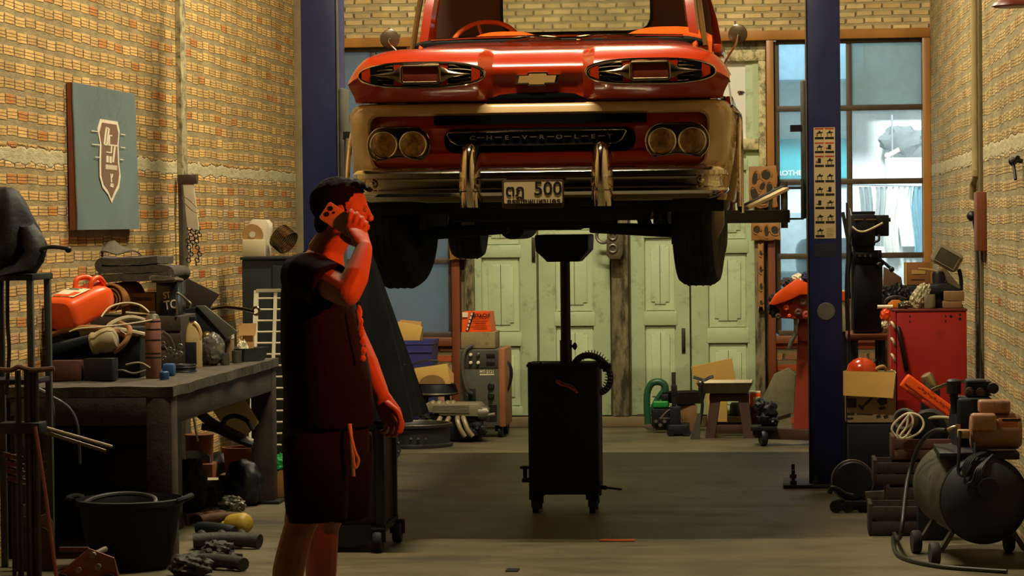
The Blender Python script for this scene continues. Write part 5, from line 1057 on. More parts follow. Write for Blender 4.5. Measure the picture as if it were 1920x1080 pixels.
# tall aerosol can with bands, caps
c = bp_(288, 709); hC = at(288, 585, c.y).z - ZB; rC = ms(15, c.y)
sp = T('spray_can', 'tall pinkish-brown banded spray can at the front edge of the bench', 'can', c); mb = MB(); mb.lathe([(rC * .9, 0), (rC, .006), (rC, hC * .86), (rC * .92, hC * .89)], c, (0, 0, 1), 24); P('body', mb, mat('pinkish_brown_can', (140, 96, 84), .5, var=.2, scale=20), sp)
for k in (.30, .36, .56, .72, .84): mb = MB(); mb.lathe([(rC * 1.01, hC * k), (rC * 1.015, hC * k + .002), (rC * 1.015, hC * k + .006), (rC * 1.01, hC * k + .008)], c, (0, 0, 1), 24); P('dark_band', mb, M_INK, sp)
mb = MB(); mb.lathe([(rC * .92, hC * .89), (rC * .7, hC * .95), (rC * .4, hC * .965), (rC * .4, hC)], c, (0, 0, 1), 20); P('nozzle_dome', mb, M_STEEL, sp)
c = bp_(275, 703); mb = MB(); mb.lathe([(.022, 0), (.024, .004), (.024, .11), (.02, .115)], c, (0, 0, 1), 20); S('small_can', 'small pinkish can tucked left of the tall spray can', 'can', mb, mat('pinkish_brown_can', (140, 96, 84)), c)
c = bp_(317, 704); mb = MB(); mb.bb((c.x - .032, c.y - .03, ZB), (c.x + .032, c.y + .03, ZB + .066), .012); S('blue_cap', 'blue square plastic cap beside the spray can', 'cap', mb, M_BLUEP, c)
c = bp_(308, 711); mb = MB(); mb.lathe([(.024, 0), (.026, .004), (.024, .036), (.02, .04)], c, (0, 0, 1), 20); S('blue_cap', 'low round blue cap in front of the square blue cap', 'cap', mb, M_BLUEP, c)
# bench front left: boxes and cables
t = carton('parts_box', 'reddish-brown flat box at the front left of the bench', 'box', 96, 676, 150, 712, 13.42, .09, mat('red_brown_card', (82, 46, 34), .7, var=.2), 6, ZB + .003)
t = carton('black_case', 'small black case on the bench beside the reddish flat box', 'case', 158, 672, 212, 712, 13.42, .10, M_BLKP, -4, ZB + .003)
mb = MB(); c = at(70, 712, 13.40); mb.lathe([(.034, 0), (.036, .004), (.036, .055), (.033, .058)], (c.x + .03, 13.44, ZB + .003), (0, 0, 1), 20); S('white_pot', 'small white pot at the front left corner of the bench', 'pot', mb, M_WHITE, (c.x + .03, 13.44, ZB))
for k, (pts, lb_) in enumerate(((((206, 703, 13.5), (226, 694, 13.5), (250, 700, 13.5), (274, 694, 13.52)), 'dark cable snaking along the bench front, left of the spray can'), (((236, 684, 13.6), (262, 680, 13.6), (282, 690, 13.6)), 'dark cable arching behind the small pinkish can'))): tubething('cable', lb_, 'cable', pts, .005, M_HOSEG if k else M_STEEL)
c = bp_(345, 699); mb = MB()
for k in range(4): mb.torus((c.x, c.y, ZB + .012 + .011 * k), .062 - .003 * (k % 2), .006, (0, 0, 1), 28, 6)
S('cable_coil', 'flat black coil of cable on the bench edge before the oil bottle', 'cable', mb, M_BLKP, c)
# oil bottle
c = bp_(364, 689); hb_ = at(364, 596, c.y).z - ZB; wb = ms(15.5, c.y)
ob_ = T('oil_bottle', 'cream plastic oil bottle with a side handle and black cap on the bench', 'bottle', c); mb = MB(); rg = []
for z, k, off in ((0, .92, 0), (.008, 1, 0), (hb_ * .58, 1, 0), (hb_ * .62, .98, 0), (hb_ * .80, .72, -.1), (hb_ * .92, .42, -.1), (hb_ * .95, .36, -.1)): rg.append([V((c.x + wb * off + wb * k * math.copysign(abs(math.cos(t)) ** .5, math.cos(t)), c.y + wb * .6 * k * math.copysign(abs(math.sin(t)) ** .5, math.sin(t)), ZB + z)) for t in (2 * math.pi * i / 24 for i in range(24))])
mb.loft(rg); ob1 = P('body', mb, mat('cream_bottle_plastic', (190, 164, 114), .45, var=.06), ob_)
mb = MB(); mb.tube([(c.x + wb * .1, c.y - .01, ZB + hb_ * .90), (c.x + wb * .55, c.y - .012, ZB + hb_ * .84), (c.x + wb * .88, c.y - .012, ZB + hb_ * .70), (c.x + wb * .8, c.y - .012, ZB + hb_ * .58)], .012, 8, 5); P('handle', mb, mat('cream_bottle_plastic', (190, 164, 114)), ob1)
mb = MB(); mb.cyl((c.x - wb * .1, c.y, ZB + hb_ * .94), (c.x - wb * .1, c.y, ZB + hb_ * 1.02), wb * .42); P('cap', mb, M_BLKP, ob_)
mb = MB(); mb.bb((c.x - wb * .96, c.y - wb * .62, ZB + .02), (c.x + wb * .45, c.y - wb * .60, ZB + hb_ * .52), .002); P('label', mb, M_INK, ob1)
# engine bits in a clear bag, jar, cups, tray
c = bp_(398, 684); mb = MB(); mb.blob((c.x, c.y, ZB + .085), (.055, .05, .085), .35, 2.4, 2, 4); bg1 = T('bagged_part', 'shiny metal part in a clear plastic bag on the bench beside the oil bottle', 'part', c); P('metal_part', mb, M_STEEL, bg1)
mb = MB(); mb.blob((c.x + .012, c.y - .01, ZB + .095), (.060, .055, .090), .14, 2.2, 6, 5); P('bag', mb, mat('clear_plastic_bag', (225, 222, 210), .15, trans=.9, bump=.25, bscale=14), bg1)
mb = MB(); c2 = at(388, 632, c.y + .12); mb.sph(c2, .034); mb.cyl((c2.x, c2.y, ZB), c2, .012); mb.lathe([(.03, 0), (.03, .01)], (c2.x, c2.y, ZB + .002), (0, 0, 1)); S('brass_float', 'round brass ball part standing behind the bagged metal part', 'part', mb, mat('dull_brass', (150, 124, 70), .35, .8, var=.2), (c2.x, c2.y, ZB))
c = bp_(428, 678); r_ = ms(11.5, c.y); h1 = at(428, 626, c.y).z - ZB; jr = T('plastic_jar', 'brown plastic jar with a knurled white lid on the bench', 'jar', c)
mb = MB(); mb.lathe([(r_ * .96, 0), (r_, .006), (r_, h1 * .78), (r_ * .9, h1 * .82)], c, (0, 0, 1), 24); P('body', mb, mat('brown_jar', (128, 104, 78), .4, var=.1), jr)
mb = MB(); mb.lathe([(r_ * (1.0 if i % 2 else 1.05), h1 * .82) for i in range(1)] + [(r_ * 1.04, h1 * .83), (r_ * 1.04, h1 * .98), (r_ * .9, h1)], c, (0, 0, 1), 24); P('lid', mb, M_WHITE, jr)
c = bp_(422, 684); mb = MB(); r_ = ms(9, c.y); mb.lathe([(r_ * .9, 0), (r_, .004), (r_, .066), (r_ * .9, .066), (r_ * .85, .01)], c, (0, 0, 1), 22); S('metal_cup', 'left of two metal cups at the bench edge below the knurled jar', 'cup', mb, M_STEEL, c, 'metal cups on the bench')
c = bp_(444, 681); mb = MB(); r_ = ms(9, c.y); mb.lathe([(r_ * .9, 0), (r_, .004), (r_, .072), (r_ * .9, .072), (r_ * .85, .01)], c, (0, 0, 1), 22); S('metal_cup', 'right of two metal cups at the bench edge, next to the long tray', 'cup', mb, M_STEEL, c, 'metal cups on the bench')
def opentray(name, label, a, b, dep, h, m, flare=.02, r=None, cat='tray'):
    a, b = V(a), V(b); ux = (b - a).normalized(); uy = V((-ux.y, ux.x, 0)); Lx = (b - a).length; mb = MB(); rg = []
    for o, z in ((0, 0), (flare, h), (flare - .006, h), (-.004, .008)): rg.append([a + ux * x + uy * y + V((0, 0, z)) for x, y in ((-o, -o), (Lx + o, -o), (Lx + o, dep + o), (-o, dep + o))])
    mb.loft(rg); return S(name, label, cat, mb, m, a)
a, b = bp_(458, 678), bp_(496, 675); opentray('long_tray', 'long blue-grey metal tray at the far end of the bench', a, b, .16, .075, mat('blue_grey_steel', (76, 82, 82), .5, .4, var=.25))
mb = MB(); c = bp_(463, 676); c = at(463, 618, c.y + .05); mb.sheet(lambda u, v: c + V((-.05 + .10 * u, .03 * v, -.035 + .07 * v)), 6, 6, .003); mb.bb((c.x - .03, c.y + .02, ZB), (c.x + .03, c.y + .06, c.z - .02)); S('card_scrap', 'small pale card standing behind the long tray', 'card', mb, M_CARD, c)
c = bp_(452, 677); mb = MB(); mb.blob((c.x, c.y + .04, ZB + .06), (.035, .04, .06), .4, 2.5, 11, 4); S('foil_part', 'crumpled pale foil-wrapped part between jar and long tray', 'part', mb, M_WHITE, c)
tubething('breaker_bar', 'chrome bar with a ring end lying over the tilted black tray', 'bar', [(394, 580, 15.2), (420, 576, 15.3), (452, 579, 15.4), (474, 584, 15.5)], .010, M_CHROME2)
c = at(480, 583, 15.52); mb = MB(); mb.torus(c, .022, .008, (.3, 1, .1), 20, 8); S('ring', 'steel ring at the end of the chrome bar', 'ring', mb, M_CHROME2, c)
# tilted black tray and dark board
Yq = 15.05; pl = [at(x, y, Yq) for x, y in ((312, 588), (372, 574), (424, 634), (405, 652), (318, 600))]
q0 = T('black_tray', 'large black tray tilted on edge with a grey rim, behind the oil bottle', 'tray', (pl[2].x, Yq, ZB)); mb = MB(); mb.prism([(p.x, p.z) for p in pl], Yq, Yq + .18, bv=.006); mb.bb((pl[1].x, Yq + .06, ZB), (pl[2].x - .1, Yq + .16, pl[2].z), .01); P('tray_body', mb, M_BLKP, q0)
mb = MB(); g = [at(x, y, Yq - .01) for x, y in ((368, 573), (385, 573), (446, 622), (424, 634))]; mb.prism([(p.x, p.z) for p in g], Yq - .016, Yq - .004, bv=.003); P('tray_rim', mb, mat('grey_tray_edge', (92, 92, 84), .45, .3, var=.2), q0)
Yq = 15.4; g = [at(x, y, Yq) for x, y in ((334, 550), (350, 521), (411, 552), (392, 577), (350, 577))]; mb = MB(); mb.prism([(p.x, p.z) for p in g], Yq, Yq + .02, bv=.003); mb.bb((g[0].x + .04, Yq + .02, ZB), (g[3].x, Yq + .06, g[3].z + .03)); S('dark_board', 'dark brown square board leaning against the wall behind the black tray', 'board', mb, mat('dark_brown_board', (48, 34, 28), .8, var=.2), (g[0].x, Yq, ZB))
tubething('bent_wire', 'bent steel wire standing up against the dark board', 'wire', [(332, 590, 14.6), (331, 553, 14.6), (336, 551, 14.6), (352, 564, 14.62), (358, 570, 14.62), (356, 578, 14.62)], .006, M_STEEL)

# --- wall: poster, white plate and chains, dark marks
pw0, pw1 = onx(139, 300, XL + .04), onx(254, 300, XL + .04); yA, yB = pw0.y, pw1.y
za1, za0 = onx(139, 161, XL + .05).z, onx(145, 437, XL + .05).z; zb1, zb0 = onx(249, 168, XL + .05).z, onx(258, 424, XL + .05).z
zu, zd = (za1 + zb1) / 2, (za0 + zb0) / 2; pst = T('wall_poster', 'grey-blue canvas poster with a brown shield logo hung on the left brick wall', 'poster', (XL + .03, (yA + yB) / 2, zd))
mb = MB(); d0_, d1_ = .03, .05
mb.loft([[V((XL + d0_ - .02, yA, zd)), V((XL + d1_, yA, zd)), V((XL + d0_ + .005, yA, zu)), V((XL + d0_ - .025, yA, zu))], [V((XL + d0_ - .02, yB, zd)), V((XL + d1_, yB, zd)), V((XL + d0_ + .005, yB, zu)), V((XL + d0_ - .025, yB, zu))]]); P('stretcher', mb, M_WOODR, pst)
def pc(s_, t, o=0.):     # point of the canvas: s along the wall 0..1, t height 0..1
    return V((XL + d1_ + (d0_ + .005 - d1_) * t + .004 + o, yA - .005 + (yB - yA + .01) * s_, zd + (zu - zd) * t))
mb = MB(); mb.sheet(lambda u, v: pc(u, v) + V((.004 * NZ.noise(V((u * 4, v * 4, 3))), 0, 0)), 20, 16, .006); cv = P('canvas', mb, mat('grey_blue_canvas', (100, 118, 122), .30, var=.15, scale=2, spec=.7, bump=.1, bscale=90), pst)
def flat(poly, o, th=.0015):
    b = MB(); k = len(poly); f_ = [pc(s_, t, o + th) for s_, t in poly]; g_ = [pc(s_, t, o) for s_, t in poly]; b.add(f_ + g_, [tuple(range(k)), tuple(range(2 * k - 1, k - 1, -1))] + [(i, i + k, (i + 1) % k + k, (i + 1) % k) for i in range(k)]); return b
def S2(x, y):
    t = (y - 30) / 970; s_ = (x - 72 - 36 * t) / 392; yt = 30 + 32 * s_; return s_, 1 - (y - yt) / (1035 - 45 * s_ - yt)       # from the zoomed picture of the poster
sh_o = [(233, 262), (343, 266), (358, 330), (350, 420), (356, 560), (366, 640), (356, 720), (330, 775), (309, 832), (285, 775), (250, 730), (232, 660), (230, 540), (232, 430), (216, 335)]
P('shield_edge', flat([S2(*p) for p in sh_o], .006), M_PAPER, cv); cxs = 292
P('shield', flat([S2(cxs + (x - cxs) * .84, 285 + (y - 262) * .90) for x, y in sh_o], .008), mat('brown_poster_print', (122, 92, 76), .5, var=.1), cv)
lt = MB()
def stroke(pts, w_):
    for (x0_, y0_), (x1_, y1_) in zip(pts[:-1], pts[1:]):
        dx_, dy_ = x1_ - x0_, y1_ - y0_; L = math.hypot(dx_, dy_); nx_, ny_ = -dy_ / L * w_, dx_ / L * w_; b = flat([S2(x0_ + nx_, y0_ + ny_), S2(x1_ + nx_, y1_ + ny_), S2(x1_ - nx_, y1_ - ny_), S2(x0_ - nx_, y0_ - ny_)], .010); lt.add(b.v, b.f)
stroke([(268, 318), (256, 432)], 5); stroke([(256, 432), (272, 436)], 5); stroke([(272, 436), (284, 322)], 5); stroke([(284, 322), (264, 318)], 5)
stroke([(306, 368), (288, 368)], 4); stroke([(288, 368), (286, 434)], 4); stroke([(280, 434), (338, 434)], 5); stroke([(302, 434), (300, 486)], 4); stroke([(300, 486), (270, 484)], 4); stroke([(324, 434), (312, 550)], 5)
for x, y in ((276, 525), (296, 527)): stroke([(x, y - 16), (x, y + 30)], 7)
for k in range(10): stroke([(268 + 7.5 * k, 570), (267 + 7.5 * k, 602)], 2.2)
stroke([(296, 630), (300, 655)], 3); stroke([(310, 630), (306, 655)], 3); stroke([(300, 655), (303, 690)], 4); stroke([(296, 700), (316, 700)], 4); stroke([(296, 712), (316, 716)], 8)
for y, xa_, xb_ in ((350, 176, 214), (441, 180, 228), (526, 200, 230)): stroke([(xa_, y), (xb_, y)], 3)
for y, xa_, xb_ in ((351, 360, 392), (441, 362, 392), (525, 358, 380)): stroke([(xa_, y), (xb_, y)], 3)
P('logo_lettering', lt, M_PAPER, cv)
Yw = wyl(352); cW = onx(358, 385, XL + .10)
wp = T('chain_plate', 'long white sheet-metal plate hanging on the wall post, chains below it', 'plate', (XL + .05, cW.y, cW.z)); pts4 = [at(x, y, cW.y) for x, y in ((343, 345), (363, 345), (372, 422), (373, 432), (362, 429), (351, 426))]
mb = MB(); mb.prism([(p.x, p.z) for p in pts4], cW.y, cW.y + .012, bv=.002); P('plate', mb, M_WHITE, wp)
mb = MB(); a = at(357, 384, cW.y - .003); mb.torus(a, .022, .0015, (0, 1, 0), 28, 4, (.85, 3.2)); P('plate_emboss', mb, M_CARD, wp)
mb = MB(); a = at(354, 336, cW.y); mb.bb((XL + .02, a.y - .01, a.z - .03), (a.x + .05, a.y + .05, a.z + .03), .005); P('bracket', mb, mat('brown_bracket', (70, 48, 34), .6), wp)
for k, (xx, y0_, y1_) in enumerate(((355, 428, 498), (364, 430, 470), (371, 428, 500))):
    mb = MB(); n_ = int((y1_ - y0_) / 6)
    for j in range(n_):
        c = at(xx + 3 * math.sin(j), y0_ + 6 * j, cW.y + .02); mb.torus(c, .012, .0035, (1, .2 * (j % 2), 0) if j % 2 else (0, 1, 0), 12, 5, (1, 1.3))
    P('chain', mb, M_DARKM, wp)
# --- tall dark cabinet in the corner, things on it, the white grille
Yv = 18.0; a, b = at(453, 482, Yv), at(566, 482, Yv)
cb_ = T('steel_cabinet', 'dark green-black steel cabinet in the back left corner behind the bench', 'cabinet', ((a.x + b.x) / 2, Yv, 0)); ZV = a.z
mb = MB(); mb.bb((max(a.x, XL + .07), Yv, 0), (b.x, Yv + .5, ZV - .02), .008); P('body', mb, mat('dark_green_steel', (26, 35, 38), .6, .1, var=.2), cb_)
mb = MB(); mb.bb((max(a.x - .01, XL + .065), Yv - .012, ZV - .02), (b.x + .01, Yv + .51, ZV), .004); P('top', mb, mat('dark_green_steel', (34, 42, 42)), cb_)
mb = MB(); mb.bb(((a.x + b.x) / 2 + .005, Yv - .006, .08), (b.x - .02, Yv, ZV - .06), .003); P('door', mb, mat('dark_green_steel', (34, 42, 42)), cb_)
c = at(487, 480, Yv + .15); c.z = ZV; u_ = ms(1, c.y); td = T('tape_dispenser', 'cream plastic dispenser holding a tan disc, on the dark corner cabinet', 'dispenser', c)
mb = MB(); mb.prism([(c.x + x * u_, c.z + y * u_) for x, y in ((-26, 0), (18, 0), (19, 38), (22, 52), (22, 62), (16, 70), (-10, 71), (-17, 66), (-19, 36), (-29, 34))], c.y - .05, c.y + .08, bv=.008); P('body', mb, M_WHITE, td)
mb = MB(); mb.lathe([(.004, 0), (u_ * 19, 0), (u_ * 20, .006), (u_ * 20, .03), (.01, .03)], (c.x - 9 * u_, c.y - .055, c.z + 42 * u_), (0, -1, 0), 32); dsk = P('disc', mb, mat('tan_disc', (166, 130, 78), .6, var=.08), td)
mb = MB(); mb.lathe([(.002, 0), (u_ * 6, 0), (u_ * 6, .004), (.002, .004)], (c.x - 9 * u_, c.y - .086, c.z + 42 * u_), (0, -1, 0), 20); P('disc_label', mb, M_WHITE, dsk)
mb = MB(); mb.bb((c.x - 28 * u_, c.y - .10, c.z), (c.x + 15 * u_, c.y - .055, c.z + 33 * u_), .006); P('front_pocket', mb, mat('clear_beige_plastic', (196, 186, 152), .35, var=.08, alpha=1), td)
for k in range(7):
    c = at(532, 452, Yv + .14); c.z = ZV + .088; c = c + V((-.75, .35, .55)).normalized() * (.0145 * (k - 3)) + V((0, 0, .03)); mb = MB(); mb.torus(c, .085, .006, V((-.75, .35, .55)), 30, 6); S('wire_hoop', 'silver wire hoop in the leaning bundle on the corner cabinet', 'hoop', mb, M_CHROME2, c, 'leaning bundle of wire hoops on the corner cabinet')
Yg = 17.0; x0, x1 = at(465, 600, Yg).x, at(560, 600, Yg).x; z1, z0 = at(490, 547, Yg).z, .03
gr = T('white_grille', 'white welded window grille leaning in front of the dark corner cabinet', 'grille', ((x0 + x1) / 2, Yg, 0))
def gp(x, z): return V((x, Yg + .25 * (z - z0), z))
for k, (p, q, w_) in enumerate([((x0, z0), (x0, z1), .03), ((x1, z0), (x1, z1), .03), ((x0, z1), (x1, z1), .03), ((x0, z0), (x1, z0), .03)]): mb = MB(); mb.beam(gp(*p), gp(*q), w_, .02); P('frame_bar', mb, M_WHITE, gr)
for k in range(1, 3): xx = x0 + (x1 - x0) * k / 2.6; mb = MB(); mb.beam(gp(xx, z0), gp(xx, z1), .022, .012); P('upright_bar', mb, M_WHITE, gr)
nb = 16
for k in range(nb): zz = z0 + (z1 - z0) * (k + .7) / (nb + .4); mb = MB(); mb.cyl(gp(x0, zz), gp(x1, zz), .006, n=8); P('cross_bar', mb, M_WHITE, gr)

# --- machine stand at the left edge with a black jacket over it
Ys = 12.35
def sx(px): return at(px, 600, Ys).x
def sz(py): return at(40, py, Ys).z
M_STAND = mat('grey_green_steel', (70, 76, 70), .5, .3, var=.25)
sd_ = T('machine_stand', 'tall steel stand with a flat top at the left edge, a black jacket on it', 'stand', (sx(30), Ys, 0))
for xx, yy in ((50, 0), (50, .3), (-40, 0), (-40, .3)): mb = MB(); mb.bb((sx(xx), Ys + yy, 0), (sx(xx) + .03, Ys + yy + .03, sz(524)), .003); P('leg', mb, M_STAND, sd_)
mb = MB(); mb.bb((sx(-45), Ys - .01, sz(526)), (sx(63), Ys + .35, sz(514)), .004); P('top', mb, M_BLKP, sd_)
mb = MB(); mb.bb((sx(-40), Ys + .0, sz(722)), (sx(60), Ys + .3, sz(712)), .004); P('shelf', mb, M_DARKM, sd_)
jk = T('black_jacket', 'black leather jacket heaped over the stand at the left edge', 'jacket', (sx(20), Ys + .12, sz(514))); mb = MB()
rg = []
for py, xl, xr2, dp in ((514, -60, 45, .16), (490, -70, 62, .18), (460, -70, 68, .17), (430, -60, 58, .16), (400, -55, 44, .14), (370, -45, 30, .12), (355, -35, 18, .09), (349, -25, 8, .05)):
    rg.append([V(((sx(xl) + sx(xr2)) / 2 + (sx(xr2) - sx(xl)) / 2 * math.cos(t) * (1 + .04 * math.sin(5 * t + py)), Ys + .16 + dp * math.sin(t) * (1 + .10 * math.sin(6 * t + py * .02)), sz(py))) for t in (2 * math.pi * i / 40 for i in range(40))])
mb.loft(rg)
for i, v in enumerate(mb.v): mb.v[i] = wob(v, .02, 8, 1)
P('jacket_body', mb, mat('black_leather', (14, 17, 22), .6, spec=.3, var=.3, scale=9, bump=.4, bscale=20), jk)
mb = MB(); rg = [[V((sx(x), Ys + .02 + dd, sz(y))) + V((w_ * math.cos(t), .05 * math.sin(t), w_ * .5 * math.sin(t))) for t in (2 * math.pi * i / 14 for i in range(14))] for x, y, w_, dd in ((45, 420, .03, .05), (60, 450, .055, .02), (66, 470, .05, .0), (50, 495, .06, -.02), (10, 505, .05, -.03))]; mb.loft(rg); P('sleeve', mb, mat('black_leather', (18, 18, 21)), jk)
hl_ = T('lever', 'thin black lever sticking out from under the black jacket', 'lever', at(72, 468, Ys)); mb = MB(); mb.tube([at(60, 478, Ys), at(80, 466, Ys), at(100, 463, Ys), at(127, 466, Ys)], .010, 8, 5); P('bar', mb, M_BLKP, hl_); mb = MB(); mb.sph(at(128, 468, Ys), .016, 8); P('knob', mb, M_BLKP, hl_)
tubething('hanging_hose', 'black hose hanging down beside the stand leg at the left edge', 'hose', [(14, 524, Ys - .02), (14, 600, Ys - .02), (17, 660, Ys - .03), (12, 740, Ys - .03)], .010, M_BLKP)
# jacks and rods below it
Yl = 12.05; g0 = T('crank_stand', 'dark screw stand with a bent cross handle, at the left edge below the jacket', 'stand', at(48, 1000, Yl)); ROOT[g0.name] = V((at(48, 900, Yl).x, Yl, 0)); g0.location = ROOT[g0.name]
mb = MB(); mb.tube([at(-10, 692, Yl), at(20, 694, Yl), at(36, 688, Yl), at(60, 694, Yl), at(102, 691, Yl)], .012, 8, 5); P('cross_handle', mb, M_RUST, g0)
for px in (36, 50, 62): mb = MB(); p_ = at(px, 694, Yl); mb.cyl((p_.x, Yl + .02 * (px - 50) / 12, 0.01), (p_.x, Yl + .02 * (px - 50) / 12, p_.z), .014 if px != 62 else .02); P('upright', mb, M_DARKM, g0)
mb = MB(); p_ = at(40, 800, Yl); mb.bb((p_.x - .10, Yl - .05, p_.z - .03), (p_.x + .10, Yl + .08, p_.z + .02), .006); P('clamp_block', mb, M_DARKM, g0); mb = MB(); mb.bb((p_.x - .16, Yl - .12, 0), (p_.x + .16, Yl + .14, .02), .004); P('base', mb, M_DARKM, g0)
tubething('red_rod', 'long thin red-brown rod leaning at the left edge', 'rod', [(66, 800, Yl - .1), (86, 930, Yl - .16), (106, 1085, Yl - .22)], .009, mat('red_rod_paint', (84, 38, 28), .5, var=.3), k=0)
for k, (y0_, y1_, x1_) in enumerate(((795, 838, 210), (803, 846, 198))): tubething('steel_tube', ['upper of two thin tubes pointing right under the bench', 'lower of two thin tubes pointing right under the bench'][k], 'tube', [(60, y0_, 12.4), (x1_, y1_, 12.6)], .009, mat('tan_steel_tube', (112, 98, 72), .5, .3, var=.2), k=0, group='thin tubes under the bench')
c = at(24, 878, Yl + .3); pk = T('pulley', 'stack of rust-brown pulleys hanging at the left edge', 'pulley', c)
for k in range(4): mb = MB(); mb.lathe([(.02, -.012), (.05, -.012), (.042, 0), (.05, .012), (.02, .012)], c + V((.006 * k, 0, .055 - .036 * k)), (.25, .1, 1), 24); P('wheel', mb, M_RUST, pk)
mb = MB(); mb.cyl((c.x, c.y, .0), (c.x, c.y, c.z + .25), .010); P('shaft', mb, M_DARKM, pk)
for k, pts in enumerate((((72, 730, 12.9), (95, 745, 12.9), (100, 780, 12.9), (96, 830, 12.95)), ((100, 745, 12.9), (130, 765, 12.9), (146, 800, 12.9), (150, 870, 12.92)))): tubething('air_hose', ['blue-grey hose loop hanging beside the stand leg under the bench', 'dark thin hose arching down under the bench front'][k], 'hose', pts, .011 - .004 * k, mat('blue_grey_hose', (70, 76, 80), .5, var=.2))
# floor jack frame at the bottom left corner
Yf = 11.9; fj = T('floor_jack', 'orange-brown floor jack frame in the bottom left corner', 'jack', (at(160, 1060, Yf).x, Yf, 0))
for dy in (0, .16):
    mb = MB(); g = [at(x, y, Yf + dy) for x, y in ((100, 1090), (166, 1028), (214, 1046), (224, 1090))]; mb.prism([(p.x, max(p.z, .03)) for p in g[:1]] + [(p.x, p.z) for p in g[1:3]] + [(g[3].x, .03)], Yf + dy, Yf + dy + .012, bv=.003); P('side_plate', mb, mat('orange_brown_paint', (110, 66, 40), .55, .2, var=.3, dirt=((40, 30, 24), .3)), fj)
for px, py in ((176, 1040), (186, 1062), (150, 1068)): mb = MB(); p_ = at(px, py, Yf); mb.cyl((p_.x, Yf - .03, p_.z), (p_.x, Yf + .2, p_.z), .014, n=14); P('cross_pin', mb, M_STEEL, fj)
for px in (118, 205):
    mb = MB(); p_ = at(px, 1080, Yf); mb.cyl((p_.x, Yf - .02, .035), (p_.x, Yf + .02, .035), .035, n=24); P('wheel', mb, M_DARKM, fj)
mb = MB(); mb.beam(at(112, 1030, Yf + .08), at(166, 1030, Yf + .08), .02, .02); P('top_bar', mb, M_RUST, fj)
for k, (px, py, h_, lb_) in enumerate(((46, 960, .30, 'dark holed steel bracket low at the left edge'), (80, 980, .26, 'dark holed steel bracket beside the red-brown rod'))):
    p_ = at(px, py, 12.5); mb = MB(); mb.prism([(p_.x - .05, .0), (p_.x + .05, .0), (p_.x + .045, p_.z), (p_.x + .02, p_.z + .04), (p_.x - .03, p_.z + .03), (p_.x - .05, p_.z - .05)], 12.5, 12.53, bv=.004); mb.torus((p_.x, 12.5, p_.z - .05), .024, .006, (0, 1, 0), 18, 6); S('bracket', lb_, 'bracket', mb, M_RUST, (p_.x, 12.5, 0))

# --- on the floor under and before the bench
cT = V((0, BY0 - .31, 0)); cT.x = at(244, 960, cT.y).x; rT = ms(104, cT.y); zR = at(244, 936, cT.y).z
tu = T('black_tub', 'big round black rubber tub on the floor before the bench', 'tub', cT); mb = MB(); mb.lathe([(rT * .70, 0.0), (rT * .74, .01), (rT * .94, zR - .03), (rT * 1.0, zR - .02), (rT * 1.0, zR + .004), (rT * .95, zR + .008), (rT * .90, zR - .03), (rT * .70, .03), (.01, .025)], cT, (0, 0, 1), 48); P('tub_body', mb, mat('black_tub_rubber', (12, 14, 17), .7, var=.25, spec=.3), tu)
for s_ in (-1, 1):
    mb = MB(); mb.tube([(cT.x + s_ * rT * .97, cT.y - .09, zR), (cT.x + s_ * rT * 1.10, cT.y - .06, zR + .01), (cT.x + s_ * rT * 1.10, cT.y + .06, zR + .01), (cT.x + s_ * rT * .97, cT.y + .09, zR)], .014, 8, 4); P('handle', mb, mat('black_tub_rubber', (15, 18, 21)), tu)
mb = MB(); mb.tube([cT + V((rT * .66 * math.cos(a) - .05, rT * .66 * math.sin(a), zR - .02 + .03 * math.sin(a))) for a in (2 * math.pi * i / 12 for i in range(12))], .012, 8, 4, True); S('rubber_seal', 'grey-black rubber seal loop lying in the big tub', 'seal', mb, mat('dull_rubber', (58, 60, 58), .5), cT)
def floorblob(name, label, cat, px, py, r, m, seed, amp=.35, fr=2.4, rot=None, grp=None):
    c = fl(px, py); mb = MB(); mb.blob((c.x, c.y + r[1] * .6, r[2] * .85), r, amp, fr, seed, 4, rot)
    for i, v in enumerate(mb.v): mb.v[i] = V((v.x, v.y, max(v.z, .002)))
    return S(name, label, cat, mb, m, c, grp)
def manifold(label, px, py, L, n_, m, ang=0., r=.024):
    c = fl(px, py); t = T('exhaust_manifold', label, 'manifold', c); ca, sa = math.cos(ang), math.sin(ang)
    def W(x, y, z): return V((c.x + x * ca - y * sa, c.y + x * sa + y * ca, z))
    mb = MB(); mb.tube([W(-L / 2, 0, r * 1.5), W(0, .01, r * 1.7), W(L * .45, 0, r * 1.5), W(L * .62, -.02, r * 1.3)], r * 1.25, 12, 5); P('collector', mb, m, t)
    for k in range(n_):
        x = -L / 2 + L * (k + .3) / n_; mb = MB(); mb.tube([W(x + .03, .0, r * 1.6), W(x + .01, .05, r * 2.4), W(x, .09, r * 1.5)], r * .8, 10, 4); mb.box(W(x, .10, r * 1.5), (.07, .014, .06), (0, 0, math.degrees(ang)), .004); P('runner', mb, m, t)
    return t
M_CAST = mat('dark_cast_iron', (52, 50, 46), .6, .3, var=.35, scale=14, bump=.4)
manifold('dark cast exhaust manifold lying on the floor, pointing at the yellow container', 418, 1030, .30, 3, M_CAST, .15, .030)
manifold('black manifold on the floor below the big tub', 396, 1068, .30, 3, M_CAST, -.3, .026)
manifold('rust-brown manifold on the floor beside the white box under the bench', 405, 985, .24, 3, M_RUST, .9, .024)
floorblob('cast_part', 'small dark casting on the floor, farthest right of the parts before the tub', 'part', 405, 1052, (.085, .06, .05), M_CAST, 21)
floorblob('cast_part', 'dark lumpy casting on the floor before the big tub', 'part', 352, 1082, (.10, .07, .055), M_CAST, 22)
floorblob('cast_part', 'grey lumpy casting behind the yellow container', 'part', 432, 962, (.075, .06, .05), M_STEEL, 23)
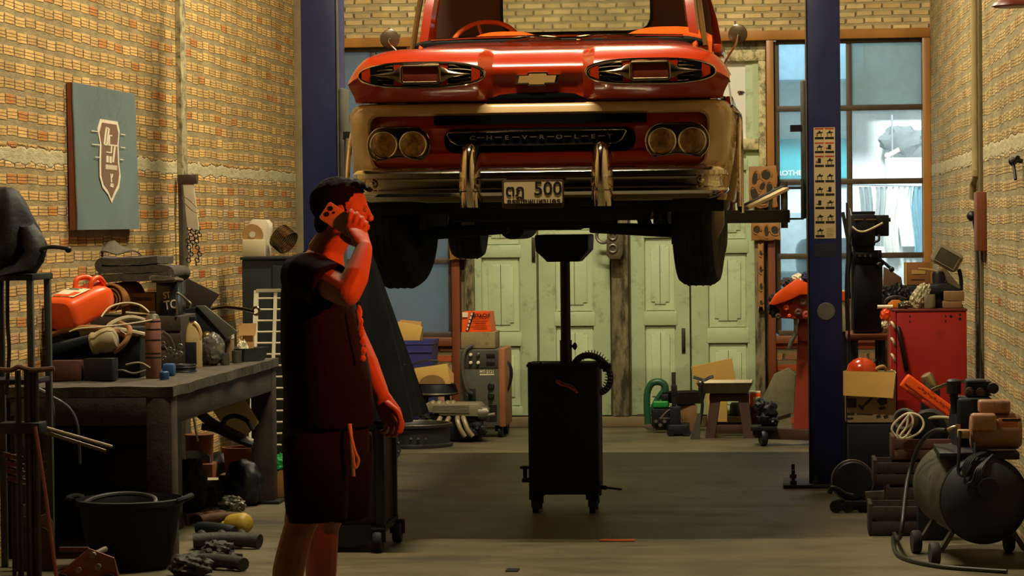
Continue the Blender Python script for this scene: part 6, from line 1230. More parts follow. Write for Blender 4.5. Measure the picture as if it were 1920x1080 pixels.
floorblob('cast_part', 'dark carburettor-like casting leaning at the bench front leg', 'part', 374, 950, (.08, .07, .07), M_CAST, 24)
c = fl(448, 1004); yc_ = T('yellow_container', 'battered yellow round container lying on the floor beside the bench', 'container', c); mb = MB(); mb.lathe([(.02, -.075), (.052, -.07), (.058, -.05), (.058, .03), (.045, .055), (.03, .066)], (c.x, c.y + .03, .058), (.8, -.5, .15), 24); P('body', mb, mat('yellow_plastic', (176, 148, 52), .5, var=.25, dirt=((90, 70, 30), .3)), yc_); mb = MB(); mb.cyl((c.x - .06, c.y + .065, .05), (c.x - .10, c.y + .09, .045), .022); P('neck', mb, mat('yellow_plastic', (176, 148, 52)), yc_)
mb = MB(); a = fl(386, 1012); mb.tube([a + V((-.05, .05, .05)), a + V((0, .03, .055)), a + V((.10, -.02, .05)), a + V((.16, -.05, .04))], .036, 14, 5); S('rubber_elbow', 'dark rubber intake elbow on the floor in front of the yellow container', 'hose', mb, M_BLKP, a)
tk = carton('white_box', 'dirty white wooden box on the floor under the bench', 'box', 379, 900, 437, 946, fl(405, 946).y, .16, mat('dirty_white_box', (190, 178, 148), .8, var=.2, dirt=((80, 70, 54), .4)), 0, .002)
zq = tk[2].z + tk[4]
a, b = at(380, 886, tk[2].y - .05), at(452, 878, tk[2].y + .02); mb = MB(); mb.bb((a.x + .1, tk[2].y - .09, zq + .002), (b.x, tk[2].y + .06, zq + .03), .006); S('grey_tray', 'flat grey tray on top of the white box under the bench', 'tray', mb, M_STEEL, (a.x, tk[2].y, zq))
floorblob('black_bag', 'black plastic bag under the bench behind the white box', 'bag', 412, 926, (.13, .10, .14), M_BLKP, 31, .15)
floorblob('black_bag', 'black plastic bag slumped at the far bench leg', 'bag', 453, 950, (.11, .09, .15), M_BLKP, 32, .15)
Yo = 15.3
def und(px, py): return at(px, py, Yo)
c = at(450, 838, 15.92); op_ = T('terracotta_pot', 'orange-brown pot under the bench, behind the far bench leg', 'pot', (c.x, c.y, 0)); mb = MB(); zp = c.z; mb.lathe([(.07, 0.), (.075, .01), (.10, zp - .03), (.112, zp - .03), (.112, zp), (.095, zp), (.07, .03)], (c.x, c.y, .0), (0, 0, 1), 28); P('pot_body', mb, mat('terracotta', (126, 70, 40), .8, var=.15), op_)
a_ = [und(x, y) + V((0, .22, 0)) for x, y in ((374, 760), (432, 738), (470, 800), (430, 842))]; mb = MB(); mb.loft([[p for p in a_], [p + V((.0, .025, .01)) for p in a_]]); S('plywood_sheet', 'pale plywood sheet leaning at an angle under the bench', 'board', mb, mat('pale_plywood', (216, 198, 152), .7, var=.12, scale=3), a_[3])
tubething('exhaust_tube', 'dirty tan exhaust tube slanting under the bench over the plywood', 'pipe', [(372, 772, Yo), (400, 795, Yo), (440, 815, Yo), (472, 832, Yo)], .030, mat('tan_steel_tube', (112, 98, 72)))
tubething('black_hose', 'black hose arching over the exhaust tube under the bench', 'hose', [(417, 802, Yo - .1), (422, 786, Yo - .1), (440, 780, Yo - .1), (462, 788, Yo - .1), (474, 806, Yo - .1)], .014, M_BLKP)
tubething('black_hose', 'thick black hose lying along the exhaust tube under the bench', 'hose', [(378, 800, Yo - .12), (405, 805, Yo - .1), (440, 822, Yo - .1), (474, 834, Yo - .1)], .020, M_BLKP)
tubething('white_strip', 'thin white strip hanging beside the front bench leg', 'strip', [(358, 760, Yo - .3), (364, 790, Yo - .3), (371, 828, Yo - .3)], .006, M_PAPER)
mb = MB(); c = at(356, 862, 14.2); mb.sheet(lambda u, v: c + V((.13 * u - .02, .04 * math.sin(3 * u), .045 * (1 - v) - .03 * u * u + .01 * math.sin(8 * v))), 14, 8, .004); S('pale_blue_cloth', 'pale blue-grey cloth draped under the bench beside the front leg', 'cloth', mb, mat('pale_blue_cloth', (120, 140, 142), .9, var=.15), c)
floorblob('dark_sack', 'dark sack under the bench below the pale blue cloth', 'sack', 354, 962, (.09, .10, .17), mat('dark_sackcloth', (38, 36, 34), .9, var=.3), 35, .2)
c = at(374, 836, 15.8); mb = MB(); mb.lathe([(.07, 0), (.08, .01), (.085, .16), (.09, .17), (.075, .17)], (c.x, c.y, c.z - .10), (0, 0, 1), 24); mb.bb((c.x - .1, c.y - .1, 0), (c.x + .1, c.y + .1, c.z - .10), .01); S('clay_pot', 'small orange-brown pot on a block under the bench middle', 'pot', mb, mat('terracotta', (126, 70, 40)), (c.x, c.y, 0))
floorblob('tan_jar', 'tan lump beside the white box under the bench', 'part', 442, 938, (.045, .045, .055), M_BROWN, 37, .1)
# paper sack with the green bag
c = fl(526, 938); sk = T('paper_sack', 'brown paper sack with a green plastic bag in it, beside the far bench leg', 'sack', c); zs = at(526, 882, c.y).z
mb = MB(); rg = []
for z, k in ((0, .9), (.02, 1), (zs * .5, 1.03), (zs, .97), (zs, .88), (zs * .8, .85)): rg.append([V((c.x + .01 + .075 * k * math.copysign(abs(math.cos(t)) ** .4, math.cos(t)), c.y + .06 + .06 * k * math.copysign(abs(math.sin(t)) ** .4, math.sin(t)), z)) for t in (2 * math.pi * i / 32 for i in range(32))])
mb.loft(rg)
for i, v in enumerate(mb.v): mb.v[i] = wob(v, .008, 18, 4)
P('sack_body', mb, mat('brown_paper', (160, 112, 58), .8, var=.15, bump=.3), sk)
mb = MB(); mb.blob((c.x + .01, c.y + .06, zs + .02), (.07, .055, .065), .35, 3, 41, 4); P('green_bag', mb, mat('green_plastic_bag', (30, 150, 70), .35, var=.2), sk)

p_ = at(90, 745, 13.75); q_ = at(296, 745, 13.75); uc = T('added_dark_cabinet', 'black steel cabinet added to darken the space under the front of the workbench', 'cabinet', ((p_.x + q_.x) / 2, 13.75, 0)); mb = MB(); mb.bb((max(p_.x, XL + .04), 13.75, 0), (q_.x, 14.3, p_.z), .008); P('body', mb, M_BLKP, uc)  # cabinet added so the space under the bench goes dark
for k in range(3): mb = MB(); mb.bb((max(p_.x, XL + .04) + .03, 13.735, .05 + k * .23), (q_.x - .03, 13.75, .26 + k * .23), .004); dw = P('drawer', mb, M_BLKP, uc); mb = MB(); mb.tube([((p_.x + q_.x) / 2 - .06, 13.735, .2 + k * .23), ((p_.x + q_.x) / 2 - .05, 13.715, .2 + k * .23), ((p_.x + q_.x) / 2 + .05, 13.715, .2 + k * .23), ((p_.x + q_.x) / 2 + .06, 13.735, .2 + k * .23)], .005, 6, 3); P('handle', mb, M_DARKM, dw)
# ================================================================ along the back wall, left of the door
def fz(px, py): return fl(px, py)
# blue crates with cartons, behind the trolley
Yb = 20.7
M_CRATE = mat('violet_blue_crate', (52, 52, 116), .5, var=.12)
def crate(label, x0, x1, yt, yb, Y, dep, z0=None):
    a, b = at(x0, yb, Y), at(x1, yt, Y); zl = a.z if z0 is None else z0; t = T('plastic_crate', label, 'crate', ((a.x + b.x) / 2, Y, zl)); mb = MB(); cx = (a.x + b.x) / 2; w2 = (b.x - a.x) / 2; H = b.z - zl; rg = []
    for k, z, s_ in ((.90, 0, 0), (1., H, 0), (1.04, H, 0), (1.04, H - .012, 0), (.98, H - .012, 0)): pass
    for k, z in ((.90, 0.), (.985, H * .84), (1.02, H * .85), (1.02, H), (.97, H), (.88, .012)): rg.append([V((cx + sx_ * w2 * k, Y + dep / 2 + sy_ * dep / 2 * k, zl + z)) for sx_, sy_ in ((-1, -1), (1, -1), (1, 1), (-1, 1))])
    mb.loft(rg); P('tub', mb, M_CRATE, t); mb = MB(); mb.box((cx, Y + .005, zl + H * .60), (w2 * 1.85, .016, .010)); mb.box((cx, Y + .02, zl + H * .2), (w2 * 1.75, .016, .008)); P('rib', mb, M_CRATE, t); return zl + H
z1 = crate('violet-blue plastic crate on the floor under the crate holding cartons', 745, 812, 692, 800, Yb, .34, .002)
z2 = crate('violet-blue plastic crate with cartons in it, topmost of its stack by the left window', 745, 812, 638, 690, Yb, .34, z1 + .002)
def slab(name, label, cat, pts, Y, th, m, ang=0.):
    g = [at(x, y, Y) for x, y in pts]; mb = MB(); mb.prism([(p.x, p.z) for p in g], Y, Y + th, bv=.003); return S(name, label, cat, mb, m, min(g, key=lambda p: p.z))
slab('carton', 'open yellow-tan carton standing in the top blue crate', 'box', [(746, 650), (746, 603), (786, 610), (792, 615), (785, 648)], Yb + .07, .05, M_CARDY)
slab('carton', 'brown carton standing behind the yellow-tan one in the top blue crate', 'box', [(750, 645), (750, 600), (790, 604), (791, 645)], Yb + .16, .08, M_CARD)
# stool with a cushion, a carton on it
Yt2 = 20.25; a, b = at(773, 735, Yt2), at(853, 725, Yt2); stl = T('cushioned_stool', 'low black stool with a padded seat and chrome rim, carrying a cream carton', 'stool', ((a.x + b.x) / 2, Yt2, 0))
zt5, zs5 = at(810, 722, Yt2).z, at(810, 737, Yt2).z; cx = (a.x + b.x) / 2; rr5 = (b.x - a.x) / 2
mb = MB(); mb.lathe([(rr5 * .8, -.03), (rr5, -.02), (rr5 * 1.0, .0), (rr5 * .9, zt5 - zs5), (.01, zt5 - zs5 + .004)], (cx, Yt2 + rr5, zs5), (0, 0, 1), 32); P('seat', mb, M_BLKP, stl)
mb = MB(); mb.torus((cx, Yt2 + rr5, zs5 - .012), rr5 * 1.0, .008, (0, 0, 1), 36, 8); P('seat_rim', mb, M_STEEL, stl)
for q in range(4): a_ = math.pi / 4 + q * math.pi / 2; mb = MB(); mb.cyl((cx + rr5 * .7 * math.cos(a_), Yt2 + rr5 * (1 + .7 * math.sin(a_)), zs5 - .02), (cx + rr5 * .9 * math.cos(a_), Yt2 + rr5 * (1 + .9 * math.sin(a_)), 0), .011, n=12); P('leg', mb, M_BLKP, stl)
mb = MB(); mb.torus((cx, Yt2 + rr5, .14), rr5 * .82, .007, (0, 0, 1), 32, 6); P('foot_ring', mb, M_STEEL, stl)
g = [at(x, y, Yt2 + .05) for x, y in ((778, 719), (774, 692), (838, 683), (845, 718))]; cc_ = T('carton', 'cream carton with a brown round mark, standing on the black padded stool', 'box', (cx, Yt2 + .1, zt5)); mb = MB(); mb.prism([(g[0].x, zt5 + .004), (g[1].x, g[1].z), (g[2].x, g[2].z), (g[3].x, zt5 + .004)], Yt2 + .05, Yt2 + .2, bv=.003); P('box', mb, M_CARDY, cc_)
p0 = at(810, 707, Yt2 + .04); mb = MB(); mb.prism([(p0.x + .1 * math.cos(t), max(zt5 + .006, zt5 + .004 + .07 * math.sin(t))) for t in (math.pi * i / 16 for i in range(17))], Yt2 + .046, Yt2 + .052); P('round_mark', mb, mat('brown_stain', (122, 92, 52), .8, var=.1), cc_)
mb = MB(); q0, q1, q2 = at(846, 717, Yt2 + .1), at(840, 684, Yt2 + .1), at(853, 700, Yt2 + .14); mb.prism([(q0.x, q0.z), (q1.x, q1.z), (q2.x, q2.z), (q2.x, q0.z)], Yt2 + .06, Yt2 + .068); P('flap', mb, M_CARD, cc_)
tubething('looped_cable', 'black cable loop round the cream carton on the stool', 'cable', [(776, 719, Yt2 + .0), (767, 702, Yt2), (772, 684, Yt2 + .01), (800, 676, Yt2 + .1), (822, 676, Yt2 + .12)], .008, M_BLKP)
mb = MB(); a, b = at(790, 790, 20.25 + .05), at(846, 742, 20.3)
# steel rim lying flat
c = fl(778, 838); c.y = 19.62; c.x = at(778, 820, 19.62).x; Rr = ms(72, c.y); hR = at(790, 797, c.y - .2).z; c.z = 0
rim = T('wheel_rim', 'wide steel wheel rim lying flat on the floor behind the trolley', 'wheel rim', c); mb = MB(); mb.lathe([(Rr * .86, .0), (Rr, .004), (Rr * 1.0, .022), (Rr * .93, .03), (Rr * .93, hR - .03), (Rr * 1.0, hR - .02), (Rr, hR), (Rr * .93, hR), (Rr * .86, hR - .03), (Rr * .84, .03), (Rr * .3, .035), (Rr * .25, .02), (Rr * .84, .012)], c, (0, 0, 1), 56); P('rim_body', mb, mat('dark_wheel_steel', (42, 44, 42), .45, .4, var=.25), rim)
mb = MB(); mb.torus(c + V((0, 0, hR - .002)), Rr * .96, .005, (0, 0, 1), 56, 6); P('rim_edge', mb, M_STEEL, rim)
for k in range(3): p_ = at(770 + 14 * k, 818, c.y - Rr); mb = MB(); mb.box((p_.x, c.y - Rr * .95, hR * .45), (.018, .012, .012)); P('weight_clip', mb, M_STEEL, rim)
# small tyre-like dark wheel with studs left of it
c = fl(722, 870); dk = T('gear_drum', 'small dark studded drum on the floor beside the trolley post', 'drum', c); mb = MB(); mb.lathe([(.02, -.06), (.10, -.06), (.115, -.03), (.115, .03), (.10, .06), (.02, .05)], (c.x - .01, c.y + .10, .115), (.9, -.35, .3), 36); P('drum_body', mb, M_BLKP, dk)
for k in range(7): a_ = .9 * k; p_ = V((c.x - .01, c.y + .10, .115)) + frame_from((0, 0, 0), (.9, -.35, .3)) @ V((.075 * math.cos(a_), .075 * math.sin(a_), .062)); mb = MB(); mb.sph(p_, .008, 8); P('stud', mb, M_STEEL, dk)
mb = MB(); a, b = fl(722, 852), fl(765, 822); mb.beam(a + V((0, 0, .006)), b + V((0, 0, .006)), .03, .01); S('flat_strip', 'dark flat metal strip on the floor beside the studded drum', 'strip', mb, M_DARKM, a)
# V8 engine top with headers
Ye = 19.95; s1 = ms(1, Ye); ez = 0.
def E(px, py, dy=0.): return at(px, py, Ye + dy)
en = T('engine_block', 'grey engine with finned cover and curved exhaust pipes on the floor before the welder', 'engine', (E(850, 800).x, Ye, 0))
g = [E(x, y) for x, y in ((798, 757), (897, 757), (905, 766), (902, 781), (824, 779), (822, 775), (804, 773))]; mb = MB(); mb.prism([(p.x, p.z) for p in g], Ye, Ye + .26, bv=.006); cvr = P('top_cover', mb, mat('grey_cast_aluminium', (140, 134, 108), .5, .3, var=.15, bump=.1), en)
for k in range(6): mb = MB(); a, b = E(812, 761 + 2.4 * k), E(880, 760 + 2.6 * k); mb.beam(a + V((0, -.004, 0)), b + V((0, -.004, 0)), .012, .005, bv=.001); P('fin', mb, mat('grey_cast_aluminium', (140, 134, 108)), cvr)
for px in (812, 824, 840, 850): mb = MB(); p_ = E(px, 757, .05); mb.sph(p_, (.026, .05, .026), 10); P('cover_lobe', mb, mat('grey_cast_aluminium', (140, 134, 108)), cvr)
mb = MB(); a, b = E(806, 778), E(900, 822); mb.bb((a.x, Ye + .03, 0.01), (b.x, Ye + .28, a.z), .02); P('block', mb, M_DARKM, en)
for x0, x1, y0, y1, xb in ((826, 822, 783, 800, 812), (842, 838, 783, 802, 826), (858, 858, 782, 806, 872), (868, 871, 782, 806, 886)):
    mb = MB(); mb.tube([E(x0, y0, .02), E(x1, y0 + 8, -.03), E(x1 + (xb - x1) * .4, y1, -.05), E(xb, min(y1 + 14, 818), -.04)], .019, 12, 5); P('header_pipe', mb, mat('tan_header_pipe', (150, 138, 106), .45, .3, var=.15), en)
mb = MB(); p_ = E(903, 775, .05); mb.cyl(p_ + V((-.02, 0, 0)), p_ + V((.05, 0, 0)), .06, n=24); mb.cyl(p_ + V((.05, 0, 0)), p_ + V((.055, 0, 0)), .045, n=24); mb.cyl(E(910, 780, .02), E(928, 777, .02), .016); P('front_pulley', mb, M_STEEL, en)
for k, (px, py) in enumerate(((800, 785), (806, 795), (796, 792))): mb = MB(); mb.blob(E(px, py), (.03, .03, .035), .3, 3, k, 3); P('accessory', mb, M_STEEL if k == 1 else M_DARKM, en)
for k, (px, py) in enumerate(((895, 800), (905, 806), (888, 812))): mb = MB(); mb.blob(E(px, py), (.04, .04, .04), .35, 3, k + 5, 3); P('accessory', mb, M_DARKM, en)
# welder with its boxes
Yw2 = 20.35
def W2(px, py, dy=0.): return at(px, py, Yw2 + dy)
x0, x1, xs = W2(862, 700).x, W2(936, 700).x, W2(945, 700).x; zt6, zb6 = W2(900, 655).z, W2(900, 798).z
wd = T('welding_machine', 'grey welding machine with knobs and an orange-brown side, boxes stacked on it', 'welder', ((x0 + x1) / 2, Yw2, 0))
mb = MB(); mb.bb((x0, Yw2, zb6), (x1, Yw2 + .5, zt6), .006); by = P('body', mb, mat('grey_welder_paint', (84, 84, 76), .5, var=.1), wd)
mb = MB(); mb.bb((x1 - .002, Yw2 - .004, zb6 - .01), (x1 + .045, Yw2 + .5, zt6 + .004), .006); sp_ = P('side_panel', mb, mat('orange_brown_panel', (154, 96, 60), .5, var=.15), wd)
mb = MB(); mb.bb((x0 + .008, Yw2 - .006, W2(900, 690).z), (x1 - .008, Yw2, zt6 - .008), .002); fp = P('front_panel', mb, mat('dark_welder_face', (62, 62, 56), .5, var=.1), wd)
for px, py in ((883, 665), (897, 665), (883, 680), (897, 680)): mb = MB(); p_ = W2(px, py); mb.lathe([(.013, 0), (.013, .012), (.010, .014), (.009, .026), (.002, .027)], (p_.x, Yw2 - .006, p_.z), (0, -1, 0), 18); P('knob', mb, M_PAPER if px == 883 or py == 680 else M_STEEL, fp)
for py in (667, 681): mb = MB(); p_ = W2(920, py); mb.box((p_.x, Yw2 - .008, p_.z), (.066, .006, .032), bv=.002); P('display', mb, M_INK, fp)
mb = MB(); p_ = W2(913, 697); mb.text('MT-2121', .030, (p_.x, Yw2 - .002, p_.z), bold=.0008); mb.box((p_.x, Yw2 - .001, p_.z - .021), (.11, .002, .010)); P('lettering', mb, M_PAPER, wd)
for px, py in ((921, 724), (921, 742)): mb = MB(); p_ = W2(px, py); mb.lathe([(.026, 0), (.026, .012), (.018, .02), (.018, .03), (.002, .03)], (p_.x, Yw2, p_.z), (0, -1, 0), 20); P('socket', mb, M_BLKP, by)
for k in range(9): mb = MB(); p_ = W2(922, 760 + 3.6 * k); mb.box((p_.x, Yw2 - .002, p_.z), (.08, .006, .005)); P('vent_slot', mb, M_INK, by)
mb = MB(); mb.bb((W2(878, 728).x, Yw2 - .012, W2(878, 755).z), (W2(892, 728).x, Yw2, W2(878, 728).z), .004); P('wire_socket', mb, M_BLKP, by)
mb = MB(); mb.tube([W2(884, 738, -.02), W2(876, 732, -.05), W2(868, 700, -.05), W2(868, 672, -.04), W2(874, 655, -.02), W2(886, 648, .0)], .016, 10, 5); P('torch_hose', mb, mat('grey_torch_hose', (66, 66, 58), .6), wd)
for k in range(3): mb = MB(); mb.tube([W2(944, 672, .2), W2(955 + k, 684, .18), W2(957 + 1.5 * k, 705, .18), W2(953, 730, .18), W2(944, 745, .2)], .008, 8, 5); P('side_cable', mb, M_BLKP, wd)
for px, yy, r_ in ((872, .06, .045), (938, .06, .045), (868, .42, .085), (948, .42, .085)): mb = MB(); p_ = W2(px, 700, yy); mb.lathe([(.01, -.016), (r_ * .6, -.014), (r_ * .62, -.02), (r_, -.016), (r_, .016), (r_ * .62, .02), (r_ * .6, .014), (.01, .016)], (p_.x, Yw2 + yy, r_), (1, 0, 0), 28); P('wheel', mb, M_BLKP, wd); mb = MB(); mb.beam((p_.x - .03, Yw2 + yy, r_), (p_.x - .03, Yw2 + yy, zb6 + .01), .012, .03) if r_ < .05 else mb.cyl((x0, Yw2 + yy, r_), (p_.x, Yw2 + yy, r_), .01); P('axle', mb, M_DARKM, wd)
zq = zt6 + .006
def W3(px, py): return at(px, py, Yw2 + .02)
mb = MB(); g = [W3(x, y) for x, y in ((864, 645), (866, 622), (920, 620), (933, 640))]; mb.bb((g[0].x, Yw2 + .03, zq), (g[3].x - .02, Yw2 + .36, g[1].z - .004), .004); cw2 = S('carton', 'dusty tan carton between the welder and the bright orange box', 'box', mb, mat('dusty_carton', (140, 126, 90), .85, var=.2, dirt=((90, 76, 50), .3)), (g[0].x, Yw2 + .03, zq)); zq2 = g[1].z - .003
g = [W3(x, y) for x, y in ((865, 622), (866, 585), (914, 585), (923, 622))]; ob2 = T('orange_box', 'bright orange printed tool box on top of the carton on the welder', 'box', ((g[0].x + g[3].x) / 2, Yw2 + .05, zq2)); mb = MB()
mb.loft([[V((g[0].x, Yw2 + .05, zq2)), V((g[3].x - .01, Yw2 + .05, zq2)), V((g[3].x, Yw2 + .30, zq2)), V((g[0].x + .01, Yw2 + .30, zq2))], [V((g[1].x, Yw2 + .06, g[1].z)), V((g[2].x, Yw2 + .06, g[1].z)), V((g[2].x + .02, Yw2 + .29, g[1].z)), V((g[1].x + .01, Yw2 + .29, g[1].z))]]); P('box', mb, M_ORANGE, ob2)
yy = Yw2 + .046; mb = MB(); q = [W3(x, y) for x, y in ((872, 621), (883, 586), (889, 586), (878, 621))]; mb.prism([(p.x, p.z) for p in q], yy, yy + .02); P('black_stripe', mb, M_INK, ob2)
for k in range(5): mb = MB(); p_ = W3(875.5 + 2.1 * k, 617 - 7 * k); mb.box((p_.x, yy - .001, p_.z), (.012, .003, .020), (0, 15, 0)); P('stripe_patch', mb, M_PAPER, ob2)
mb = MB(); p_ = W3(901, 592); mb.text('HITACHI', .036, (p_.x, yy, p_.z), bold=.001); P('lettering', mb, M_INK, ob2)
mb = MB(); [mb.box((W3(900 - (k % 2) * 2, 599 + 4.2 * k).x, yy, W3(900, 599 + 4.2 * k).z), (.12 - .02 * (k % 3), .002, .0035)) for k in range(5)]; P('print_lines', mb, mat('dark_orange_print', (150, 50, 16), .6), ob2)
mb = MB(); q = [W3(x, y) for x, y in ((866, 595), (866, 586), (877, 586), (876, 595))]; mb.prism([(p.x, p.z) for p in q], yy, yy + .02); P('white_patch', mb, M_PAPER, ob2)

# ================================================================ carved teak panels, chain hoist
M_TEAK = mat('carved_teak', (150, 104, 50), .6, var=.3, scale=8, bump=.4, bscale=18)
def carved(label, x0, y0, x1, y1, Y, seed, holes):
    a, b = at(x0, y1, Y), at(x1, y0, Y); t = T('carved_panel', label, 'carving', ((a.x + b.x) / 2, Y, a.z)); rq = random.Random(seed); w2, h2 = b.x - a.x, b.z - a.z
    out = []
    for i in range(40):
        u = i / 40; e = .035 * math.sin(i * 2.6 + seed) + .02 * math.sin(i * 5.1)
        if u < .25: p = (a.x + w2 * u * 4, b.z - abs(e) * h2 * .6)
        elif u < .5: p = (b.x - abs(e) * w2, b.z - h2 * (u - .25) * 4)
        elif u < .75: p = (b.x - w2 * (u - .5) * 4, a.z + abs(e) * h2 * 1.4)
        else: p = (a.x + abs(e) * w2 * .4, a.z + h2 * (u - .75) * 4)
        out.append(p)
    mb = MB(); mb.prism(out, Y, Y + .03, bv=.004); pl = P('panel', mb, M_TEAK, t)
    for hx, hz, rx, rz, an in holes:
        mb = MB(); mb.prism([(rx * w2 * math.cos(q) * (1 + .15 * math.sin(3 * q)), rz * h2 * math.sin(q) * (1 + .2 * math.cos(2 * q))) for q in (2 * math.pi * i / 18 for i in range(18))], -.003, .01, (a.x + hx * w2, Y, a.z + hz * h2), (0, an, 0)); P('painted_piercing', mb, mat('carving_shadow', (46, 42, 30), .9, var=.3), pl)  # dark shape laid on the panel, painting the shade of a piercing
        mb = MB(); mb.tube([V((a.x + hx * w2, Y - .002, a.z + hz * h2)) + rotm((0, an, 0)) @ V((rx * 1.15 * w2 * math.cos(q), 0, rz * 1.15 * h2 * math.sin(q))) for q in (2 * math.pi * i / 16 * .8 for i in range(17))], .008, 6, 2); P('scroll', mb, M_TEAK, pl)
    return t
Yn = YB - .10
carved('upper carved teak panel hung at the right door edge, above the lift arm', 1404, 310, 1458, 392, Yn, 1, ((.22, .70, .10, .16, 10), (.20, .32, .13, .18, -15), (.60, .78, .16, .12, 20), (.72, .45, .12, .16, 0), (.48, .52, .09, .10, 30), (.5, .18, .2, .08, -10)))
carved('lower carved teak panel at the right door edge, below the lift arm', 1408, 416, 1464, 452, Yn, 4, ((.2, .6, .12, .2, 20), (.52, .5, .08, .3, 0), (.8, .55, .12, .22, -20)))
carved('long narrow carved strip running down the right door edge', 1422, 455, 1432, 588, Yn + .02, 7, ((.5, .85, .3, .04, 0), (.5, .62, .3, .05, 0), (.5, .38, .3, .05, 0), (.5, .15, .3, .04, 0)))
carved('small carved teak bracket at the left window corner, under the truck', 843, 445, 876, 488, Yn, 9, ((.35, .6, .2, .2, 0), (.7, .25, .15, .1, 20)))
Yh = YB - .16; hk = T('chain_hoist', 'old rusty chain hoist body hung against the grey door post', 'hoist', at(1150, 480, Yh)); pm = M_OLDW
def H(px, py, dy=0.): return at(px, py, Yh + dy)
mb = MB(); mb.prism([(H(x, 0).x, H(1150, y).z) for x, y in ((1138, 425), (1156, 422), (1166, 430), (1163, 476), (1158, 486), (1140, 486), (1132, 478), (1134, 440))], Yh - .04, Yh + .06, bv=.012); P('body', mb, mat('rusty_hoist', (84, 76, 56), .6, .3, var=.4, scale=16, bump=.4), hk)
mb = MB(); mb.torus(H(1131, 442, .0), .055, .014, (.3, 1, 0), 26, 8); P('hand_wheel', mb, M_STEEL, hk)
for py in (442, 466): mb = MB(); mb.torus(H(1149, py, -.045), .030, .010, (0, 1, 0), 22, 8); P('boss', mb, M_STEEL, hk)
mb = MB(); p_ = H(1150, 424); mb.tube([p_, p_ + V((0, .03, .10)), p_ + V((0, .10, .14))], .012, 8, 3); P('hook', mb, M_DARKM, hk)

# ================================================================ on the floor, right of the door
Yk2 = 20.1
def K(px, py, dy=0.): return at(px, py, Yk2 + dy)
# vice-like cast stand far left
c = fl(1185, 796); vs = T('bench_vice', 'dark cast vice with a ring on top, on a block by the grey door post', 'vice', c); s1 = ms(1, c.y)
def VV(px, py, dy=0.): return at(px, py, c.y + .05 + dy)
mb = MB(); mb.bb((VV(1166, 780).x, c.y, 0.0), (VV(1196, 780).x, c.y + .14, VV(1180, 778).z), .008); P('base', mb, M_DARKM, vs)
mb = MB(); mb.prism([(VV(x, 0).x, VV(1180, y).z) for x, y in ((1164, 782), (1166, 768), (1175, 760), (1178, 733), (1183, 733), (1184, 760), (1200, 762), (1206, 772), (1204, 784))], c.y + .02, c.y + .10, bv=.008); P('jaw', mb, mat('dark_green_grey_cast', (60, 66, 60), .5, .3, var=.3), vs)
mb = MB(); mb.torus(VV(1190, 737), .036, .012, (0, 1, 0), 24, 8); P('ring', mb, M_DARKM, vs)
mb = MB(); mb.blob(VV(1203, 752, .02), (.05, .06, .055), .2, 2.5, 3, 4); P('motor', mb, M_DARKM, vs)
mb = MB(); a = fl(1195, 800); mb.bb((a.x, a.y - .02, 0), (a.x + .16, a.y + .06, .10), .006); S('wood_block', 'dark wooden block on the floor between the vice and the green saw', 'block', mb, mat('dark_block_wood', (70, 56, 38), .8, var=.3), a)
# green chainsaw-like machine
c = fl(1232, 812); Yg2 = c.y; gm = T('chainsaw', 'green power saw with a big loop handle standing on the floor before the doors', 'chainsaw', c)
def G(px, py, dy=0.): return at(px, py, Yg2 + .06 + dy)
M_GRN = mat('dark_green_plastic', (36, 84, 58), .4, var=.1)
mb = MB(); mb.tube([G(1215, 795), G(1213, 760), G(1214, 735), G(1222, 719), G(1236, 716), G(1246, 722), G(1248, 735)], .026, 12, 5, flat=1.1); mb.tube([G(1220, 775), G(1230, 752), G(1243, 733), G(1249, 728)], .020, 10, 4); P('loop_handle', mb, M_GRN, gm)
mb = MB(); a, b = G(1225, 764), G(1254, 751); mb.bb((a.x, Yg2, a.z), (b.x, Yg2 + .16, b.z), .012, 3); P('green_cover', mb, mat('bright_green_plastic', (30, 140, 62), .4, var=.08), gm)
mb = MB(); a, b = G(1222, 806), G(1256, 764); mb.bb((a.x, Yg2 + .01, max(a.z, .012)), (b.x, Yg2 + .17, b.z), .014, 3); P('motor_body', mb, M_DARKM, gm)
mb = MB(); a, b = G(1240, 751), G(1254, 738); mb.bb((a.x, Yg2 + .02, a.z), (b.x, Yg2 + .14, b.z), .01); P('top_cover', mb, M_BLKP, gm)
mb = MB(); g = [G(x, y, -.03) for x, y in ((1206, 798), (1228, 800), (1231, 806), (1214, 806))]; mb.prism([(p.x, max(p.z, .01)) for p in g], Yg2 + .01, Yg2 + .03, bv=.003); P('bar_plate', mb, M_STEEL, gm)
for px, py in ((1230, 790), (1238, 797), (1246, 790)): mb = MB(); mb.cyl(G(px, py, -.08), G(px, py, -.04), .014, n=14); P('bolt', mb, M_STEEL, gm)
# black trolley jack with upright bar
c = fl(1262, 818); Yj2 = c.y; jc = T('bottle_jack', 'black trolley jack with an upright square bar beside the green saw', 'jack', c)
def J(px, py, dy=0.): return at(px, py, Yj2 + .06 + dy)
mb = MB(); mb.bb((J(1246, 0).x, Yj2, .012), (J(1284, 0).x, Yj2 + .22, J(1260, 795).z), .012); P('base', mb, M_BLKP, jc)
mb = MB(); mb.bb((J(1252, 0).x, Yj2 + .05, .05), (J(1260, 0).x, Yj2 + .085, J(1256, 698).z), .003); mb.bb((J(1251, 0).x, Yj2 + .045, J(1256, 742).z), (J(1262, 0).x, Yj2 + .09, J(1256, 722).z), .003); P('upright_bar', mb, M_BLKP, jc)
mb = MB(); mb.bb((J(1248, 0).x, Yj2 + .03, J(1256, 798).z), (J(1268, 0).x, Yj2 + .12, J(1256, 762).z), .008); P('ram_housing', mb, M_BLKP, jc)
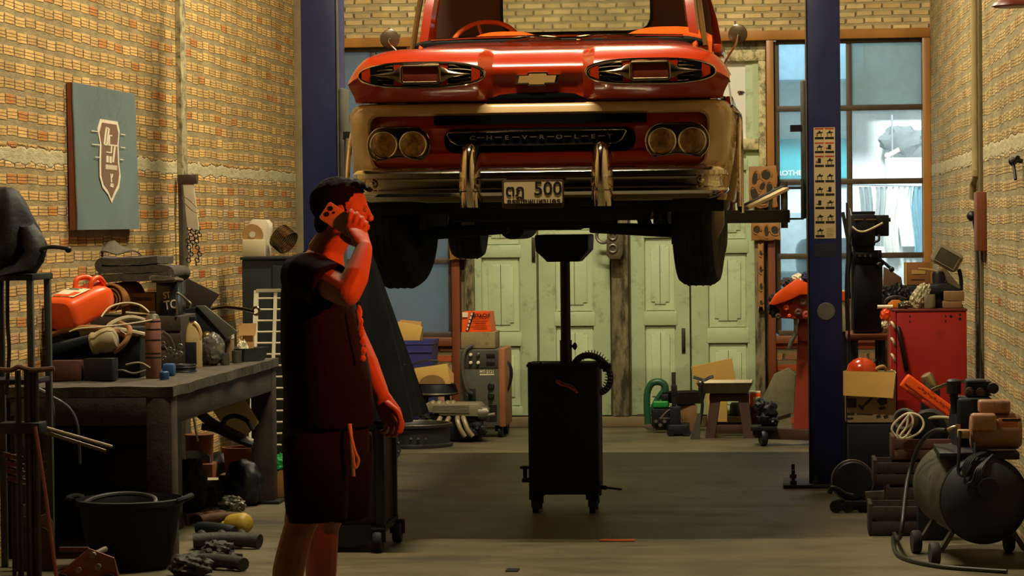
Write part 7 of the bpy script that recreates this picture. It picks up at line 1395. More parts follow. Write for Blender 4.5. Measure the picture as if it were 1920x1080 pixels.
mb = MB(); mb.tube([J(1238, 785), J(1256, 768), J(1272, 776), J(1281, 790)], .006, 6, 4); mb.beam(J(1236, 784), J(1280, 784), .02, .008); P('linkage', mb, M_STEEL, jc)
for px in (1250, 1280): mb = MB(); mb.cyl((J(px, 0).x, Yj2 - .012, .03), (J(px, 0).x, Yj2 + .0, .03), .03, n=20); P('wheel', mb, M_DARKM, jc)
# planks, tray on a box
bx1 = carton('wooden_box', 'brown planked box on the floor behind the trolley jack, a metal tray on it', 'box', 1270, 760, 1304, 800, 20.75, .2, mat('brown_planks', (124, 92, 54), .75, var=.25, stretch=(1, 1, .2)), 8, .002)
a, b = at(1268, 757, 20.70), at(1318, 748, 20.78); a.z = b.z = bx1[2].z + bx1[4] + .012; opentray('metal_tray', 'dark metal tray on the planked box, left of the brown stool', a, b, .22, .09, mat('dark_tray_steel', (58, 54, 46), .4, .5, var=.25))
# brown plastic stool with a pan on top
c = fl(1366, 822); Ys2 = c.y; st2 = T('plastic_stool', 'brown plastic stool with splayed legs, a steel pan on it', 'stool', c)
def Q(px, py, dy=0.): return at(px, py, Ys2 + dy)
M_STOOL = mat('red_brown_stool_plastic', (64, 40, 34), .5, var=.2, bump=.15, bscale=40)
zst = Q(1366, 741).z; xA, xB, xC, xD = Q(1322, 800).x, Q(1412, 800).x, Q(1332, 745).x, Q(1402, 745).x; D2 = .36
for sx_, (xb, xt) in ((-1, (xA, xC)), (1, (xB, xD))):
    for sy_ in (0, 1):
        yb_ = Ys2 + (0 if sy_ == 0 else D2); yt_ = Ys2 + (.05 if sy_ == 0 else D2 - .05); w_ = .035
        mb = MB(); mb.loft([[V((xb - sx_ * 2 * w_ * q0, yb_ + (1 - 2 * sy_) * 2 * w_ * q1, 0)) for q0, q1 in ((0, 0), (1, 0), (1, 1), (0, 1))], [V((xt - sx_ * 2.2 * w_ * q0, yt_ + (1 - 2 * sy_) * 2 * w_ * q1, zst)) for q0, q1 in ((0, 0), (1, 0), (1, 1), (0, 1))]]); P('leg', mb, M_STOOL, st2)
mb = MB(); mb.bb((xC - .01, Ys2 + .04, zst - .05), (xD + .01, Ys2 + D2 - .04, zst + .01), .012); P('seat', mb, M_STOOL, st2)
for yq in (Ys2 + .02, Ys2 + D2 - .04): mb = MB(); mb.bb((xA + .03, yq, .035), (xB - .03, yq + .02, .10), .004); P('stretcher', mb, M_STOOL, st2)
a, b = Q(1316, 741, -.0), Q(1402, 741, -.0); a.z = b.z = zst + .014; opentray('steel_pan', 'shallow steel pan standing on the brown plastic stool', a, b, D2 - .02, ms(20, Ys2), mat('worn_steel_pan', (92, 84, 64), .35, .6, var=.2), .04, cat='pan')
g = [at(x, y, 21.1) for x, y in ((1306, 728), (1296, 688), (1372, 672), (1382, 726))]; mb = MB(); mb.loft([[p + V((0, 0, 0)) for p in g], [p + V((0, .012, .003)) for p in g]]); mb.bb((g[0].x + .08, 21.115, 0), (g[3].x - .08, 21.2, g[0].z + .05), .004); S('yellow_board', 'yellow cardboard sheet leaning on the doors behind the steel pan', 'cardboard', mb, M_CARDY, (g[0].x, 21.1, 0))
Yv2 = Ys2 - .05; lv = T('pedal_lever', 'black lever with a forked handle leaning on the brown stool', 'lever', fl(1308, 817)); mb = MB(); mb.tube([at(1311, 800, Yv2), at(1317, 760, Yv2), at(1312, 730, Yv2), at(1318, 716, Yv2)], .012, 8, 4); P('rod', mb, M_BLKP, lv)
mb = MB(); mb.tube([at(1300, 707, Yv2), at(1310, 710, Yv2), at(1320, 713, Yv2), at(1330, 708, Yv2), at(1338, 706, Yv2)], .015, 8, 4, flat=.5); P('fork', mb, M_BLKP, lv); mb = MB(); p_ = fl(1306, 817); mb.loft([[V((p_.x + x, Yv2 + y, z)) for x, y in ((-.035, -.03), (.035, -.03), (.035, .03), (-.035, .03))] if z == 0 else [at(1311, 775, Yv2) + V((x * .4, y * .4, 0)) for x, y in ((-.035, -.03), (.035, -.03), (.035, .03), (-.035, .03))] for z in (0, 1)]); P('foot', mb, mat('grey_cast', (70, 70, 62), .5, .3), lv)
# things seen between the stool's legs and beside it
mb = MB(); c = fl(1355, 792); mb.blob((c.x, c.y + .1, .12), (.10, .06, .12), .3, 2, 51, 4); S('tan_sack', 'tan crumpled sack on the floor behind the brown stool', 'sack', mb, mat('tan_sackcloth', (150, 132, 92), .85, var=.15, bump=.2), c)
c = fl(1372, 800); mb = MB(); mb.lathe([(.05, 0), (.055, .01), (.055, .17), (.04, .19)], (c.x + .04, c.y + .06, .0), (0, 0, 1), 22); S('black_can', 'dark can on the floor behind the brown stool', 'can', mb, M_BLKP, c)
tb2 = carton('red_brown_crate', 'dark red-brown crate behind the stool, right of its legs', 'crate', 1404, 764, 1436, 800, 20.6, .2, mat('dark_red_brown', (70, 40, 30), .7, var=.2), 0, .002); z6 = tb2[2].z + tb2[4]
ob3 = carton('orange_tool_box', 'small orange and white box on the red-brown crate behind the stool', 'box', 1406, 738, 1426, 758, 20.62, .12, M_ORANGE, 0, z6 + .002); mb = MB(); q_ = ob3[2]; mb.box((q_.x + .01, 20.618, q_.z + ob3[4] * .62), (.05, .006, .030), bv=.001); P('white_print', mb, M_PAPER, ob3[0]); mb = MB(); mb.box((q_.x, 20.68, q_.z + ob3[4] + .008), (.08, .1, .014), bv=.003); P('lid', mb, M_PAPER, ob3[0])
# rough grey sheet and brown scrap beside the engine stand
g = [at(x, y, 20.6) for x, y in ((1424, 762), (1452, 702), (1478, 690), (1492, 704), (1490, 772), (1436, 790))]; mb = MB(); mb.prism([(p.x, p.z) for p in g], 20.6, 20.66, bv=.008); mb.bb((g[0].x + .06, 20.62, 0), (g[3].x - .04, 20.66, g[5].z + .05))
for i, v in enumerate(mb.v): mb.v[i] = wob(v, .015, 9, 3)
S('grey_sack', 'rough grey-green sack propped on the wall behind the engine stand leg', 'sack', mb, mat('grey_green_sackcloth', (116, 112, 88), .9, var=.25, scale=14, bump=.5), (g[0].x, 20.6, 0))
# engine stand with the orange engine
Ye2 = 19.45
def N_(px, py, dy=0.): return at(px, py, Ye2 + dy)
es = T('engine_stand', 'red-brown engine stand with a castor foot, carrying the orange engine, beside the blue post', 'engine stand', (N_(1500, 800).x, Ye2, 0))
mb = MB(); xs2 = lambda px: N_(px, 700).x; mb.loft([[V((xs2(1487), Ye2 + .10, N_(1490, 806).z)), V((xs2(1528), Ye2 + .10, N_(1490, 806).z)), V((xs2(1528), Ye2 + .20, N_(1490, 806).z)), V((xs2(1487), Ye2 + .20, N_(1490, 806).z))], [V((xs2(1500), Ye2 + .10, N_(1500, 570).z)), V((xs2(1526), Ye2 + .10, N_(1500, 570).z)), V((xs2(1526), Ye2 + .20, N_(1500, 570).z)), V((xs2(1500), Ye2 + .20, N_(1500, 570).z))]]); P('mast', mb, mat('red_brown_stand_paint', (140, 52, 34), .5, var=.15), es)
mb = MB(); mb.beam(N_(1425, 812, .12), N_(1560, 816, .12), .09, .08, bv=.006); P('base_beam', mb, mat('dark_red_brown_beam', (72, 48, 38), .5, .2, var=.3), es)
mb = MB(); p_ = N_(1431, 806, .12); mb.bb((p_.x - .09, Ye2 + .02, p_.z - .0), (p_.x + .10, Ye2 + .24, p_.z + .03), .005); P('castor_plate', mb, M_DARKM, es)
mb = MB(); p_ = N_(1431, 815, .10); mb.lathe([(.02, -.02), (.055, -.022), (.062, -.012), (.062, .012), (.055, .022), (.02, .02)], (p_.x, Ye2 + .06, .064), (1, .3, 0), 28); mb.beam((p_.x - .035, Ye2 + .06, .06), (p_.x - .035, Ye2 + .06, p_.z + .03), .008, .05); mb.beam((p_.x + .035, Ye2 + .06, .06), (p_.x + .035, Ye2 + .06, p_.z + .03), .008, .05); P('castor', mb, M_BLKP, es)
mb = MB(); p_ = N_(1556, 815, .10); mb.lathe([(.02, -.02), (.055, -.022), (.062, 0), (.055, .022), (.02, .02)], (p_.x, Ye2 + .12, .064), (1, 0, 0), 28); P('castor', mb, M_BLKP, es)
for px, py, r_ in ((1440, 770, .07), (1434, 785, .06), (1425, 760, .05), (1446, 790, .05)): mb = MB(); mb.blob(N_(px, py, .1), (r_, .06, r_), .35, 2.6, px, 3); P('scrap_fitting', mb, M_DARKM, es)
mb = MB(); mb.cyl(N_(1512, 622, .05), N_(1512, 622, .2), .07, n=24); P('swivel_plate', mb, mat('red_brown_stand_paint', (140, 52, 34)), es)
eo = T('orange_engine', 'bright orange engine mounted on the red-brown engine stand', 'engine', N_(1480, 600))
M_ORE = mat('orange_engine_enamel', (222, 78, 22), .35, var=.12)
mb = MB(); g = [N_(x, y) for x, y in ((1442, 570), (1452, 553), (1475, 535), (1494, 522), (1514, 530), (1520, 552), (1500, 552), (1486, 560), (1470, 566), (1452, 572))]; mb.prism([(p.x, p.z) for p in g], Ye2 - .10, Ye2 + .09, bv=.01); P('valve_cover', mb, M_ORE, eo)
mb = MB(); g = [N_(x, y) for x, y in ((1452, 566), (1484, 556), (1522, 550), (1524, 596), (1490, 598), (1458, 596), (1450, 582))]; mb.prism([(p.x, p.z) for p in g], Ye2 - .04, Ye2 + .095, bv=.012); P('block', mb, mat('dark_orange_engine', (160, 52, 20), .4, var=.3, scale=16), eo)
for px, py, r_, m_ in ((1474, 577, .022, M_ORE), (1488, 563, .018, M_RUST), (1497, 585, .028, M_RUST), (1506, 566, .03, M_RUST), (1459, 593, .022, M_RUST), (1512, 590, .03, mat('red_brown_stand_paint', (140, 52, 34))), (1480, 592, .014, M_ORE)): mb = MB(); p_ = N_(px, py, -.04); mb.lathe([(r_ * .4, 0), (r_, 0), (r_, .03), (r_ * .5, .036), (.002, .03)], p_, (0, -1, 0), 18); P('port', mb, m_, eo)
for px, py, r_ in ((1450, 560, .035), (1452, 585, .04), (1446, 576, .03)): mb = MB(); mb.blob(N_(px, py, -.02), (r_, .05, r_), .3, 3, py, 3); P('front_fitting', mb, M_DARKM, eo)
mb = MB(); mb.tube([N_(1492, 598), N_(1492, 624), N_(1484, 640), N_(1480, 654)], .016, 8, 4); P('drain_pipe', mb, M_STEEL, eo)
for k, (px, py, c_, lb_) in enumerate(((1496, 516, (206, 200, 180), 'white rag lying on the orange engine'), (1510, 513, (40, 44, 80), 'navy blue rag lying on the orange engine by the post'), (1476, 524, (54, 58, 62), 'dark rag at the front of the orange engine top'))):
    p_ = N_(px, py + 6, .0); mb = MB(); mb.blob(p_, (.045, .06, .035), .35, 2.2, 60 + k, 4); S('rag', lb_, 'rag', mb, mat('rag_cloth_%d' % k, c_, .9, var=.15), p_)
# ================================================================ right side
M_BLK2 = mat('black_machine_enamel', (10, 17, 25), .55, .1, var=.2, scale=6)
# milling machine on its stand
Ym = 17.5
def Z_(px, py, dy=0.): return at(px, py, Ym + dy)
mm = T('milling_machine', 'tall black drill-milling machine standing right of the blue lift column', 'milling machine', (Z_(1625, 620).x, Ym, 0))
def zb_(x0, y0, x1, y1, d0, d1, bv=.008):
    a, b = Z_(x0, y1), Z_(x1, y0); mb = MB(); mb.bb((a.x, Ym + d0, a.z), (b.x, Ym + d1, b.z), bv); return mb
P('column', zb_(1598, 470, 1654, 622, .05, .40, .015), M_BLK2, mm)
mb = zb_(1600, 496, 1655, 624, 0, .35, .012); P('apron_box', mb, M_BLK2, mm)
hd_ = P('head', zb_(1597, 401, 1641, 462, .0, .36, .012), M_BLK2, mm)
P('motor_box', zb_(1640, 403, 1667, 443, .02, .30, .008), M_BLK2, hd_); P('head_cap', zb_(1597, 396, 1641, 402, .02, .34, .003), M_BLK2, hd_)
P('neck', zb_(1600, 460, 1640, 500, .04, .34, .01), M_BLK2, mm)
mb = MB(); [mb.bb((Z_(x0, 0).x, Ym - .006, Z_(1600, 412.5).z), (Z_(x1, 0).x, Ym + .002, Z_(1600, 411).z)) for x0, x1 in ((1598, 1615), (1621, 1640))]; P('trim_line', mb, M_CARD, hd_)
mb = MB(); mb.cyl(Z_(1666, 412, .1), Z_(1670, 412, .1), .014); P('end_bolt', mb, M_STEEL, hd_)
mb = MB(); mb.tube([Z_(1598, 425, -.02), Z_(1608, 433, -.03), Z_(1622, 434, -.03), Z_(1640, 426, -.03), Z_(1655, 418, -.02)], .007, 8, 4); P('looped_cable', mb, M_WIRE, mm)
mb = MB(); mb.tube([Z_(1640, 454, .0), Z_(1648, 450, -.01), Z_(1648, 440, .0)], .008, 8, 4); P('black_cable', mb, M_BLKP, mm)
mb = MB(); mb.bb((Z_(1600, 0).x, Ym - .02, Z_(1600, 484).z), (Z_(1650, 0).x, Ym + .01, Z_(1600, 474).z), .004); P('gauge_strip', mb, M_DARKM, mm)
for px in (1612, 1622, 1632): mb = MB(); mb.cyl(Z_(px, 479, -.03), Z_(px, 479, -.015), .009, n=14); P('gauge_dial', mb, M_STEEL, mm)
mb = MB(); mb.bb((Z_(1641, 0).x, Ym - .03, Z_(1645, 484).z), (Z_(1649, 0).x, Ym + .04, Z_(1645, 469).z), .004); mb.cyl(Z_(1648, 484, -.02), Z_(1671, 504, -.03), .010, n=12); P('feed_lever', mb, M_BLKP, mm); mb = MB(); mb.sph(Z_(1672, 505, -.03), .018, 10); P('lever_ball', mb, M_BLKP, mm)
mb = MB(); mb.cyl(Z_(1646, 498, -.01), Z_(1654, 492, -.01), .020, n=14); P('clamp_knob', mb, M_BLKP, mm)
for k, pts in enumerate((((1580, 398, .1), (1588, 440, .08), (1594, 475, .06), (1590, 520, .05), (1592, 560, .05)), ((1594, 392, .1), (1598, 420, .02), (1590, 470, .0), (1586, 540, .02), (1588, 620, .02)))): mb = MB(); mb.tube([Z_(*p) for p in pts], .012 - .004 * k, 8, 5); P('machine_cable', mb, M_BLKP, mm)
zt7 = Z_(1620, 626).z
mb = MB(); mb.bb((Z_(1583, 0).x, Ym - .05, zt7 - .04), (Z_(1667, 0).x, Ym + .5, zt7), .004); ms_ = P('stand_top', mb, M_WOODR, mm)
for px, yy in ((1586, -.03), (1640, -.03), (1586, .44), (1640, .44)): mb = MB(); p_ = Z_(px, 0); mb.bb((p_.x, Ym + yy, 0), (p_.x + .05, Ym + yy + .05, zt7 - .04), .003); P('stand_leg', mb, M_BLK2, mm)
mb = MB(); mb.beam(Z_(1640, 680), Z_(1660, 655), .03, .012); P('stand_brace', mb, M_STEEL, mm)
# orange and cream carton beside it, behind the post
t8 = carton('tall_carton', 'tall cream and orange carton behind the black milling machine, beside the lift column', 'box', 1578, 545, 1600, 622, 18.2, .2, mat('cream_carton', (176, 158, 116), .75, var=.1), 0, None); q8 = t8[2]
mb = MB(); mb.bb((q8.x - t8[3] / 2, 18.19, q8.z + t8[4] * .76), (q8.x + t8[3] / 2, 18.2, q8.z + t8[4] * .98)); P('orange_print', mb, M_ORANGE, t8[0]); mb = MB(); mb.bb((q8.x - .07, 18.22, 0), (q8.x + .07, 18.4, q8.z)); P('pedestal', mb, M_DARKM, t8[0])
tubething('hanging_cable', 'thin black cable hanging down beside the blue lift column', 'cable', [(1588, 380, 16.4), (1589, 480, 16.38), (1592, 640, 16.36), (1590, 780, 16.36), (1592, 812, 16.36)], .007, M_BLKP)
# red tool cabinet
Yr2 = 16.0
def C_(px, py, dy=0.): return at(px, py, Yr2 + dy)
xr0, xr1, zr1 = C_(1676, 0).x, C_(1808, 0).x, C_(1740, 584).z
M_REDC = mat('red_cabinet_paint', (164, 30, 24), .42, var=.08, scale=4, dirt=((90, 24, 20), .12))
rc = T('red_tool_cabinet', 'red steel tool cabinet against the right wall, junk piled on top', 'tool cabinet', ((xr0 + xr1) / 2, Yr2, 0))
mb = MB(); mb.bb((xr0, Yr2, .08), (xr1, Yr2 + .60, zr1), .006); rb = P('body', mb, M_REDC, rc)
mb = MB(); mb.bb((xr0 - .03, Yr2 - .006, zr1), (xr1 + .004, Yr2 + .61, zr1 + .014), .003); P('top_edge', mb, mat('dark_red_edge', (104, 36, 24), .5), rc)
mb = MB(); mb.bb((xr0 - .032, Yr2 - .004, .08), (xr0 - .003, Yr2 + .60, zr1), .003); fr_ = P('drawer_front', mb, M_REDC, rc)
for k in range(9): zz = zr1 - .06 - .095 * k; mb = MB(); mb.tube([V((xr0 - .03, Yr2 + .0, zz)), V((xr0 - .022, Yr2 - .015, zz - .012)), V((xr0 - .016, Yr2 - .016, zz - .028)), V((xr0 - .012, Yr2 - .002, zz - .04))], .008, 6, 4); P('drawer_pull', mb, M_WIRE, fr_)
mb = MB(); a, b = C_(1685, 618), C_(1698, 690); mb.tube([a, a + V((0, -.03, -.01)), b + V((0, -.03, .01)), b], .014, 10, 2); P('side_handle', mb, mat('dark_maroon_steel', (36, 22, 24)), rb)
for px, py, r_ in ((1706, 593, .005), (1706, 603, .005), (1773, 593, .005), (1773, 602, .005), (1783, 593, .009), (1800, 598, .009), (1800, 590, .007)): mb = MB(); p_ = C_(px, py); mb.cyl((p_.x, Yr2 - .002, p_.z), (p_.x, Yr2 + .004, p_.z), r_, n=12); P('bolt_hole', mb, M_INK, rb)
for xx in (xr0 + .04, xr1 - .04):
    for yy in (.06, .54): mb = MB(); mb.cyl((xx - .018, Yr2 + yy, .045), (xx + .018, Yr2 + yy, .045), .045, n=22); P('castor', mb, M_BLKP, rc)
ZR = zr1 + .016
def onr(px, d): return V((at(px, 580, Yr2 + d).x, Yr2 + d, ZR))
def blk(name, label, cat, x0, x1, ya, yb, d, dep, m, z0=None, bv=.004):
    a, b = at(x0, yb, Yr2 + d), at(x1, ya, Yr2 + d); zl = a.z if z0 is None else z0; mb = MB(); mb.bb((a.x, Yr2 + d, zl), (b.x, Yr2 + d + dep, b.z), bv); S(name, label, cat, mb, m, ((a.x + b.x) / 2, Yr2 + d, zl)); return b.z
M_BLOCK = mat('pale_wood_block', (140, 106, 66), .7, var=.15, scale=5, stretch=(.3, 1, 2))
z9 = blk('wood_block', 'lower of two wooden blocks stacked at the right end of the red cabinet top', 'block', 1769, 1804, 565, 583, .06, .16, M_BLOCK, ZR)
blk('wood_block', 'upper of two wooden blocks stacked at the right end of the red cabinet top', 'block', 1771, 1808, 546, 564, .07, .15, M_BLOCK, z9 + .002)
c = onr(1743, .05); hj = at(1743, 552, c.y).z - ZR; mb = MB(); rj = ms(10.5, c.y); mb.lathe([(rj * .9, 0), (rj, .005), (rj, hj * .9), (rj * .94, hj), (rj * .85, hj), (rj * .88, .01)], c, (0, 0, 1), 26); S('glass_jar', 'cloudy glass jar on the red cabinet, between the plastic bag and wooden blocks', 'jar', mb, mat('cloudy_glass', (190, 180, 150), .15, trans=.7, var=.15, bump=.2), c)
c = onr(1719, .10); mb = MB(); mb.blob((c.x + .005, c.y, ZR + .068), (.052, .05, .075), .25, 3, 71, 5)
for i, v in enumerate(mb.v): mb.v[i] = V((v.x + max(0, v.z - ZR - .03) * .35, v.y, max(v.z, ZR + .001)))
S('plastic_bag', 'crumpled grey plastic bag standing on the red cabinet beside the glass jar', 'bag', mb, mat('grey_plastic_bag', (170, 160, 128), .4, var=.2, bump=.5, bscale=20), c)
c = onr(1760, .22); mb = MB(); mb.lathe([(.034, 0), (.036, .005), (.036, .20), (.03, .215)], c, (0, 0, 1), 22); S('black_cylinder', 'black upright cylinder behind the glass jar on the red cabinet', 'cylinder', mb, M_BLKP, c)
mb = MB(); g = [at(x, y, Yr2 + .2) for x, y in ((1737, 540), (1742, 533), (1776, 530), (1800, 541), (1800, 546), (1786, 551), (1760, 554), (1737, 556))]; mb.prism([(p.x, p.z) for p in g], Yr2 + .16, Yr2 + .34, bv=.02)
for i, v in enumerate(mb.v): mb.v[i] = wob(v, .012, 12, 5)
S('black_leather_seat', 'black leather saddle lying across the cylinder and blocks on the red cabinet', 'seat', mb, mat('black_leather', (18, 18, 21)), (g[0].x, Yr2 + .2, g[0].z))
wl = T('work_light', 'grey square work light on a bent arm, tilted up on top of the red cabinet', 'work light', onr(1775, .30)); cw_ = at(1775, 484, Yr2 + .28); an = 30
mb = MB(); mb.prism(rrect(-.088, -.060, .088, .060, .028), -.02, .02, cw_, (0, an, 0), bv=.012); P('lamp_body', mb, mat('pale_grey_lamp_case', (150, 142, 116), .4, var=.1), wl)
mb = MB(); mb.prism(rrect(-.062, -.040, .062, .040, .012), -.026, -.018, cw_, (0, an, 0), bv=.002); P('lamp_glass', mb, mat('dull_lamp_glass', (78, 72, 56), .3, var=.15), wl)
mb = MB(); mb.tube([V(cw_) + rotm((0, an, 0)) @ V(p) for p in ((-.066, -.028, .044), (.066, -.028, .044), (.066, -.028, -.044), (-.066, -.028, -.044))], .004, 6, 0, True); P('glass_trim', mb, mat('pale_grey_lamp_case', (150, 142, 116)), wl)
mb = MB(); mb.tube([at(1798, 505, Yr2 + .30), at(1802, 525, Yr2 + .31), at(1801, 552, Yr2 + .31), at(1795, 578, Yr2 + .31)], .012, 8, 4); mb.bb((at(1785, 0, Yr2 + .3).x, Yr2 + .26, ZR), (at(1800, 0, Yr2 + .3).x, Yr2 + .36, ZR + .012)); P('stand_arm', mb, M_BLKP, wl)
mb = MB(); g = [at(x, y, Yr2 + .24) for x, y in ((1757, 508), (1770, 502), (1800, 538), (1797, 546), (1785, 540), (1766, 520))]; mb.prism([(p.x, p.z) for p in g], Yr2 + .22, Yr2 + .27, bv=.012)
for i, v in enumerate(mb.v): mb.v[i] = wob(v, .012, 14, 8)
S('crumpled_rag', 'crumpled grey-brown rag hanging below the tilted work light', 'rag', mb, mat('grey_brown_rag', (110, 96, 70), .9, var=.3, bump=.3), g[2])
zc3 = blk('black_case', 'flat black case under the brown carton, at the back of the red cabinet top', 'case', 1690, 1744, 535, 583, .36, .20, M_BLKP, ZR)
a, b = at(1697, 533, Yr2 + .40), at(1744, 492, Yr2 + .40); ct = T('carton', 'brown carton with a pale label, on the red cabinet before the window', 'box', ((a.x + b.x) / 2, Yr2 + .4, zc3 + .002)); mb = MB(); mb.bb((a.x, Yr2 + .38, zc3 + .002), (b.x, Yr2 + .55, b.z), .004); P('box', mb, mat('brown_printed_carton', (150, 100, 52), .75, var=.12), ct)
p_ = at(1722, 510, Yr2 + .38); mb = MB(); mb.box((p_.x, Yr2 + .378, p_.z), (.082, .004, .024)); P('label', mb, M_CARDY, ct); mb = MB(); p_ = at(1721, 524, Yr2 + .38); mb.box((p_.x, Yr2 + .378, p_.z), (.08, .003, .004)); P('print_line', mb, M_RUST, ct)
mb = MB(); mb.bb((a.x - .004, Yr2 + .376, zc3 + .002), (a.x + .012, Yr2 + .38, b.z)); P('edge_tape', mb, M_CARDY, ct)
tubething('tan_strap', 'tan strap arching from the brown carton to the grey rag on the red cabinet', 'strap', [(1722, 504, Yr2 + .3), (1745, 506, Yr2 + .28), (1760, 512, Yr2 + .26), (1770, 520, Yr2 + .24)], .008, M_CARD)
for k, (px, py, r_, m_, lb_) in enumerate(((1668, 546, .045, M_DARKM, 'dark oily bundle behind the red cabinet top left corner'), (1684, 552, .05, M_BLKP, 'black tangled bundle on the red cabinet, left of the flat case'), (1700, 548, .04, M_DARKM, 'dark tangled part beside the flat black case'), (1698, 573, .032, M_STEEL, 'small grey fitting on the red cabinet beside the plastic bag'))):
    mb = MB(); p_ = at(px, py, Yr2 + (.3 if k < 3 else .05)); mb.blob((p_.x, p_.y, ZR + (r_ * 1.4 if k < 3 else r_ * .7)), (r_, r_, r_ * (1.4 if k < 3 else .7)), .4, 3, 80 + k, 4); S('machine_part', lb_, 'part', mb, m_, (p_.x, p_.y, ZR))
c = onr(1680, .10); sw = T('angle_grinder', 'orange-topped power tool lying at the left end of the red cabinet top', 'power tool', c); mb = MB(); mb.prism([(c.x + x, ZR + z) for x, z in ((-.05, .004), (.055, .004), (.05, .03), (.02, .05), (-.02, .05), (-.045, .03))], c.y - .04, c.y + .04, bv=.01); P('body', mb, mat('amber_orange_plastic', (206, 122, 34), .45), sw)
mb = MB(); mb.tube([V((c.x - .07, c.y - .03, ZR + .03)), V((c.x - .05, c.y - .03, ZR + .06)), V((c.x, c.y - .03, ZR + .072)), V((c.x + .06, c.y - .03, ZR + .055))], .008, 8, 4); P('guard', mb, M_BLKP, sw); mb = MB(); mb.cyl((c.x - .11, c.y - .05, ZR + .012), (c.x - .02, c.y - .05, ZR + .012), .011); P('white_grip', mb, M_PAPER, sw)
mb = MB(); mb.bb((c.x + .01, c.y - .06, ZR + .002), (c.x + .05, c.y - .03, ZR + .035), .006); P('switch_box', mb, M_BLKP, sw)
mb = MB(); g = [at(x, y, 18.0) for x, y in ((1655, 560), (1657, 500), (1672, 508), (1690, 520), (1697, 565))]; mb.prism([(p.x, p.z) for p in g], 18.0, 18.06, bv=.004); mb.bb((g[0].x, 18.02, 0), (g[0].x + .1, 18.06, g[0].z + .03)); S('brown_board', 'brown board standing behind the milling machine and red cabinet', 'board', mb, mat('brown_board', (104, 74, 54), .75, var=.15), (g[0].x, 18.0, 0))
for k, (py, r_, m_, lb_) in enumerate(((590, .03, M_ORANGE, 'orange bit hanging on the left side of the red cabinet, topmost'), (608, .022, M_WIRE, 'pale bit hanging on the left side of the red cabinet, lower'))):
    p_ = at(1660, py, Yr2 + .05); mb = MB(); mb.blob(p_, (r_, r_, r_ * 1.3), .3, 3, 90 + k, 3); mb.cyl(p_, V((xr0 - .03, p_.y, p_.z)), .006); S('hanging_bit', lb_, 'part', mb, m_, p_)

# --- low pile: carton of tools, orange case, crates
Yx = 15.58
def X_(px, py, dy=0.): return at(px, py, Yx + dy)
blkz = X_(1630, 794).z
mb = MB(); mb.bb((X_(1584, 0).x, Yx - .02, .0), (X_(1676, 0).x, Yx + .34, blkz - .003), .01); S('black_chest', 'black chest on the floor carrying the carton of tools, behind the lift column base', 'chest', mb, M_BLK2, (X_(1630, 0).x, Yx, 0))
tc = T('tool_carton', 'cream printed carton with its yellow flap hanging open, beside the lift column', 'box', (X_(1630, 0).x, Yx, blkz)); xA, xB = X_(1580, 0).x, X_(1676, 0).x; zT = X_(1630, 700).z
mb = MB(); b_ = MB(); t_ = .006
for p, q in (((xA, Yx, blkz), (xB, Yx + t_, zT)), ((xA, Yx + .30, blkz), (xB, Yx + .30 + t_, zT)), ((xA, Yx, blkz), (xA + t_, Yx + .30, zT)), ((xB - t_, Yx, blkz), (xB, Yx + .3, zT)), ((xA, Yx, blkz), (xB, Yx + .3, blkz + t_))): mb.bb(p, q)
P('box', mb, mat('printed_cream_carton', (150, 132, 92), .7, var=.1), tc)
g = [X_(x, y, -.03) for x, y in ((1581, 696), (1680, 699), (1674, 746), (1581, 741))]; mb = MB(); mb.loft([[V((g[0].x, Yx - .004, g[0].z)), V((g[1].x, Yx - .004, g[1].z)), V((g[2].x, Yx - .05, g[2].z)), V((g[3].x, Yx - .05, g[3].z))], [V((g[0].x, Yx - .010, g[0].z)), V((g[1].x, Yx - .010, g[1].z)), V((g[2].x, Yx - .056, g[2].z)), V((g[3].x, Yx - .056, g[3].z))]]); P('flap', mb, mat('yellow_flap', (198, 158, 78), .7, var=.08), tc)
ink = mat('carton_print', (34, 34, 34), .6)
for nm, qs in (('printed_hammer', [[(1615, 762), (1634, 744), (1637, 747), (1618, 765)], [(1612, 758), (1620, 766), (1617, 770), (1609, 762)]]), ('printed_tool', [[(1644, 752), (1650, 745), (1663, 745), (1664, 756), (1652, 762)], [(1646, 764), (1658, 762), (1662, 766), (1650, 769)]]), ('printed_block', [[(1586, 747), (1606, 747), (1606, 764), (1586, 764)]]), ('printed_words', [[(1588, 774), (1602, 774), (1602, 778), (1588, 778)], [(1606, 775), (1636, 776), (1636, 778), (1606, 777)], [(1588, 783), (1600, 783), (1600, 786), (1588, 786)], [(1642, 780), (1650, 776), (1652, 782), (1644, 784)], [(1656, 780), (1664, 776), (1666, 782), (1658, 785)]])):
    mb = MB()
    for q in qs: mb.prism([(X_(x, y).x, X_(x, y).z) for x, y in q], Yx - .002, Yx + .002)
    P(nm, mb, ink, tc)
c = X_(1616, 694, .14); mb = MB(); hm = T('helmet', 'glossy orange-red helmet in the open carton of tools', 'helmet', V((c.x, c.y, blkz))); mb.lathe([(.085, blkz + .012 - c.z), (.092, -.04), (.090, .0), (.078, .035), (.052, .060), (.02, .072), (.001, .074)], c, (0, 0, 1), 30); P('shell', mb, mat('orange_red_gloss', (196, 62, 22), .2, var=.06, coat=.5), hm)
mb = MB(); mb.torus(c + V((0, 0, -.02)), .092, .005, (0, 0, 1), 30, 6); P('rim', mb, M_ORANGE, hm)
tubething('cream_strap', 'cream strap curving out of the carton of tools beside the helmet', 'strap', [(1636, 698, Yx + .12), (1646, 690, Yx + .1), (1656, 687, Yx + .1), (1662, 694, Yx + .12)], .010, M_CARD)
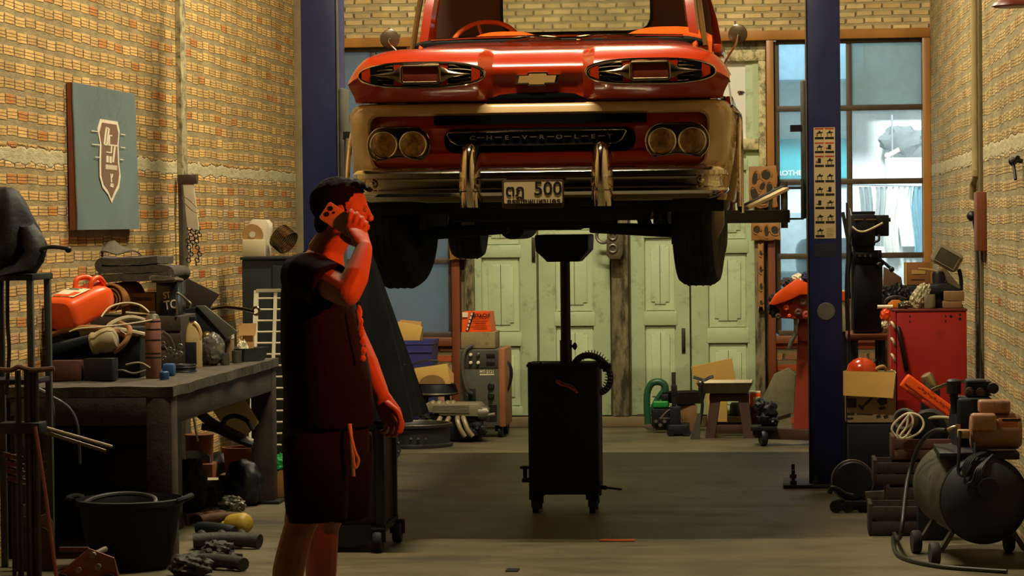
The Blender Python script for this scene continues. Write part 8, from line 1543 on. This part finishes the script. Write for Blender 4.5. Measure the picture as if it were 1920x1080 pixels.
# orange long case lying aslant
Yo2 = 15.35; a, b = at(1700, 716, Yo2), at(1792, 784, Yo2); ang = math.degrees(math.atan2(-(b.z - a.z), b.x - a.x)); L3 = (b - a).length; cO = (a + b) / 2
oc2 = T('level_case', 'long orange plastic tool case lying aslant before the red cabinet', 'case', cO)
mb = MB(); mb.box(cO, (L3 * 1.12, .10, .085), (0, ang, 0), .012, 3); bdy = P('body', mb, M_ORANGE, oc2)
RO = rotm((0, ang, 0))
mb = MB(); mb.box(cO + RO @ V((0, -.052, -.012)), (L3 * 1.04, .008, .006), (0, ang, 0)); P('ridge', mb, mat('deep_orange_plastic', (150, 40, 14)), bdy)
for k in range(3): mb = MB(); mb.box(cO + RO @ V((-.10 + .11 * k, -.054, -.028)), (.085, .008, .022), (0, ang, 0), .004); P('recess', mb, mat('deep_orange_plastic', (150, 40, 14)), bdy)
mb = MB(); [mb.box(cO + RO @ V((-.10 + .021 * k, -.0505, .016 + .005 * (k % 2))), (.014, .004, .006 + .004 * (k % 3)), (0, ang + 12 * (k % 2), 0)) for k in range(12)]; P('faint_marking', mb, mat('dark_orange_print', (150, 50, 16)), oc2)
mb = MB(); p_ = at(1712, 740, Yo2 + .02); mb.bb((p_.x + .05, Yo2 + .06, 0), (p_.x + .28, Yo2 + .36, at(1740, 770, Yo2).z - .02), .01); S('black_box', 'black box on the floor propping up the long orange case', 'box', mb, M_BLK2, (p_.x + .16, Yo2 + .06, 0))
c = at(1742, 714, 15.86); fc = T('oil_filter', 'silver canister standing behind the long orange case', 'canister', c); mb = MB(); mb.lathe([(.034, -.045), (.037, -.04), (.037, .03), (.03, .042), (.001, .044)], c, (-.45, -.2, .85), 26); P('can', mb, mat('brushed_silver', (180, 166, 132), .3, .8, var=.1), fc); mb = MB(); mb.bb((c.x - .05, 15.80, 0), (c.x + .06, 15.92, c.z - .045)); P('pedestal', mb, M_BLK2, fc)
tubething('bright_bar', 'bright steel bar lying behind the long orange case, pointing at the compressor', 'bar', [(1746, 732, 15.3), (1770, 722, 15.3), (1810, 714, 15.3)], .010, M_CHROME2, k=0)
# crates stack: front left of the compressor
M_CRW = mat('dark_oily_crate_wood', (52, 43, 36), .8, var=.3, scale=6, bump=.3, dirt=((30, 26, 24), .4))
def wcrate(label, x0, x1, y0, y1, Y, dep, z0, m=M_CRW, lid=0.):
    a, b = at(x0, y1, Y), at(x1, y0, Y); zl = a.z if z0 is None else z0; t = T('wooden_crate', label, 'crate', ((a.x + b.x) / 2, Y, zl)); H = b.z - zl; w_ = .014
    for nm, p, q in (('end_board', (a.x, Y, zl), (a.x + .02, Y + dep, zl + H + .01)), ('end_board', (b.x - .02, Y, zl), (b.x, Y + dep, zl + H + .01)), ('back_board', (a.x + .02, Y + dep - w_, zl), (b.x - .02, Y + dep, zl + H)), ('bottom_board', (a.x + .02, Y + w_, zl), (b.x - .02, Y + dep - w_, zl + w_))): mb = MB(); mb.bb(p, q, .003); P(nm, mb, m, t)
    for k in range(2): mb = MB(); mb.bb((a.x + .016, Y - .003, zl + H * (.02 + .5 * k)), (b.x - .016, Y + w_, zl + H * (.47 + .5 * k)), .003); P('front_board', mb, m, t)
    return zl + H
zA1 = wcrate('dark wooden crate on the floor, bottom front of the crate stack by the compressor', 1629, 1735, 948, 998, 13.95, .28, .002)
zB1 = wcrate('brown wooden crate on the floor behind the front one, under the stack by the compressor', 1662, 1790, 912, 965, 14.32, .34, .002)
zC1 = wcrate('dark wooden crate in the middle of the stack by the compressor', 1638, 1745, 866, 910, 14.34, .30, zB1 + .004)
zD1 = wcrate('reddish-brown wooden crate topmost of the stack, a white cable on it', 1672, 1792, 822, 866, 14.40, .30, zC1 + .004, mat('red_brown_crate_wood', (84, 52, 42), .7, var=.3, scale=8, dirt=((140, 130, 110), .12)))
t9 = carton('battery_box', 'black box with a thin orange line on the floor beside the compressor wheel', 'box', 1722, 948, 1784, 1005, 13.75, .2, M_BLK2, 0, .002); mb = MB(); q9 = t9[2]; mb.box((q9.x - .01, 13.748, q9.z + t9[4] * .86), (.10, .004, .006)); P('orange_line', mb, M_ORANGE, t9[0]); mb = MB(); mb.bb((q9.x - t9[3] / 2 - .004, 13.744, q9.z + t9[4]), (q9.x + t9[3] / 2 + .004, 13.952, q9.z + t9[4] + .012), .003); P('lid', mb, M_DARKM, t9[0])
# cable coil, dark drum in the top crate
Yc3 = 14.46
mb = MB(); c = at(1744, 803, Yc3 + .12); c.z = max(c.z, zC1 + .125); mb.lathe([(.02, -.06), (.098, -.055), (.105, 0), (.098, .055), (.02, .06)], c, (.15, 1, .1), 36); S('black_drum', 'black round drum standing in the topmost crate behind the white cable', 'drum', mb, M_BLKP, (c.x, c.y, zD1))
mb = MB(); q = [at(x, y, Yc3 - .05 - .004 * k) for k, (x, y) in enumerate(((1684, 822), (1672, 806), (1680, 790), (1702, 775), (1724, 780), (1732, 796), (1722, 812), (1700, 822), (1688, 818), (1700, 800), (1704, 776), (1712, 790), (1702, 814), (1690, 822), (1682, 812), (1690, 796), (1704, 778)))]; mb.tube(q, .006, 8, 5); S('white_cable', 'loose loops of white cable on the topmost crate', 'cable', mb, mat('white_cable', (224, 214, 188), .5), (q[0].x, q[0].y, zD1))
for k in range(5): c = at(1694 + 2 * k, 786, Yc3 + .02 + .012 * k); mb = MB(); mb.torus(c, .052, .008, (.3, 1, .15 * k - .3), 26, 6); S('grey_hose_loop', 'loop of the small grey hose coil on the topmost crate, behind the white cable', 'hose', mb, mat('grey_hose_rubber', (84, 84, 74), .6), (c.x, c.y, c.z - .05), 'small grey hose coil on the topmost crate')
tubething('jumper_cable', 'pale bunched cables running along the top of the crate to the compressor', 'cable', [(1722, 792, Yc3 + .1), (1745, 784, Yc3 + .06), (1770, 783, Yc3), (1790, 786, Yc3 - .02)], .010, M_HOSEG)
# dark round engine + low jack behind the post foot
Yv3 = 15.15; c = at(1598, 905, Yv3 + .1); dm = T('round_engine', 'dark round flywheel housing on the floor beside the lift column base', 'engine', (c.x, c.y, 0)); mb = MB(); mb.lathe([(.02, -.07), (.095, -.07), (.118, -.05), (.12, .05), (.10, .07), (.02, .07)], (c.x, c.y, .16), (0.05, -1, .1), 40); P('housing', mb, M_BLK2, dm); mb = MB(); mb.torus((c.x, c.y - .055, .165), .116, .005, (0.05, -1, .1), 40, 6); P('rim_edge', mb, M_STEEL, dm)
mb = MB(); mb.bb((c.x - .12, c.y - .06, 0), (c.x + .12, c.y + .08, .05), .01); P('cradle', mb, M_DARKM, dm)
c2 = fl(1605, 962); Y4 = c2.y
def A4(px, py, dy=0.): return at(px, py, Y4 + .04 + dy)
tj = T('trolley_jack', 'low dark trolley jack on the floor before the lift column, pointing at the crates', 'jack', c2)
for dy in (0, .14): mb = MB(); mb.bb((A4(1575, 0).x, Y4 + dy, A4(1600, 948).z), (A4(1660, 0).x, Y4 + dy + .015, A4(1600, 938).z), .003); P('side_rail', mb, M_DARKM, tj)
mb = MB(); mb.bb((A4(1600, 0).x, Y4 + .02, .01), (A4(1655, 0).x, Y4 + .13, A4(1600, 940).z), .01); P('frame_body', mb, M_BLK2, tj); mb = MB(); mb.beam(A4(1622, 930), A4(1660, 928), .03, .05, bv=.004); P('lift_arm', mb, M_STEEL, tj)
for px, r_ in ((1560, .035), (1582, .03)): mb = MB(); p_ = A4(px, 0); mb.lathe([(.01, -.018), (r_, -.018), (r_, .018), (.01, .018)], (p_.x, Y4 + .02, r_), (.2, 1, 0), 24); P('wheel', mb, M_BLKP, tj)
mb = MB(); mb.tube([A4(1555, 925), A4(1560, 915), A4(1572, 918), A4(1584, 926), A4(1600, 930)], .014, 8, 4); P('handle_yoke', mb, M_DARKM, tj); mb = MB(); mb.cyl(A4(1572, 948), A4(1655, 946), .008); P('tie_bar', mb, M_STEEL, tj)

# --- air compressor
Yk3 = 12.72; Xk = .93; rk = .208; zk = at(1850, 930, Yk3).z - .02; ax3 = V((-.13, 1, 0)).normalized()
ac = T('air_compressor', 'air compressor with a dark tank and tan motor in the bottom right corner', 'compressor', (Xk, Yk3, 0)); M_TANK = mat('grubby_tank_paint', (70, 66, 54), .5, .2, var=.3, scale=6, dirt=((30, 34, 36), .35))
Lk = .75; c0 = V((Xk, Yk3, zk)); mb = MB(); mb.lathe([(.001, -.07), (rk * .5, -.055), (rk * .85, -.02), (rk, .03), (rk, Lk), (rk * .85, Lk + .05), (rk * .5, Lk + .085), (.001, Lk + .1)], c0, ax3, 56); tk_ = P('tank', mb, M_TANK, ac)
mb = MB(); mb.lathe([(rk * 1.004, .026), (rk * 1.012, .03), (rk * 1.012, .045), (rk * 1.004, .05)], c0, ax3, 56); P('tank_seam', mb, M_DARKM, tk_)
mb = MB(); mb.lathe([(.001, -.074), (rk * .5, -.059), (rk * .86, -.023), (rk * 1.003, .03), (rk * .9, .034)], c0, ax3, 56); P('tank_end_shade', mb, mat('shaded_tank_end', (24, 30, 34), .6, .1, var=.25, scale=5), tk_)  # dark skin over the near end, shade put into its colour
mb = MB(); mb.lathe([(.001, -.08), (.05, -.078), (.055, -.05)], c0 + V((0, 0, .06)), ax3, 26); P('end_plug', mb, M_DARKM, tk_)
sd3 = V((ax3.y, -ax3.x, 0))
for q, w_ in ((.10, 1), (.10, -1), (.74, 1), (.74, -1)):
    p_ = c0 + ax3 * (q * Lk) + sd3 * (w_ * (-rk * .95)); mb = MB(); mb.beam(V((p_.x, p_.y, zk - rk * .70)) + sd3 * (w_ * .06), V((p_.x, p_.y, .07)), .05, .02); P('foot', mb, M_TANK, ac)
    mb = MB(); pw_ = V((p_.x, p_.y, .056)) - sd3 * (w_ * .03); mb.lathe([(.012, -.02), (.05, -.022), (.056, -.014), (.056, .014), (.05, .022), (.012, .02)], pw_, sd3, 28); P('wheel', mb, mat('dusty_black_wheel', (44, 42, 38), .7), ac)
zpl = zk + rk; cp = c0 + ax3 * .30
mb = MB(); mb.bb((cp.x - .17, Yk3 + .02, zpl - .02), (cp.x + .20, Yk3 + .55, zpl + .012), .004); P('top_plate', mb, M_DARKM, ac)
Ymo = Yk3 + .02
def MO(px, py, dy=0.): return at(px, py, Ymo + dy)
M_MOT = mat('tan_motor_paint', (150, 110, 84), .5, var=.15, scale=8, dirt=((90, 64, 48), .25))
mb = MB(); a = MO(1818, 806, .12); b = MO(1916, 806, .12); cm = V(((a.x + b.x) / 2, Ymo + .12, (MO(1870, 774, .12).z + MO(1870, 842, .12).z) / 2)); rm_ = (MO(1870, 774, .12).z - MO(1870, 842, .12).z) / 2
mb.lathe([(.02, -.125), (rm_ * .8, -.12), (rm_, -.10), (rm_, .10), (rm_ * .8, .118), (.02, .12)], cm, (1, 0, 0), 40); mo = P('motor', mb, M_MOT, ac)
mb = MB(); a, b = MO(1822, 808, -.01), MO(1868, 776, -.01); mb.bb((a.x, Ymo - .02, a.z), (b.x, Ymo + .06, b.z), .012, 3); P('terminal_box', mb, M_MOT, mo)
mb = MB(); a, b = MO(1836, 776, .05), MO(1895, 751, .05); mb.bb((a.x, Ymo + .06, a.z), (b.x, Ymo + .16, b.z), .012, 3); P('capacitor_box', mb, M_MOT, mo)
mb = MB(); a, b = MO(1873, 802, .0), MO(1910, 785, .0); mb.bb((a.x, Ymo + .015, a.z), (b.x, Ymo + .03, b.z), .002); pl_ = P('rating_plate', mb, mat('orange_rating_plate', (176, 100, 66), .5, var=.15, scale=50), mo); mb = MB(); p_ = MO(1892, 788, .0); mb.bb((MO(1874, 0).x, Ymo + .011, p_.z - .006), (MO(1909, 0).x, Ymo + .016, p_.z + .006)); P('plate_text', mb, M_INK, pl_)
for k, px in enumerate((1812, 1816)): mb = MB(); mb.lathe([(rm_ * (.92 + .05 * k), -.004), (rm_ * (.96 + .05 * k), 0), (rm_ * (.92 + .05 * k), .004)], V((MO(px + 4, 0, .12).x, cm.y, cm.z)), (1, 0, 0), 36); P('motor_fin', mb, M_MOT, mo)
mb = MB(); a, b = MO(1796, 822, .02), MO(1818, 806, .02); mb.bb((a.x, Ymo + .0, a.z), (b.x, Ymo + .07, b.z), .006); P('pressure_switch', mb, mat('tan_switch_box', (160, 128, 88), .5), ac)
Yp4 = Yk3 + .34
def PM(px, py, dy=0.): return at(px, py, Yp4 + dy)
mb = MB(); a, b = PM(1795, 830), PM(1862, 745); mb.bb((a.x, Yp4, zpl), (b.x, Yp4 + .18, b.z), .02, 3); pu_ = P('pump_block', mb, M_BLK2, ac)
mb = MB(); a, b = PM(1812, 745), PM(1850, 713); mb.bb((a.x, Yp4 + .02, a.z), (b.x, Yp4 + .16, b.z), .008); P('cylinder_head', mb, M_BLK2, pu_)
for k in range(6): mb = MB(); zz = PM(1830, 742 - 5 * k).z; mb.bb((PM(1808, 0).x, Yp4 + .01, zz - .003), (PM(1854, 0).x, Yp4 + .17, zz + .003)); P('cooling_fin', mb, M_BLK2, pu_)
mb = MB(); mb.lathe([(.02, -.035), (.035, -.03), (.035, .03), (.02, .04), (.001, .04)], PM(1788, 726, .05), (0, 0, 1), 20); mb.cyl(PM(1788, 740, .05), PM(1792, 775, .05), .02); P('air_filter', mb, M_DARKM, pu_)
for px, py, r_, m_ in ((1818, 733, .018, M_RUST), (1838, 735, .02, mat('dark_maroon_cap', (60, 30, 30), .5)), (1862, 728, .026, M_BLK2)): mb = MB(); mb.lathe([(.002, -.02), (r_, -.018), (r_, .01), (.002, .012)], PM(px, py, -.01), (0, 1, 0), 20); P('port_cap', mb, m_, pu_)
mb = MB(); p_ = PM(1800, 790, .08); mb.lathe([(.02, -.02), (.12, -.02), (.125, 0), (.12, .02), (.02, .02)], p_ + V((-.0, .05, -.02)), (1, .2, 0), 36); P('flywheel', mb, M_BLK2, ac)
mb = MB(); mb.tube([MO(1800, 808, .0), MO(1798, 850, -.03), MO(1797, 885, -.05), MO(1806, 892, -.06), MO(1818, 882, -.06), MO(1826, 862, -.04), MO(1828, 830, .0)], .008, 8, 5); P('copper_pipe', mb, M_DARKM, ac)
for k in range(4): mb = MB(); mb.tube([MO(1850 - 3 * k, 848, -.02), MO(1828 - 4 * k, 858, -.06), MO(1814 - 3 * k, 880, -.08), MO(1808 + 2 * k, 905, -.09), MO(1822 + 5 * k, 902 + 3 * k, -.09), MO(1832 + 3 * k, 878, -.08), MO(1862, 852, -.02)], .005, 6, 5); P('tangled_cable', mb, M_BLKP, ac)
mb = MB(); mb.tube([MO(1798, 800, .10), MO(1788, 802, .10), MO(1778, 806, .12)], .010, 8, 3); mb.cyl(MO(1796, 796, .1), MO(1796, 806, .1), .012); P('outlet_valve', mb, mat('brass_fitting', (170, 150, 110), .35, .8), ac)
fp_ = [MO(1774, 807, .12), at(1752, 808, 13.1), at(1728, 828, 13.25), at(1712, 866, 13.35), at(1700, 910, 13.3)]
g_ = [fl(1690, 965), fl(1676, 1005), fl(1678, 1036), fl(1700, 1053), fl(1760, 1066), fl(1830, 1072), fl(1888, 1076)]
for p in g_: p.z = .011
g_[0].z = .10; g_[0].y = 13.1; g_[0].x = at(1688, 965, 13.1).x
mb = MB(); mb.tube(fp_ + g_, .011, 10, 8); S('air_hose', 'black air hose dropping from the compressor and snaking along the floor', 'hose', mb, mat('black_hose_rubber', (34, 33, 31), .45, var=.15), fp_[0])

# --- right wall fittings
def RW_(px, py, off=.03): return onx(px, py, XR - off)
yq = RW_(1828, 300).y
mb = MB(); mb.tube([V((XR - .03, yq, ZC - .02)), V((XR - .03, yq, RW_(1824, 200).z)), V((XR - .03, yq - .02, RW_(1828, 320).z)), V((XR - .035, yq + .10, RW_(1824, 345).z)), V((XR - .035, yq + .16, RW_(1822, 372).z))], .019, 10, 5); cd = S('conduit_pipe', 'cream conduit pipe running down the right brick wall', 'pipe', mb, mat('cream_conduit', (186, 168, 118), .6, var=.15), V((XR - .03, yq, 2)))
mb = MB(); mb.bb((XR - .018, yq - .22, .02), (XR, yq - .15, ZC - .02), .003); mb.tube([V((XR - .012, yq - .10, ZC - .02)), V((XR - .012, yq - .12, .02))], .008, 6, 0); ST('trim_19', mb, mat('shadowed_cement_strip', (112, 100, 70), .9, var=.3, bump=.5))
yb5 = RW_(1837, 420).y; mb = MB(); a, b = RW_(1837, 470), RW_(1837, 360); mb.bb((XR - .055, yb5 - .13, a.z), (XR - .002, yb5 + .12, b.z), .004); wb5 = S('wooden_backboard', 'tall narrow wooden board fixed to the right wall under the conduit', 'board', mb, M_WOODR, (XR - .03, yb5, a.z))
mb = MB(); p_ = RW_(1822, 405, .06); mb.sph((XR - .06, p_.y, p_.z), (.03, .05, .03), 10); mb.bb((XR - .05, p_.y - .03, p_.z - .03), (XR - .002, p_.y + .03, p_.z + .03), .006); sk5 = S('wall_socket', 'round black wall socket beside the wooden board on the right wall', 'socket', mb, M_BLKP, (XR - .03, p_.y, p_.z))
mb = MB(); mb.tube([V((XR - .05, p_.y, p_.z - .03)), V((XR - .025, p_.y - .02, p_.z - .3)), V((XR - .02, p_.y - .12, p_.z - 1.0)), V((XR - .02, p_.y - .22, .4))], .007, 6, 5); S('wall_cable', 'black cable hanging down the right brick wall from the socket', 'cable', mb, M_BLKP, V((XR - .03, p_.y, p_.z)))
hk5 = T('wall_hook', 'black iron hook on the right wall at the picture edge', 'hook', RW_(1912, 310)); mb = MB(); q = RW_(1908, 302); mb.tube([V((XR - .005, q.y + .05, q.z)), V((XR - .05, q.y + .02, q.z + .008)), V((XR - .06, q.y - .10, q.z)), V((XR - .05, q.y - .25, q.z + .01))], .012, 8, 4); mb.sph((XR - .05, q.y + .03, q.z), .022, 8); P('arm', mb, M_BLKP, hk5); mb = MB(); mb.cyl((XR - .055, q.y - .05, q.z), (XR - .05, q.y - .12, q.z - .09), .008); P('stay', mb, M_BLKP, hk5)
mb = MB(); q = RW_(1910, 8, .08); mb.lathe([(.02, .03), (.09, .0), (.10, -.015), (.09, -.02), (.02, -.015)], (XR - .11, q.y - .1, q.z), (0, 0, 1), 28); mb.bb((XR - .11, q.y - .11, q.z + .01), (XR - .002, q.y - .09, q.z + .03)); S('red_dish', 'dark red round dish fixed high on the right wall at the picture edge', 'dish', mb, mat('dark_red_enamel', (104, 30, 26), .4), (XR - .1, q.y - .1, q.z))

# --- painted red glow and a drain on the floor
p_ = fl(1158, 1014); mb = MB(); mb.sheet(lambda u, v: (p_.x - .09 + .18 * u, p_.y - .035 + .07 * v + .006 * math.sin(9 * u), .0035), 12, 4, .003); S('red_glow_patch', 'red light glow painted as an orange patch on the floor in front of the oil drainer', 'strip', mb, mat('orange_glow_paint', (176, 76, 34), .6, var=.15), p_)  # thin flat patch coloured as the glow of a red light
p_ = fl(961, 1070); mb = MB(); mb.bb((p_.x - .03, p_.y - .05, .0), (p_.x + .03, p_.y + .05, .006), .002); S('floor_drain', 'small dark drain cover in the floor at the bottom of the picture', 'drain', mb, M_DARKM, p_)
